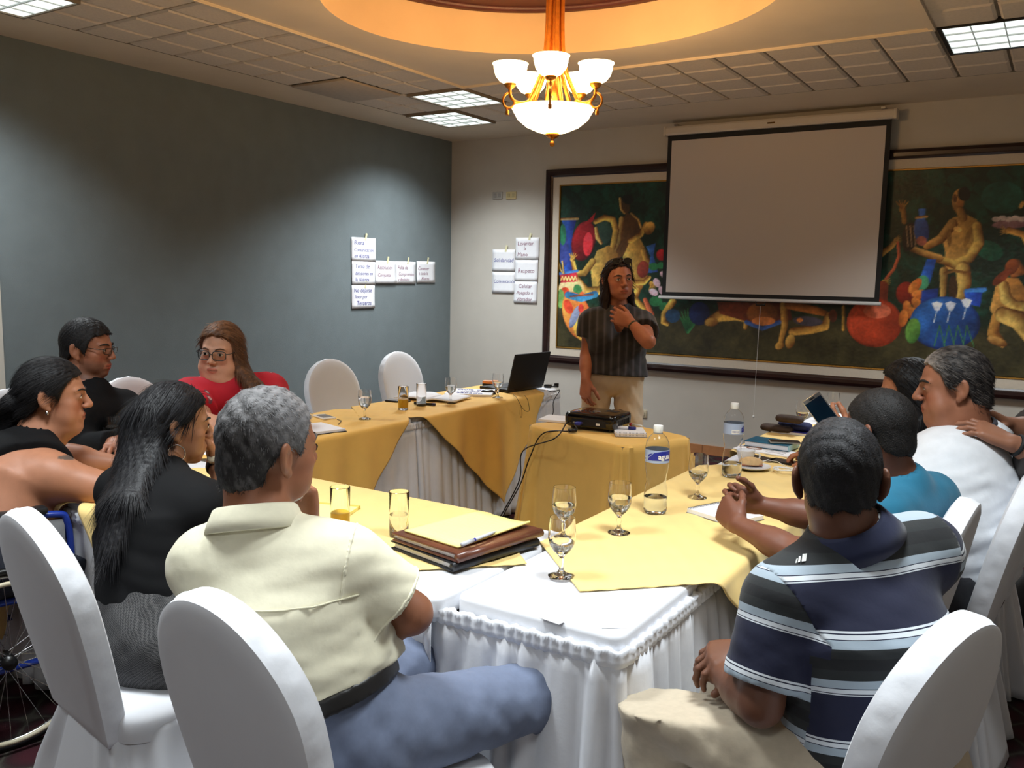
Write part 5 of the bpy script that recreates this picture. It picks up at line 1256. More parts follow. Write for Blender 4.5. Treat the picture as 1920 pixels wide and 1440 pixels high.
            kk = r.random(strands); sc = tint(kk, p0) * (0.8 + .6 * r.random((strands, 1))); V_.append(sv); Q_.append(sq); C_.append(np.repeat(sc, 8, 0))
        v = np.concatenate(V_); q = np.concatenate(Q_); me = np_mesh('hair', v - s.org, q); set_col(me, np.clip(np.concatenate(C_), 0, 1)); return link('hair', me, mat, s.t)
    def glasses(s, mat, lens, w=.0245, hgt=.0165, thick=.0016, square=.55):
        g = bpy.data.objects.new('glasses', None); COL.objects.link(g); g.parent = s.t; m = MB()
        cz, cy = .006, .1075
        for q in (-1, 1):
            pts = []
            for k in range(28):
                a = 2 * math.pi * k / 28; x = math.copysign(abs(math.cos(a)) ** square, math.cos(a)) * w; z = math.copysign(abs(math.sin(a)) ** square, math.sin(a)) * hgt
                pts.append(tuple(s.P(q * .033 + x, cy - .35 * max(0, abs(q * .033 + x) - .03), cz + z) - s.org))
            m.tube(pts, thick * s.hs, 6, closed=True)
            MB().add(pts, [tuple(range(28))]).build('lens', lens, g)
            m.tube([tuple(s.P(q * (.033 + w), cy - .0095, cz + .008) - s.org), tuple(s.P(q * .074, .085, cz + .009) - s.org), tuple(s.P(q * .080, .0, cz + .014) - s.org), tuple(s.P(q * .079, -.022, cz - .002) - s.org)], thick * s.hs, 6)
        m.tube([tuple(s.P(-.033 + w, cy, cz + .004) - s.org), tuple(s.P(0, cy + .006, cz + .008) - s.org), tuple(s.P(.033 - w, cy, cz + .004) - s.org)], thick * s.hs, 6)
        m.build('rims', mat, g, smooth=True); return g
_eye = []
def eye_mat():
    if not _eye: _eye.append(mat_attr('eye', 0.12, noise=0.0))
    return _eye[0]
M['lash'] = mat_plain('dark_lashes', (22, 16, 14), 0.6)
M['brow_black'] = mat_plain('black_eyebrow', (24, 18, 16), 0.8, noise=0.3, nscale=300)
M['brow_grey'] = mat_plain('grey_eyebrow', (70, 62, 56), 0.8, noise=0.3, nscale=300)
M['brow_x'] = M['brow_black']
M['hair'] = mat_attr('hair_strands', 0.6, bump=0.5, bscale=160, bdist=0.003, noise=0.25, nscale=140, spec=0.3)
M['hair_long'] = mat_attr('long_hair_strands', 0.55, bump=0.55, bscale=130, bdist=0.004, noise=0.25, nscale=120, spec=0.28, stretch=(1, 1, .06))
M['hair_short'] = mat_attr('cropped_hair', 0.65, bump=0.6, bscale=300, bdist=0.003, noise=0.3, nscale=260, spec=0.3)
def cloth(name, rgb, rough=.85, bump=.15, bscale=70, noise=.05, nscale=24, sheen=.1, **k): return mat_plain(name, rgb, rough, noise=noise, nscale=nscale, bump=bump, bscale=bscale, bdist=.003, sheen=sheen, **k)
def Wp(x, y, d): return at_depth(x, y, d)
# ================================================================== the people
def shoulders(c, hw, yaw, tilt=0.0):
    r = V(math.cos(R(yaw)), math.sin(R(yaw)), math.sin(R(tilt))); return c - r * hw, c + r * hw
def HD(px, py, d, yaw, pitch=0, roll=0, s=1.0, **k): return (Wp(px, py, d), rotm(yaw, pitch, roll), s, k)

# ---- grey-haired man in the cream shirt (front left, back to the viewer)
def man_cream():
    S = Wp(522, 1062, 1.76); SL, SR = shoulders(S, .145, 32, 2)
    ER = Wp(772, 1150, 1.80); WR = Wp(640, 1205, 1.93); EL = V(3.80, -5.76, .80); WL = V(3.935, -5.815, .945)
    J = dict(pel=(4.14, -5.98, .585), N=Wp(482, 1000, 1.77), SL=SL, SR=SR, ER=ER, WR=WR, EL=EL, WL=WL, KR=(4.41, -5.52, .55), KL=(4.06, -5.50, .56), AR=(4.41, -5.40, .08), AL=(4.08, -5.42, .08))
    p = Person('grey-haired person in cream short-sleeved shirt and blue-grey trousers, back turned, hand at chin', J, 30,
               HD(500, 846, 1.80, -8, 4, 3, 1.06, jaw=1.08, nose=1.05), (150, 98, 72), w=1.06, depth=1.12, belly=.02, arm=1.0, neck_r=.064)
    def paint(c, x, y, z, v, hd):
        b = hd & (z < -.055) & (z > -.110) & (y > .045) & (y < .092) & (np.abs(x) < .05) & ~((y > .082) & (np.abs(z + .059) < .012) & (np.abs(x) < .024)); c[b] = np.array(lin((196, 192, 190))); return c
    p.body({'L': dict(f=V(.05, -.25, 1), n=V(.1, -1, -.2), curl=(45, 60, 40)), 'R': dict(f=V(-1, .3, .1), n=V(0, -.4, -1), curl=(30, 40, 30))}, paint)
    p.eyes(); p.brows(M['brow_grey'])
    g = lambda h: .38 + .42 * np.clip((h[:, 2] - .01) / .06, -.6, 1) + .25 * np.clip((h[:, 1] + .02) / .08, -1, 1)
    p.hair(M['hair'], (40, 38, 39), .006, seed=3, strands=15000, slen=.013, sw=.0005, grey=((122, 120, 121), g, .9), jitter=.3, stiff=.07, bump_amp=.0022,
           line=[(-.13, -.055), (-.09, -.072), (-.05, -.060), (-.035, -.02), (-.012, .020), (.012, .018), (.024, .0), (.032, .016), (.045, .052), (.060, .078), (.08, .096), (.14, .11)])
    sh = cloth('cream_linen_shirt', (226, 220, 194), noise=.03, nscale=60, bump=.25, bscale=45)
    p.top('shirt', sh, .74, .016, .020, .085, .0, folds=.0065, seed=4)
    p.collar(sh, .076, .036, 24, .006, True, 12, drop=.012)
    # yoke seam with gathers and the armhole stitching
    m = MB(); pts = []
    for u in np.linspace(-1, 1, 26):
        q = S + p.right * u * .165 + p.up * (-.055 + .012 * u * u); lo_, hi_ = .0, .3
        for _ in range(18):
            mid = (lo_ + hi_) / 2; w_ = q - p.fwd * mid; ix = [int(np.clip(np.searchsorted(p.topF.ax[i], w_[i]), 0, len(p.topF.ax[i]) - 1)) for i in range(3)]
            if p.topF.d[ix[0], ix[1], ix[2]] < 0: lo_ = mid
            else: hi_ = mid
        pts.append(tuple(q - p.fwd * (lo_ + .004) - p.org))
    ys = m.tube(pts, .0022, 6).build('yoke_seam', mat_plain('seam_shadow', (206, 200, 172), .9), p.t, smooth=True)
    for f_, nm in ((.02, 'armhole_seam'), (.70, 'sleeve_hem')):
        d = nrm(p.J['ER'] - p.J['SR']); pt = lerp(p.J['SR'], p.J['ER'], f_); n_ = nrm(p.right * .9 + d * .25) if f_ < .1 else d
        F = Field(pt - .12, pt + .12, .004); S_, X, Y, Z = F.sl(pt - .13, pt + .13)
        ix = [np.clip(np.searchsorted(p.topF.ax[i], F.ax[i]) - 1, 0, len(p.topF.ax[i]) - 2) for i in range(3)]; fr = [np.clip((F.ax[i] - p.topF.ax[i][ix[i]]) / (p.topF.ax[i][ix[i] + 1] - p.topF.ax[i][ix[i]]), 0, 1) for i in range(3)]; acc = 0
        for a_ in (0, 1):
            for b_ in (0, 1):
                for c__ in (0, 1): acc = acc + p.topF.d[np.ix_(ix[0] + a_, ix[1] + b_, ix[2] + c__)] * (fr[0] if a_ else 1 - fr[0])[:, None, None] * (fr[1] if b_ else 1 - fr[1])[None, :, None] * (fr[2] if c__ else 1 - fr[2])[None, None, :]
        X, Y, Z = F.grids(); F.d = np.maximum(acc - .0022, np.abs((X - pt[0]) * n_[0] + (Y - pt[1]) * n_[1] + (Z - pt[2]) * n_[2]) - .0035).astype(F32)
        F.d = np.maximum(F.d, (np.sqrt((X - pt[0]) ** 2 + (Y - pt[1]) ** 2 + (Z - pt[2]) ** 2) - .112).astype(F32)); field_obj(nm, F, sh, p.t, None, 1, p.org)
    p.band('belt', mat_plain('black_leather_belt', (20, 18, 18), .45), [ECap(p.J['pel'] - p.up * .03, p.J['pel'] + p.up * .2, .170 * p.w, .122 * p.dp + .012, .155 * p.w, .118 * p.dp + .012, p.fwd)], p.J['pel'] + p.up * .078, p.up, .018, .016)
    p.trousers(cloth('blue_grey_trousers', (106, 116, 140), noise=.04, nscale=90, bump=.3, bscale=30), .09, .010, .086, .058, .050, .005, shoes=M['black'])
man_cream()

# ---- man in the striped polo (front right)
def man_striped():
    S = Wp(1602, 1082, 1.70); SL, SR = shoulders(S, .160, 50, 13)
    EL = Wp(1425, 1318, 1.64); WL = Wp(1352, 1262, 1.80); ER = V(4.99, -5.20, .74); WR = V(4.86, -5.43, .735)
    J = dict(pel=on_z(1628, 1440, .575), N=Wp(1596, 1020, 1.69), SL=SL, SR=SR, EL=EL, WL=WL, ER=ER, WR=WR, KL=Wp(1235, 1300, 1.84), KR=Wp(1400, 1215, 2.02), AL=(4.70, -5.44, .08), AR=(4.70, -5.16, .08))
    p = Person('person in navy striped polo shirt and beige trousers, back turned, hands in lap', J, 50,
               HD(1574, 903, 1.69, 16, 3, -3, .985, jaw=1.0), (104, 66, 48), w=.98, depth=1.12, arm=1.0, neck_r=.062)
    p.body({'L': dict(f=V(-.6, .9, -.1), n=V(.5, .3, -1), curl=(30, 40, 25)), 'R': dict(f=V(-.7, -.5, -.1), n=V(.1, .3, -1), curl=(35, 40, 25))})
    p.eyes(); p.brows(M['brow_black'])
    p.hair(M['hair_short'], (22, 20, 21), .0045, seed=8, strands=14000, slen=.008, sw=.0004, jitter=.45, stiff=.25, bump_amp=.0025, grey=((58, 58, 62), lambda h: np.clip((h[:, 2] - .02) / .3, 0, .3), .5),
           line=[(-.13, -.030), (-.09, -.042), (-.06, -.036), (-.035, -.015), (-.015, .012), (.012, .012), (.024, -.005), (.032, .012), (.042, .048), (.060, .066), (.085, .076), (.14, .084)])
    def stripe_coords(v):
        up, rt, fw = p.sample_along(v); hN = (p.J['N'] - p.J['pel']) @ p.up; out_ = [hN - up + .15]; lab = np.zeros(len(v), int)
        for k, q in enumerate('LR'):
            S_, E = p.J['S' + q], p.J['E' + q]; d = nrm(E - S_); t = (v - S_) @ d; rad = np.linalg.norm((v - S_) - t[:, None] * d, axis=1); out = (v - S_) @ (p.right * (1 if q == 'R' else -1))
            ns = nrm(p.right * (1 if q == 'R' else -1) * .9 + d * .3); m = (((v - S_) @ ns > .0062) & (rad < .12) & (t > -.10) & (t < .07)) | ((rad < .09) & (t >= .07) & (t < .4) & (out > -.035)); lab[m] = k + 1; out_.append(t + .150)
        return np.stack(out_, 1) + 1.96, lab
    t = NT('striped_jersey'); at = t.node('ShaderNodeAttribute', attribute_name='Col'); sp = t.node('ShaderNodeSeparateColor'); t.link(at.outputs['Color'], sp.inputs[0])
    d_ = t.node('ShaderNodeMath', operation='DIVIDE'); t.link(sp.outputs[0], d_.inputs[0]); d_.inputs[1].default_value = .196
    fr_ = t.node('ShaderNodeMath', operation='FRACT'); t.link(d_.outputs[0], fr_.inputs[0])
    navy, blk, dk, wht, ltb = [lin(c) for c in ((15, 20, 50), (30, 34, 36), (17, 19, 23), (216, 222, 228), (160, 174, 186))]
    st = [(0, navy), (.42, wht), (.44, navy), (.45, wht), (.49, navy), (.50, ltb), (.572, blk), (.66, dk), (.765, blk), (.857, ltb), (.93, navy), (.94, wht), (.98, navy), (.985, wht)]
    t.link(t.ramp(fr_.outputs[0], st, 'CONSTANT'), t.b.inputs['Base Color']); t.b.inputs['Roughness'].default_value = .85; t.b.inputs['Sheen Weight'].default_value = .1
    n2 = t.node('ShaderNodeTexNoise', i_Scale=90.0); t.link(t.coords(), n2.inputs['Vector']); t.bump(n2.outputs['Fac'], .12, .003); mat = t.m
    o = p.top('polo_shirt', mat, .80, .016, .020, -.02, .0, folds=.004, seed=6, base=.0052)
    v, q = p.topF.mesh(); v = smooth_verts(v, q, 2)
    for qq in 'LR':      # snap the armhole vertices on to the seam
        S_, E = p.J['S' + qq], p.J['E' + qq]; d = nrm(E - S_); ns = nrm(p.right * (1 if qq == 'R' else -1) * .9 + d * .3); f = (v - S_) @ ns - .006; t = (v - S_) @ d
        rad = np.linalg.norm((v - S_) - t[:, None] * d, axis=1); m = (np.abs(f) < .0037) & (rad < .12) & (t > -.11) & (t < .09); v[m] -= f[m, None] * ns
    sc, lab = stripe_coords(v); ql = lab[q].max(axis=1); vs, qs, cs, off = [], [], [], 0
    for k in range(3):
        qq = q[ql == k]; u, inv = np.unique(qq, return_inverse=True); vs.append(v[u]); qs.append(inv.reshape(-1, 4) + off); cs.append(sc[u, k]); off += len(u)
    me = np_mesh('polo_shirt', np.concatenate(vs) - p.org, np.concatenate(qs)); c_ = np.concatenate(cs); set_col(me, np.stack([c_, c_, c_], 1)); me.materials.append(mat); o.data = me
    def on_shirt(px, py):
        r_ = ray(px, py)
        for tt in np.arange(1.25, 2.1, .002):
            w_ = CAM_C + r_ * tt; ix = [int(np.searchsorted(p.topF.ax[i], w_[i])) for i in range(3)]
            if all(0 < ix[i] < len(p.topF.ax[i]) for i in range(3)) and p.topF.d[ix[0], ix[1], ix[2]] < .001: return w_ - r_ * .003
        return None
    lb_ = MB()      # small white bars printed near the shoulder
    for k, (x0_, wd_, h0_) in enumerate(((1491, 3, 8), (1496, 4, 11), (1503, 8, 14))):
        q4 = [on_shirt(x0_, 1056 - k * 1.5), on_shirt(x0_ + wd_, 1055 - k * 1.5), on_shirt(x0_ + wd_ + 2, 1055 - k * 1.5 - h0_), on_shirt(x0_ + 2, 1056 - k * 1.5 - h0_)]
        if all(q is not None for q in q4): lb_.add([tuple(q - p.org) for q in q4], [(0, 1, 2, 3)])
    if lb_.v: solidify(lb_.build('printed_bars', M['white_plastic'], o), .0012, 0)
    nv = cloth('navy_collar_cloth', (17, 25, 58)); p.collar(nv, .070, .036, 22, .010, True, 14, drop=.012)
    p.trousers(cloth('beige_chinos', (186, 172, 150), noise=.05, nscale=70, bump=.2), .10, .014, .088, .066, .052, .006, shoes=M['black'])
man_striped()

# ---- long-haired woman in black with hoop earrings
def woman_longhair():
    S = Wp(303, 940, 2.37); SL, SR = shoulders(S, .158, 4, -1)
    J = dict(pel=(3.42, -5.84, .575), N=Wp(303, 890, 2.40), SL=SL, SR=SR, ER=Wp(446, 948, 2.50), WR=Wp(404, 868, 2.60), EL=V(3.06, -5.52, .80), WL=V(3.24, -5.40, .79), KR=(3.52, -5.46, .56), KL=(3.34, -5.42, .56), AR=(3.5, -5.36, .08), AL=(3.34, -5.34, .08))
    p = Person('person with long black hair, hoop earring and watch, black top and checked skirt', J, 4,
               HD(324, 800, 2.45, -23, 6, 0, .98, jaw=1.02, nose=1.05), (156, 108, 78), w=1.05, depth=1.12, bust=.02, arm=1.0, neck_r=.052)
    p.body({'R': dict(f=V(-.25, .1, 1), n=V(-.6, -1, 0), curl=(35, 50, 40)), 'L': dict(f=V(1, .3, 0), n=V(0, 0, -1))}, legs=[Cap(J['AR'] if False else V(3.5, -5.42, .45), V(3.5, -5.36, .09), .055, .042), Cap(V(3.34, -5.40, .45), V(3.34, -5.34, .09), .055, .042)], lower=.05)
    p.eyes(); p.brows(M['brow_black'])
    b = lambda x, y, z: p.P(x, y, z)
    bk = p.fwd
    ch = [b(0, -.085, .03), Wp(262, 868, 2.36), Wp(226, 950, 2.25), Wp(206, 1036, 2.19)]
    ex = [ECap(ch[0], ch[1], .072, .040, .078, .040, bk, .03), ECap(ch[1], ch[2], .078, .040, .070, .034, bk, .03), ECap(ch[2], ch[3], .070, .034, .036, .018, bk, .03), ECap(b(-.05, -.02, .02), Wp(268, 880, 2.46), .03, .03, .035, .03, bk, .03)]
    p.hair(M['hair_long'], (20, 19, 22), .009, seed=11, extra=ex, strands=12000, slen=.06, sw=.0005, flow='long', jitter=.10, stiff=.02, bump_amp=.003,
           line=[(-.14, -.20), (-.05, -.11), (-.02, -.02), (-.010, .018), (.014, .022), (.028, .030), (.045, .050), (.062, .070), (.085, .084), (.14, .09)])
    blk = cloth('black_cotton_top', (9, 9, 11), bump=.12, sheen=0, spec=.2)
    p.top('blouse', blk, .50, .012, .018, -.02, .004, folds=.004, seed=8)
    t = NT('grey_checked_skirt'); v = t.coords('Object', (330, 330, 330)); c_ = t.node('ShaderNodeTexChecker', i_Scale=1.0); t.link(v, c_.inputs['Vector'])
    c_.inputs[1].default_value = (*lin((36, 36, 38)), 1); c_.inputs[2].default_value = (*lin((84, 82, 82)), 1); t.link(c_.outputs[0], t.b.inputs['Base Color']); t.b.inputs['Roughness'].default_value = .9
    p.trousers(t.m, .10, .014, .092, .066, .05, .004, skirt=True, name='skirt', hemcut=.40, calf=False)
    for q in 'LR': p.shoe(q, M['black'])
    e = p.P(.080, -.006, -.040); m = MB(); rad = .023
    f = p.hR[:, 1]; m.tube([tuple(e - V(0, 0, rad) + f * rad * math.cos(a) + V(0, 0, 1) * rad * math.sin(a) - p.org) for a in np.linspace(0, 2 * math.pi, 36, endpoint=False)], .0016, 8, closed=True)
    m.build('hoop_earring', M['steel'], p.t, smooth=True)
    w, d = p.J['WR'], nrm(p.J['WR'] - p.J['ER'])
    p.band('watch_strap', M['black_matte'], p.armp['R'][3:], w - d * .012, d, .010, .005, .004)
    sd = nrm(CAM_C - w); sd = nrm(sd - d * (sd @ d)); wt = MB(); c0 = w - d * .012 + sd * .034 - p.org; r1 = nrm(np.cross(d, sd))
    for k, (rr, hh) in enumerate(((.017, 0), (.017, .008), (.014, .010))): wt.v += [tuple(c0 + (r1 * math.cos(a) + d * math.sin(a)) * rr + sd * hh) for a in np.linspace(0, 2 * math.pi, 24, endpoint=False)]
    for k in range(2): wt.f += [(k * 24 + i, k * 24 + (i + 1) % 24, (k + 1) * 24 + (i + 1) % 24, (k + 1) * 24 + i) for i in range(24)]
    wt.f.append(tuple(48 + i for i in range(24))); wt.mi = [0] * len(wt.f); wt.build('watch_face', mat_plain('pale_watch_dial', (196, 186, 160), .3, metal=.3), p.t)
    # hair clip at the back of the head
    cp_ = p.P(-.02, -.105, -.01); cm = MB()
    for k in range(5): cm.tube([tuple(cp_ + V(0, 0, .022 - k * .011) + p.hR[:, 0] * -.03 - p.org), tuple(cp_ + V(0, 0, .022 - k * .011) - p.hR[:, 1] * .014 - p.org), tuple(cp_ + V(0, 0, .022 - k * .011) + p.hR[:, 0] * .03 - p.org)], .0035, 6)
    cm.build('hair_clip', mat_plain('silver_beaded_clip', (190, 160, 140), .25, metal=.6, noise=.3, nscale=120), p.t, smooth=True)
woman_longhair()

# ---- woman in a black sleeveless top, in the wheelchair
def woman_tank():
    S = Wp(62, 872, 2.98); SL, SR = shoulders(S, .19, -16, -1)
    J = dict(pel=(2.42, -5.84, .60), N=Wp(72, 822, 2.97), SL=SL, SR=SR, ER=Wp(212, 922, 2.88), WR=V(2.70, -5.36, .795), EL=V(2.26, -5.48, .82), WL=V(2.46, -5.33, .795), KR=(2.66, -5.42, .60), KL=(2.46, -5.38, .60), AR=(2.66, -5.30, .14), AL=(2.48, -5.28, .14))
    p = Person('person in black sleeveless top, hair tied back, tattooed arm, seated in the wheelchair', J, -14,
               HD(97, 745, 2.98, -37, 3, 0, 1.06, jaw=1.1, fat=.012, nose=1.1), (170, 116, 88), w=1.28, depth=1.35, bust=.03, belly=.04, arm=1.38, neck_r=.062)
    tat = Wp(140, 850, 2.86)
    def paint(c, x, y, z, v, hd):
        dv = v - tat; tr, tu = AX_R, AX_U; u = dv @ tr; w = dv @ tu; u, w = u * .9 + w * .43, w * .9 - u * .43
        k = (np.linalg.norm(dv, axis=1) < .16) & (((np.abs(u) < .030) & (np.abs(w + .012 - .5 * np.abs(u)) < .011 - .22 * np.abs(u))) | ((u > 0) & (u < .034) & (np.abs(w - .010) < .007)))
        c[k] = np.array(lin((92, 78, 70))); return c
    p.body({'R': dict(f=V(-.3, 1, 0), n=V(0, 0, -1)), 'L': dict(f=V(.3, 1, 0), n=V(0, 0, -1))}, paint)
    p.eyes(); p.brows(M['brow_black'], .8)
    b = p.P; ex = [Ell(b(0, -.105, -.02), (.040, .036, .042), p.hR, .02), ECap(b(-.01, -.118, -.03), b(-.02, -.125, -.13), .036, .032, .026, .02, -p.hR[:, 1], .02)]
    p.hair(M['hair'], (20, 18, 20), .010, seed=13, extra=ex, strands=9000, slen=.05, sw=.0005, flow='back', jitter=.12, stiff=.03, bump_amp=.0015,
           line=[(-.14, -.20), (-.10, -.10), (-.06, -.055), (-.03, -.02), (-.012, .016), (.014, .018), (.028, .0), (.04, .035), (.055, .062), (.085, .082), (.14, .092)])
    p.top('tank_top', cloth('black_jersey', (9, 9, 11), bump=.12, sheen=0, spec=.2), .5, .012, .018, -.04, .004, folds=.004, seed=10, sleeveless=True, strap=.030, scoop=[(.06, -.01, .09, .09, .06)])
    p.trousers(cloth('dark_denim', (34, 38, 52)), .10, .014, .10, .076, .055, .005, shoes=M['black'])
    e = b(.080, -.002, -.040) - p.org
    MB().lathe([(0, -.008), (.005, -.006), (.0065, 0), (.004, .006), (0, .009)], 12, tuple(e)).build('stud_earring', M['steel'], p.t, smooth=True)
woman_tank()

# ---- bespectacled man in black
def man_glasses():
    S = Wp(188, 778, 3.72); SL, SR = shoulders(S, .17, -66, 0)
    J = dict(pel=(1.66, -5.12, .585), N=Wp(170, 737, 3.73), SL=SL, SR=SR, ER=Wp(150, 845, 3.52), WR=Wp(215, 832, 3.42), EL=Wp(268, 822, 3.66), WL=Wp(225, 828, 3.46), KL=(2.02, -5.0, .56), KR=(2.02, -5.22, .56), AL=(2.1, -5.0, .08), AR=(2.1, -5.22, .08))
    p = Person('person with glasses and stubble in black jacket, seated at the corner by the blue wall', J, -70,
               HD(163, 656, 3.73, -58, 4, 0, 1.04, jaw=1.0), (158, 104, 80), w=1.1, depth=1.1, arm=1.12, neck_r=.062)
    def paint(c, x, y, z, v, hd):
        k = hd & (z < -.035) & (y > .0) & (y < .1) & ~((y > .082) & (np.abs(z + .059) < .011) & (np.abs(x) < .024)) & (z > -.115) & ((z < -.07) | (np.abs(x) > .03) | ((z < -.038) & (z > -.05)))
        wk = (np.clip((-.028 - z) / .025, 0, 1) * .5)[:, None]; c[k] = (c * (1 - wk) + np.array(lin((46, 36, 33))) * wk)[k]; return c
    p.body({'R': dict(f=V(.6, .8, 0), n=V(0, 0, -1)), 'L': dict(f=V(.6, -.6, 0), n=V(0, 0, -1))}, paint)
    p.eyes(); p.brows(M['brow_black'], 1.1)
    p.hair(M['hair'], (24, 22, 24), .011, seed=17, strands=4000, slen=.014, sw=.0008, jitter=.4, stiff=.25,
           line=[(-.13, -.045), (-.09, -.06), (-.05, -.045), (-.03, -.01), (-.012, .02), (.012, .015), (.024, -.012), (.034, .012), (.044, .050), (.060, .066), (.085, .076), (.14, .084)])
    p.glasses(M['black_gloss'], M['lens'], hgt=.0125)
    p.top('jacket', cloth('black_jacket_cloth', (12, 13, 16), bump=.2, sheen=0, spec=.2), 1.93, .016, .020, -.06, .006, folds=.006, seed=12)
    p.trousers(cloth('black_trousers', (24, 24, 28)), .10, .014, .086, .062, .05, .005, shoes=M['black'])
M['lens'] = mat_glass('spectacle_lens', (240, 244, 246), 1.02)
man_glasses()

# ---- woman in red
def woman_red():
    S = Wp(432, 742, 4.10); SL, SR = shoulders(S, .185, 248, -1)
    J = dict(pel=(1.74, -4.24, .60), N=Wp(430, 722, 4.08), SL=SL, SR=SR, ER=Wp(378, 800, 3.84), WR=Wp(430, 806, 3.86), EL=Wp(505, 800, 3.98), WL=Wp(452, 806, 3.84), KR=(2.10, -4.40, .58), KL=(2.10, -4.16, .58), AR=(2.14, -4.40, .08), AL=(2.14, -4.16, .08))
    p = Person('person in red patterned blouse with glasses and long brown hair, leaning on the table', J, 255,
               HD(416, 662, 4.06, 207, 4, -3, 1.10, jaw=1.22, fat=.022, nose=1.0), (206, 154, 128), w=1.38, depth=1.35, bust=.04, belly=.04, arm=1.38, neck_r=.066)
    p.body({'R': dict(f=V(.5, -.8, 0), n=V(0, 0, -1)), 'L': dict(f=V(.4, -.9, 0), n=V(0, 0, -1))})
    p.eyes((40, 40, 34), 1.1); p.brows(mat_plain('brown_eyebrow', (84, 58, 42), .8), .9)
    b = p.P; f = p.hR[:, 1]
    ex = [ECap(b(-.062, .01, .07), b(-.086, .0, -.06), .022, .04, .028, .05, f, .02), ECap(b(-.086, .0, -.06), Wp(478, 728, 4.02), .028, .05, .036, .045, f, .03), ECap(Wp(478, 728, 4.02), Wp(492, 762, 3.98), .036, .04, .030, .02, f, .03), ECap(b(0, -.09, .0), b(-.04, -.10, -.16), .07, .03, .07, .03, f, .03), ECap(b(.066, -.02, .05), b(.074, -.04, -.05), .016, .03, .016, .03, f, .02)]
    p.hair(M['hair_long'], (84, 58, 42), .015, seed=19, extra=ex, strands=5000, slen=.05, sw=.0008, flow='long', jitter=.15, stiff=.02, grey=((150, 104, 70), lambda h: np.clip((h[:, 2] - .03) * 4, 0, .5), .9),
           line=[(-.14, -.20), (-.05, -.12), (-.02, -.06), (.0, -.03), (.014, .0), (.030, .034), (.045, .056), (.062, .076), (.085, .090), (.14, .10)])
    p.glasses(mat_plain('teal_black_rims', (30, 40, 44), .3), M['lens'], w=.027, hgt=.019, thick=.0019)
    t = NT('red_feather_print'); v = t.coords('Object', (1, 1, .5)); vo = t.node('ShaderNodeTexVoronoi', i_Scale=13.0); vo.inputs['Randomness'].default_value = .8; t.link(v, vo.inputs['Vector'])
    c = t.ramp(vo.outputs['Distance'], [(0.0, lin((196, 150, 150))), (.13, lin((120, 66, 76))), (.19, lin((190, 22, 44)))], 'CONSTANT'); t.link(c, t.b.inputs['Base Color']); t.b.inputs['Roughness'].default_value = .8
    p.top('blouse', t.m, .60, .014, .020, -.05, .006, folds=.005, seed=14)
    p.trousers(cloth('dark_skirt_cloth', (30, 28, 34)), .08, .014, .10, .075, .055, .005, shoes=M['black'])
woman_red()

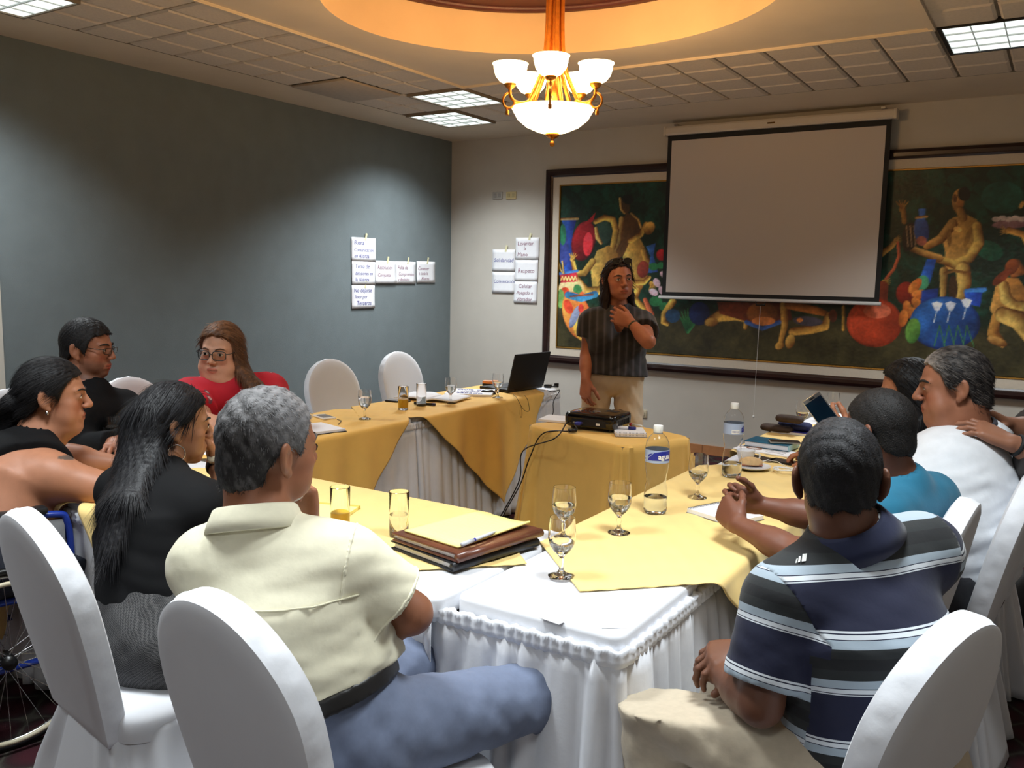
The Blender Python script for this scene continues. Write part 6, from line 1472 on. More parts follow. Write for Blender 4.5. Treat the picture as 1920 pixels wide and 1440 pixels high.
# ---- standing presenter
def woman_standing():
    S = Wp(1157, 606, 4.95); SL, SR = shoulders(S, .148, 210, 1)
    pel = Wp(1150, 712, 5.0)
    rt = nrm(SR - SL); g = lambda v, dz, off: V(pel[0] + rt[0] * v + off[0], pel[1] + rt[1] * v + off[1], dz)
    J = dict(pel=pel, N=Wp(1160, 580, 4.97), SL=SL, SR=SR, ER=Wp(1101, 668, 4.97), WR=Wp(1098, 712, 4.88), EL=Wp(1215, 640, 4.66), WL=Wp(1184, 606, 4.77), KR=g(.10, .48, (-.02, -.03)), KL=g(-.11, .48, (.03, -.05)), AR=g(.11, .09, (-.02, 0)), AL=g(-.13, .09, (.04, 0)))
    p = Person('standing person in dark striped blouse and khaki trousers, hand at the neck, before the painting', J, 208,
               HD(1159, 527, 4.92, 226, -1, 4, .99, jaw=.96, nose=1.05), (176, 110, 82), w=1.0, depth=1.0, bust=.025, arm=.94, neck_r=.050)
    p.body({'R': dict(f=V(.05, -.1, -1), n=V(.3, .8, 0), curl=(25, 30, 20)), 'L': dict(f=nrm(Wp(1150, 590, 4.80) - Wp(1184, 606, 4.77)), n=nrm(p.J['N'] - CAM_C), curl=(25, 35, 25), thumb=(.5, 20))}, skip=1)
    p.eyes((36, 22, 14)); p.brows(M['brow_black'])
    b = p.P; f = p.hR[:, 1]
    ex = [ECap(b(q * .064, -.025, .04), b(q * .074, -.03, -.09), .015, .045, .022, .045, f, .02) for q in (-1, 1)] + [ECap(b(q * .074, -.03, -.09), b(q * .084, -.01, -.16), .022, .045, .020, .03, f, .02) for q in (-1, 1)] + [ECap(b(0, -.07, .0), b(0, -.08, -.14), .075, .035, .08, .03, f, .03)]
    p.hair(M['hair_long'], (38, 24, 20), .008, seed=23, extra=ex, strands=4000, slen=.04, sw=.0008, flow='long', jitter=.3, stiff=.06, bump_amp=.003,
           line=[(-.14, -.20), (-.05, -.12), (-.02, -.06), (.0, -.01), (.014, .012), (.030, .036), (.045, .056), (.062, .076), (.085, .090), (.14, .10)])
    # sunglasses pushed up on the head
    sg = MB()
    for q in (-1, 1):
        sg.tube([tuple(b(q * .034 + .025 * math.cos(a), .072 - .3 * (.016 * math.sin(a)), .112 + .016 * math.sin(a)) - p.org) for a in np.linspace(0, 2 * math.pi, 20, endpoint=False)], .003, 6, closed=True)
        sg.add([tuple(b(q * .034 + .025 * math.cos(a), .072 - .3 * (.016 * math.sin(a)), .112 + .016 * math.sin(a)) - p.org) for a in np.linspace(0, 2 * math.pi, 20, endpoint=False)], [tuple(range(20))])
        sg.tube([tuple(b(q * .058, .066, .112) - p.org), tuple(b(q * .086, -.0, .075) - p.org), tuple(b(q * .086, -.04, .045) - p.org)], .003, 6)
    sg.tube([tuple(b(-.01, .074, .114) - p.org), tuple(b(.01, .074, .114) - p.org)], .003, 6); sg.build('sunglasses', M['black_gloss'], p.t, smooth=True)
    t = NT('dark_striped_blouse'); v = t.coords('Object'); wv = t.node('ShaderNodeTexWave', i_Scale=1.0, i_Distortion=.6); wv.wave_type = 'BANDS'; wv.bands_direction = 'X'
    mp = t.node('ShaderNodeMapping'); mp.inputs['Rotation'].default_value = (0, 0, R(-28)); mp.inputs['Scale'].default_value = (7.5, 7.5, 7.5); t.link(v, mp.inputs['Vector']); t.link(mp.outputs[0], wv.inputs['Vector'])
    t.link(t.ramp(wv.outputs['Fac'], [(0.0, lin((20, 16, 18))), (.5, lin((26, 20, 22))), (.68, lin((52, 46, 50))), (.8, lin((24, 18, 20))), (.93, lin((66, 60, 66)))]), t.b.inputs['Base Color']); t.b.inputs['Roughness'].default_value = .75; t.b.inputs['Sheen Weight'].default_value = .2
    pep = [ECap(p.J['pel'] + p.up * .02, p.J['pel'] + p.up * .14, .185, .135, .150, .11, p.fwd, .05)]
    p.top('blouse', t.m, .46, .012, .022, .030, .006, folds=.006, seed=18, extra=pep, scoop=[(.085, -.06, .035, .06, .11)])
    p.collar(t.m, .060, .030, 42, .012, True, 14, drop=.004)
    p.trousers(cloth('khaki_trousers', (206, 184, 156), noise=.04, bump=.2), .08, .006, .070, .062, .066, .006, shoes=mat_plain('brown_shoe', (60, 40, 30), .5), crotch=.03)
    m = MB(); u = p.J['N']; m.tube([tuple(u + p.right * (.055 * math.cos(a)) + p.fwd * (.055 + .02 * abs(math.sin(a))) - p.up * (.02 + .085 * math.sin(a)) - p.org) for a in np.linspace(.15, math.pi - .15, 20)], .0012, 6)
    m.lathe([(0, -.012), (.005, -.004), (.003, .006), (0, .008)], 10, tuple(u + p.fwd * .078 - p.up * .115 - p.org)); m.build('necklace', M['steel'], p.t, smooth=True)
    w, d = p.J['WL'], nrm(p.J['WL'] - p.J['EL']); p.band('wristband', mat_plain('olive_wristband', (70, 66, 48), .6), p.armp['L'][3:], w - d * .02, d, .006, .004, .004)
woman_standing()

# ---- young man in teal with his hands clasped on the table
def man_teal():
    S = Wp(1698, 952, 2.38); SL, SR = shoulders(S, .150, 72, 0)
    J = dict(pel=(4.93, -4.62, .555), N=Wp(1688, 908, 2.38), SL=SL, SR=SR, EL=Wp(1500, 1042, 2.28), WL=Wp(1384, 984, 2.45), ER=Wp(1545, 972, 2.55), WR=Wp(1424, 947, 2.62), KL=(4.70, -4.78, .55), KR=(4.70, -4.50, .55), AL=(4.66, -4.78, .08), AR=(4.66, -4.50, .08))
    p = Person('young person in teal T-shirt with cropped hair, elbows on the yellow cloth, hands clasped', J, 72,
               HD(1650, 812, 2.38, 68, 8, 0, .96, jaw=.95), (116, 72, 54), w=.98, depth=1.0, arm=.96, neck_r=.054)
    fL = nrm(Wp(1338, 930, 2.58) - p.J['WL']); fR = nrm(Wp(1362, 926, 2.62) - p.J['WR'])
    p.body({'L': dict(f=fL, n=V(.1, 1, -.1), curl=(40, 55, 35), thumb=(.5, 30)), 'R': dict(f=fR, n=V(0, -1, .1), curl=(45, 50, 35), thumb=(.6, 20))})
    p.eyes(); p.brows(M['brow_black'])
    p.hair(M['hair_short'], (26, 23, 22), .006, seed=29, strands=5000, slen=.007, sw=.0006, jitter=.6, stiff=.4, bump_amp=.001,
           line=[(-.13, -.050), (-.09, -.064), (-.05, -.05), (-.03, -.015), (-.012, .018), (.012, .016), (.024, -.005), (.032, .008), (.042, .046), (.060, .064), (.085, .074), (.14, .082)])
    p.top('t_shirt', cloth('teal_jersey', (22, 104, 134), bump=.15), .66, .014, .020, -.03, .002, folds=.004, seed=21)
    p.trousers(cloth('dark_jeans', (36, 44, 66)), .10, .012, .080, .058, .048, .005, shoes=M['black'])
man_teal()

# ---- big man in white
def man_white():
    S = Wp(1822, 882, 2.88); SL, SR = shoulders(S, .19, 74, 0)
    J = dict(pel=(5.07, -4.14, .60), N=Wp(1808, 812, 2.86), SL=SL, SR=SR, EL=Wp(1722, 985, 2.66), WL=Wp(1640, 960, 2.9), ER=V(4.92, -3.75, .83), WR=V(4.72, -3.92, .82), KL=(4.74, -4.24, .58), KR=(4.74, -3.92, .58), AL=(4.7, -4.24, .08), AR=(4.7, -3.92, .08))
    p = Person('heavy person with greying hair in long white shirt, smiling down, being massaged', J, 74,
               HD(1790, 727, 2.84, 103, 8, 0, 1.05, jaw=1.20, fat=.026, nose=1.15), (158, 104, 78), w=1.42, depth=1.5, belly=.09, arm=1.35, neck_r=.074)
    p.body({'L': dict(f=V(-1, .4, 0), n=V(0, 0, -1)), 'R': dict(f=V(-1, -.3, 0), n=V(0, 0, -1))})
    p.eyes((40, 26, 18), .6); p.brows(M['brow_black'], 1.3)
    g = lambda h: .06 + .70 * np.clip((h[:, 1] - .03) / .05, 0, 1) * np.clip((h[:, 2] + .02) / .04, 0, 1)
    p.hair(M['hair'], (28, 25, 26), .009, seed=31, strands=10000, slen=.026, sw=.0006, flow='back', jitter=.22, stiff=.10, grey=((168, 158, 150), g, .4),
           line=[(-.14, -.075), (-.09, -.09), (-.05, -.07), (-.03, -.02), (-.012, .022), (.012, .022), (.024, .004), (.034, .020), (.046, .056), (.062, .078), (.085, .092), (.14, .10)])
    sh = cloth('white_shirt_cotton', (222, 225, 230), bump=.15); p.top('shirt', sh, 1.9, .016, .020, -.08, .012, folds=.007, seed=24)
    p.collar(cloth('dark_inner_collar', (26, 24, 40)), .086, .022, 10, .008, False, 12, drop=.016, name='inner_collar')
    p.collar(sh, .098, .022, 34, .016, True, 12, drop=.004)
    p.trousers(cloth('dark_grey_trousers', (44, 44, 50)), .08, .014, .10, .072, .055, .005, shoes=M['black'])
man_white()

# ---- dark-haired woman beyond, holding up a phone
def woman_far():
    S = Wp(1725, 832, 3.28); SL, SR = shoulders(S, .150, 84, 0)
    PH_ = Wp(1542, 774, 2.98)
    J = dict(pel=(5.02, -3.55, .575), N=Wp(1722, 800, 3.25), SL=SL, SR=SR, EL=Wp(1662, 885, 3.05), WL=Wp(1588, 826, 3.0), ER=V(4.72, -3.42, .82), WR=V(4.56, -3.52, .80), KL=(4.68, -3.62, .56), KR=(4.68, -3.38, .56), AL=(4.66, -3.62, .08), AR=(4.66, -3.38, .08))
    p = Person('person with straight long black hair, mostly hidden behind the man in white, holding a phone', J, 84,
               HD(1706, 738, 3.22, 96, 10, 0, 1.0), (176, 116, 84), w=1.0, depth=1.0, bust=.02, arm=.95, neck_r=.05)
    p.body({'L': dict(f=nrm(Wp(1560, 796, 3.0) - p.J['WL']), n=V(.0, 1, .2), curl=(30, 45, 35), thumb=(.4, 20)), 'R': dict(f=V(-1, 0, 0), n=V(0, 0, -1))})
    p.eyes(); p.brows(M['brow_black'], .8)
    b = p.P; f = p.hR[:, 1]
    ex = [ECap(b(q * .066, -.015, .05), b(q * .080, -.01, -.10), .024, .05, .030, .05, f, .02) for q in (-1, 1)] + [ECap(b(q * .080, -.01, -.10), b(q * .075, -.03, -.24), .030, .05, .026, .03, f, .02) for q in (-1, 1)] + [ECap(b(0, -.07, .0), b(0, -.09, -.24), .085, .04, .08, .03, f, .03)]
    p.hair(M['hair_long'], (18, 17, 19), .012, seed=37, extra=ex, strands=3000, slen=.06, sw=.0008, flow='long', jitter=.15, stiff=.03,
           line=[(-.14, -.20), (-.05, -.12), (-.02, -.06), (.0, -.01), (.014, .012), (.030, .036), (.045, .056), (.062, .076), (.085, .090), (.14, .10)])
    p.top('blouse', cloth('black_white_blouse', (38, 38, 42), noise=.5, nscale=16), .6, .012, .018, -.04, .004, folds=.004, seed=27)
    p.trousers(cloth('black_trousers_b', (26, 26, 30)), .10, .012, .084, .060, .05, .004, shoes=M['black'])
    # the raised phone
    up = nrm(Wp(1533, 754, 2.98) - Wp(1572, 806, 2.98)); nn_ = nrm(CAM_C - PH_); nn_ = nrm(nn_ - up * (nn_ @ up)); rt = np.cross(up, nn_)
    t = thing('smartphone', 'raised smartphone with dark screen and silver edge held above the striped man head', 'phone', tuple(PH_)); 
    Mx = Matrix(((rt[0], up[0], nn_[0], PH_[0]), (rt[1], up[1], nn_[1], PH_[1]), (rt[2], up[2], nn_[2], PH_[2]), (0, 0, 0, 1))); t.matrix_world = Mx
    MB().box(-.034, .034, -.07, .07, -.004, .004).build('case', M['steel'], t, bevel=.003)
    MB().box(-.031, .031, -.056, .056, .0038, .0046).build('screen', mat_plain('dark_blue_phone_screen', (8, 22, 36), .15), t)
    MB().box(-.010, .010, .059, .064, .0038, .0046).build('speaker_slot', M['black'], t)
woman_far()

# ---- person at the right edge massaging the big man's shoulders
def masseur():
    S = V(5.57, -4.06, 1.24); SL, SR = shoulders(S, .175, 92, 0)
    J = dict(pel=(5.80, -4.06, .92), N=(5.56, -4.06, 1.31), SL=SL, SR=SR, EL=Wp(1958, 856, 2.68), WL=Wp(1900, 832, 2.68), ER=Wp(1950, 812, 3.02), WR=Wp(1888, 796, 3.00), KL=(5.80, -4.17, .48), KR=(5.80, -3.95, .48), AL=(5.84, -4.18, .09), AR=(5.84, -3.94, .09))
    p = Person('standing person at right edge, dark sleeves, hands on the white-shirted shoulders', J, 90,
               (V(5.50, -4.06, 1.52), rotm(92, 10), 1.0, {}), (150, 102, 78), w=1.0, depth=1.0, arm=1.05)
    fL = nrm(Wp(1844, 806, 2.72) - p.J['WL']); fR = nrm(Wp(1845, 772, 2.98) - p.J['WR'])
    p.body({'L': dict(f=fL, n=V(-.3, .35, -1), curl=(14, 22, 16), thumb=(.7, 10), s=1.08, spread=8), 'R': dict(f=fR, n=V(-.3, -.2, -1), curl=(14, 22, 16), thumb=(.7, 10), s=1.1)})
    p.eyes(); p.brows(M['brow_black'])
    p.hair(M['hair'], (26, 22, 22), .014, seed=41, strands=1500)
    p.top('tunic', cloth('brown_black_tunic', (42, 36, 34), bump=.2), 1.42, .016, .034, -.05, .006, folds=.005, seed=33)
    p.trousers(cloth('black_slacks', (26, 25, 28)), .10, .012, .088, .066, .060, .005, shoes=M['black'])
    w, d = p.J['WL'], nrm(p.J['WL'] - p.J['EL']); p.band('bracelet', M['black_matte'], p.armp['L'][3:], w - d * .012, d, .006, .006, .004)
masseur()
# ================================================================== things on the tables
CZ = TZ + 0.0065                       # top of the cloths
def lathe_obj(name, prof, mat, parent, n=32, loc=(0, 0, 0), caps=False):
    o = MB().lathe(prof, n, loc, caps).build(name, mat, parent, smooth=True); auto_smooth(o, 38); return o
def goblet(px, py, lab, fill=.5, z=CZ, s=1.0):
    p = on_z(px, py, z); t = thing('stem_glass', lab, 'glass', tuple(p), 0, 'stemmed water glasses')
    outer = [(0.0, .0), (.033, .0), (.034, .002), (.030, .0045), (.012, .010), (.0062, .018), (.0055, .030), (.0075, .040), (.0055, .048), (.010, .056), (.022, .068), (.031, .082), (.0355, .100), (.0355, .118), (.0335, .138), (.032, .155)]
    inner = [(.0308, .155), (.0322, .138), (.0342, .118), (.0342, .100), (.0296, .083), (.020, .070), (.008, .062), (0.0, .0605)]
    lathe_obj('glass', [(r * s, h * s) for r, h in outer + inner], M['glass'], t)
    if fill > 0:
        top = .062 + fill * .088; w = [(0.0, .0609), (.0082, .0624), (.0203, .0704), (.0299, .0834), (.0345, .1004), (.0345, .1184), (.0325, .138)]; prof = []
        for k, (r, h) in enumerate(w):
            if h < top: prof.append((r, h))
            else:
                r0, h0 = w[k - 1]; prof.append((r0 + (r - r0) * (top - h0) / (h - h0), top)); break
        prof.append((0.0, top)); lathe_obj('water', [(r * s, h * s) for r, h in prof], M['water'], t)
    return t
def tumbler(px, py, lab, liquid=None, fill=.4, z=CZ, s=1.0, hgt=.132):
    p = on_z(px, py, z); t = thing('tumbler', lab, 'glass', tuple(p), 0, 'straight glass tumblers')
    lathe_obj('glass', [(0, 0), (.027 * s, 0), (.0285 * s, .002), (.0300 * s, hgt * s), (.0290 * s, (hgt + .001) * s), (.0282 * s, hgt * s), (.0270 * s, .012), (0, .011)], M['glass'], t)
    if liquid:
        h = .0115 + fill * hgt * s; r1 = .0272 * s + (.0014 * s) * fill
        lathe_obj('juice' if liquid is M['juice'] else 'water', [(0, .0112), (.0272 * s, .0122), (r1, h), (0, h)], liquid, t)
    return t
def bottle(px, py, lab, turn=0.0, z=CZ, fill=.16):
    p = on_z(px, py, z); t = thing('water_bottle', lab, 'bottle', tuple(p), R(turn), 'plastic water bottles')
    out = [(0, .004), (.022, 0), (.034, .003), (.038, .012), (.0385, .03), (.0375, .045), (.0385, .06), (.0365, .085), (.0325, .105), (.0335, .125), (.0375, .148), (.0390, .165), (.0392, .170), (.0392, .216), (.0388, .222), (.0360, .238), (.0270, .254), (.0165, .264), (.0135, .268), (.0135, .278)]
    ri = [(max(0, r - .0007), h + .0006) for r, h in reversed(out)]
    lathe_obj('bottle_body', out + ri, M['pet'], t)
    wl = []
    for r, h in out:
        if h < .01 + fill * .28: wl.append((max(0, r - .0003), h + .0009))
    wl.append((.0372, .01 + fill * .28)); wl.append((0, .01 + fill * .28)); lathe_obj('water', wl, M['water'], t)
    lathe_obj('cap', [(0, .268), (.0150, .268), (.0158, .270), (.0158, .288), (.0150, .2905), (0, .2905)], M['white_plastic'], t, 36)
    lb = MB(); n = 40
    def arcband(a0, a1, z0, z1, r, mat, name):
        m = MB(); m.grid([[(r * math.sin(a), -r * math.cos(a), zz) for zz in (z0, z1)] for a in np.linspace(R(a0), R(a1), 24)]); return m.build(name, mat, t, smooth=True)
    arcband(-180, 180, .172, .214, .0396, M['label_pale'], 'label'); lab_o = t.children[-1]
    m = MB(); rows = []
    for a in np.linspace(-52, 100, 40):
        u = (a + 52) / 152; rows.append([(.0399 * math.sin(R(a)), -.0399 * math.cos(R(a)), zz) for zz in (.180 + .003 * math.sin(u * 3.1) - .004 * u, .198 + .013 * min(1, u * 2.2) ** .7 if u > .04 else .1985)])
    m.grid(rows).build('blue_band', M['label_blue'], lab_o, smooth=True)
    m = MB(); m.grid([[(.0401 * math.sin(R(a)), -.0401 * math.cos(R(a)), zz) for zz in (.188 + .02 * u - .001, .188 + .02 * u + .0012)] for u, a in zip(np.linspace(0, 1, 12), np.linspace(-50, -18, 12))]).build('swoosh', M['label_pale'], lab_o)
    text('agua', .024, M['white_plastic'], lab_o, (0, 0, .186), (0, 0, R(0)), name='lettering', bend=.0402, off=.0006)
    m = MB(); m.grid([[(.0400 * math.sin(R(a)), -.0400 * math.cos(R(a)), zz) for zz in (.176, .190)] for a in np.linspace(-110, -66, 8)]).build('white_patch', M['white_plastic'], lab_o)
    for k in range(9):
        a = -106 + k * 4.4; MB().grid([[(.0402 * math.sin(R(a + d)), -.0402 * math.cos(R(a + d)), zz) for zz in (.179, .187)] for d in (0, 1.2 + k % 3 * .6)]).build('bar', M['ink_blue'], lab_o)
    return t
M['pet'] = mat_glass('clear_bottle_plastic', (250, 252, 255), 1.18); M['label_pale'] = mat_plain('pale_blue_label', (168, 184, 216), .4); M['label_blue'] = mat_plain('royal_blue_label', (32, 44, 150), .35)
# left run
goblet(684, 786, 'nearest stem glass on the amber cloth along the blue wall, water inside', .62)
goblet(845, 756, 'stem glass in the middle of the blue wall run, before the papers', .5)
goblet(933, 746, 'stem glass beside the black laptop', .42)
tumbler(756, 768, 'tumbler of orange juice on the blue wall run', M['juice'], .36)
tumbler(790, 761, 'empty straight tumbler beside the farther orange juice')
# front run
tumbler(638, 994, 'tumbler of orange juice in front of the man in cream', M['juice'], .34)
tumbler(748, 1004, 'half full water tumbler near the brown leather folder', M['water'], .40)
goblet(212, 848, 'stem glass between the woman in the wheelchair and the man with glasses', .55)
# right run
goblet(1052, 1080, 'stem glass standing on the bare white corner cloth, nearest the viewer', .34)
goblet(1056, 1010, 'stem glass directly behind the one on the bare white corner', .46)
goblet(1160, 999, 'stem glass on yellow cloth between corner glasses and the agua bottle', .55)
goblet(1307, 933, 'stem glass between the two water bottles', .34)
goblet(1503, 806, 'stem glass beside the blue pouch at the far right table', .3)
goblet(1560, 788, 'farthest stem glass on the right run, nearly hidden', .3)
bottle(1228, 961, 'nearer water bottle with blue label facing the viewer', 28)
bottle(1371, 893, 'farther water bottle with the label turned aside', 118)

def slab(name, x0, x1, y0, y1, z0, z1, mat, parent, bevel=0.0): return MB().box(x0, x1, y0, y1, z0, z1).build(name, mat, parent, bevel=bevel)
def put(px, py, rz, name, lab, cat, z=CZ, group=None): return thing(name, lab, cat, tuple(on_z(px, py, z)), R(rz), group)
def spiral_pad(t, w, d, h, cover=None, n=22, side='x'):
    slab('pages', -w / 2, w / 2, -d / 2, d / 2, 0.0015, h, M['paper'], t); slab('back_board', -w / 2 - .002, w / 2 + .002, -d / 2 - .002, d / 2 + .002, 0, .0016, M['card'], t)
    m = MB()
    for k in range(n):
        x = -w / 2 + w * (k + .5) / n; m.tube([(x, -d / 2 + .007 + .007 * math.cos(a), h / 2 + (h / 2 + .004) * math.sin(a)) if True else 0 for a in np.linspace(0, 2 * math.pi, 10, endpoint=False)], .0009, 5, closed=True)
    m.build('spiral_wire', M['black'], t, smooth=True)
M['card'] = mat_plain('grey_cardboard', (150, 146, 138), .8)
# leather folder with a pad and a pen, on a second black folder
c = (on_z(752, 1030, CZ) + on_z(890, 1078, CZ) + on_z(998, 1022, CZ) + on_z(865, 985, CZ)) / 4
fx = nrm(on_z(890, 1078, CZ) - on_z(752, 1030, CZ)); FA = math.degrees(math.atan2(fx[1], fx[0]))
t = thing('black_folder', 'black folder lying open-mouthed beneath the brown leather folder', 'folder', tuple(c - V(.012, 0, 0)), R(FA - 2))
for z0, z1, nm in ((0, .004, 'lower_cover'), (.020, .024, 'upper_cover')): slab(nm, -.125, .135, -.165, .160, z0, z1, mat_plain('black_leather', (26, 27, 32), .4, bump=.2, bscale=120), t, .0018)
slab('pages', -.115, .13, -.155, .15, .005, .019, M['paper'], t)
MB().tube([(.135, y, .012) for y in np.linspace(-.163, .158, 4)], .012, 10).build('spine', bpy.data.materials['black_leather'], t, smooth=True)
t = thing('leather_folder', 'brown leather folder with a yellow pad on its cover', 'folder', (c[0], c[1], CZ + .026), R(FA))
lth = mat_plain('brown_leather', (92, 50, 34), .35, noise=.25, nscale=18, bump=.25, bscale=110, coat=.2)
m = MB(); m.box(-.13, .13, -.165, .165, 0, .005).box(-.13, .13, -.165, .165, .018, .024); m.build('cover', lth, t, bevel=.002)
MB().tube([(.13, y, .012) for y in np.linspace(-.165, .165, 4)], .012, 10).build('spine', lth, t, smooth=True)
slab('pages', -.12, .125, -.155, .155, .006, .0175, M['paper'], t)
t = thing('legal_pad', 'yellow legal pad lying on the brown leather folder', 'notepad', (c[0] - .004, c[1] + .008, CZ + .0502), R(FA + 1))
m = MB(); P = []
for i in range(13):
    row = []
    for j in range(9):
        x, y = -.105 + .21 * i / 12, -.145 + .29 * j / 8; row.append((x, y, .007 + .010 * max(0, x / .105) ** 4 * (y + .145) / .29))
    P.append(row)
o = m.grid(P).build('sheets', M['paper_yellow'], t, smooth=True); solidify(o, .006)
m = MB()
for k in range(14): m.box(-.095, .095, -.125 + k * .019, -.1243 + k * .019, .0072, .0073)
m.build('ruled_lines', mat_plain('pale_blue_rule', (206, 214, 170), .8), o)
t = thing('pen', 'clear ballpoint pen lying on the yellow legal pad', 'pen', tuple(on_z(900, 1008, CZ + .066)), R(math.degrees(math.atan2(*(lambda a, b: (b - a)[[1, 0]])(on_z(868, 1018, CZ), on_z(925, 996, CZ))))))
MB().tube([(-.075, 0, 0), (-.072, 0, 0), (.05, 0, 0), (.066, 0, 0), (.075, 0, 0)], [.003, .0048, .0045, .0025, .0008], 10).build('barrel', mat_plain('translucent_pen', (206, 210, 216), .2), t, smooth=True)
MB().tube([(-.078, 0, 0), (-.03, 0, 0)], .0058, 10).build('cap', mat_plain('pen_cap', (196, 200, 208), .2), t, smooth=True); MB().tube([(-.03, 0, 0), (-.022, 0, 0)], .0052, 8).build('ink_ring', M['ink_blue'], t)
t = put(818, 1000, FA + 60, 'pen', 'dark pen tip showing behind the yellow legal pad', 'pen'); MB().tube([(-.06, 0, .005), (.05, 0, .005), (.06, 0, .005)], [.0045, .0045, .001], 10).build('barrel', M['black'], t, smooth=True)
# yellow notepad before the man in cream
t = put(597, 968, 20, 'notepad', 'pale yellow notepad on the cloth by the near juice tumbler', 'notepad')
o = slab('sheets', -.09, .09, -.12, .12, 0, .010, M['paper_yellow'], t); slab('binding', -.091, .091, .105, .121, 0, .011, mat_plain('ochre_binding', (214, 190, 90), .7), t)
# white papers at the left end
t = put(395, 838, 10, 'paper_sheet', 'white sheet on the table behind the hoop-earring woman', 'paper'); slab('page', -.10, .10, -.14, .14, 0, .0015, M['paper'], t)
t = put(210, 862, 25, 'paper_sheet', 'white sheet on the table before the woman in the wheelchair', 'paper'); slab('page', -.10, .10, -.14, .14, 0, .0015, M['paper'], t)
# blue wall run
t = put(608, 783, 70, 'smartphone', 'white and black smartphone with a cable near the black notebook', 'phone')
slab('case', -.036, .036, -.068, .068, 0, .009, M['white_plastic'], t, .003); slab('screen', -.031, .031, -.052, .052, .0088, .0096, M['black_gloss'], t)
tag(MB().tube([tuple(on_z(632, 786, CZ + .004)), tuple(on_z(640, 789, CZ + .003)), tuple(on_z(634, 796, CZ + .003))], .0018, 6).build('cable', M['black'], None, smooth=True), 'short black cable beside the white and black phone', 'cable')
t = put(596, 806, 75, 'notebook', 'black covered notebook with white pages at the near end of the blue wall run', 'notebook')
slab('pages', -.085, .085, -.115, .115, .003, .014, M['paper'], t); slab('cover', -.09, .09, -.12, .12, 0, .0035, M['black'], t, .0015); MB().tube([(-.088, y, .008) for y in (-.12, .12)], .009, 10).build('spine', M['black'], t, smooth=True)
t = put(746, 753, 100, 'smartphone', 'dark phone lying behind the farther orange juice', 'phone'); slab('case', -.036, .036, -.07, .07, 0, .009, M['black'], t, .003); slab('screen', -.032, .032, -.06, .06, .0088, .0096, M['black_gloss'], t)
t = put(796, 760, 15, 'marker_pen', 'thick dark marker lying behind the empty tumbler', 'marker'); MB().tube([(-.065, 0, .009), (-.03, 0, .009), (-.029, 0, .009), (.065, 0, .009)], [.0088, .0092, .0075, .0078], 12).build('barrel', M['black'], t, smooth=True); MB().tube([(.05, 0, .009), (.068, 0, .009)], .0084, 12).build('end_plug', mat_plain('dark_blue_plug', (30, 34, 80), .4), t)
t = put(812, 748, 12, 'open_notebook', 'thick open white notebook behind the tumblers', 'notebook')
for sx in (-1, 1):
    P = [[(sx * (.002 + .20 * i / 10), -.13 + .26 * j / 4, .004 + .020 * math.sin(min(1, i / 4) * math.pi / 2) * (1 - .55 * i / 10)) for j in range(5)] for i in range(11)]
    o = MB().grid(P).build('page_block', M['paper'], t, smooth=True); solidify(o, .008, 0)
t = put(882, 738, 28, 'printed_sheets', 'stack of loose white sheets with big blue handwritten lines by the laptop', 'paper'); slab('sheets', -.15, .15, -.14, .14, 0, .014, M['paper'], t)
for k, (s_, x) in enumerate((('Guía de', -.10), ('participación', -.145), ('sábado', -.08))): text(s_, .06, M['ink_blue'], t, (x, .065 - .08 * k, .0146), (0, 0, 0), name='lettering', shear=.1)
t = put(920, 723, 20, 'eraser', 'orange and black board eraser beside the laptop', 'eraser'); slab('felt', -.055, .055, -.025, .025, 0, .016, M['black'], t, .003); slab('grip', -.055, .055, -.025, .025, .015, .034, mat_plain('orange_plastic', (232, 142, 84), .5), t, .005)
t = put(915, 739, 30, 'computer_mouse', 'small black computer mouse next to the stem glass by the laptop', 'mouse')
m = MB(); m.grid([[(.052 * math.cos(a) * math.cos(b) , .030 * math.cos(a) * math.sin(b), .030 * max(0, math.sin(a)) ** .8) for a in np.linspace(0, math.pi / 2, 9)] for b in np.linspace(0, 2 * math.pi, 24, endpoint=False)], closed_u=True); m.build('shell', M['black'], t, smooth=True)
slab('wheel', .018, .032, -.003, .003, .022, .030, M['card'], t, .001)
# laptop: screen back faces the viewer
lf, rf = on_z(944, 738, CZ), on_z(1022, 727, CZ); ax = nrm(rf - lf); LA = math.degrees(math.atan2(ax[1], ax[0])); lc = (lf + rf) / 2
t = thing('laptop', 'open black laptop seen from behind its lid', 'laptop', tuple(lc), R(LA))
slab('base', -.185, .185, -.005, .245, .004, .024, M['black'], t, .004); slab('keyboard', -.165, .165, .07, .20, .0236, .0256, mat_plain('dark_keys', (34, 34, 36), .6), t, .001); slab('touchpad', -.05, .05, .205, .24, .0236, .0246, M['black_gloss'], t)
lidm = Matrix.Translation((0, .0, .022)) @ Matrix.Rotation(R(14), 4, 'X')
o = MB().box(-.188, .188, -.012, 0.0, 0, .245, mat=lidm).build('lid', M['black_matte'], t, bevel=.003); MB().box(-.172, .172, -.0002, .0012, .018, .232, mat=lidm).build('screen', M['black_gloss'], t)
MB().tube([(-.12, .0, .022), (.12, 0, .022)], .010, 10).build('hinge', M['black'], t, smooth=True)
t = put(968, 722, LA, 'paper_sheet', 'white sheet lying behind the laptop lid', 'paper'); slab('page', -.09, .09, -.12, .12, 0, .002, M['paper'], t)
ad = on_z(1034, 727, TZ + .001)
t = thing('power_adapter', 'black plug and adapter lying on the white table end', 'adapter', tuple(ad), R(20)); slab('brick', -.05, .0, -.02, .02, 0, .022, M['black'], t, .004); slab('plug', .02, .05, -.014, .014, .004, .034, M['black'], t, .004); MB().tube([(-.005, 0, .008), (.01, .006, .01), (.025, 0, .012)], .004, 8).build('lead', M['black'], t, smooth=True)
XE = LX1 + .112
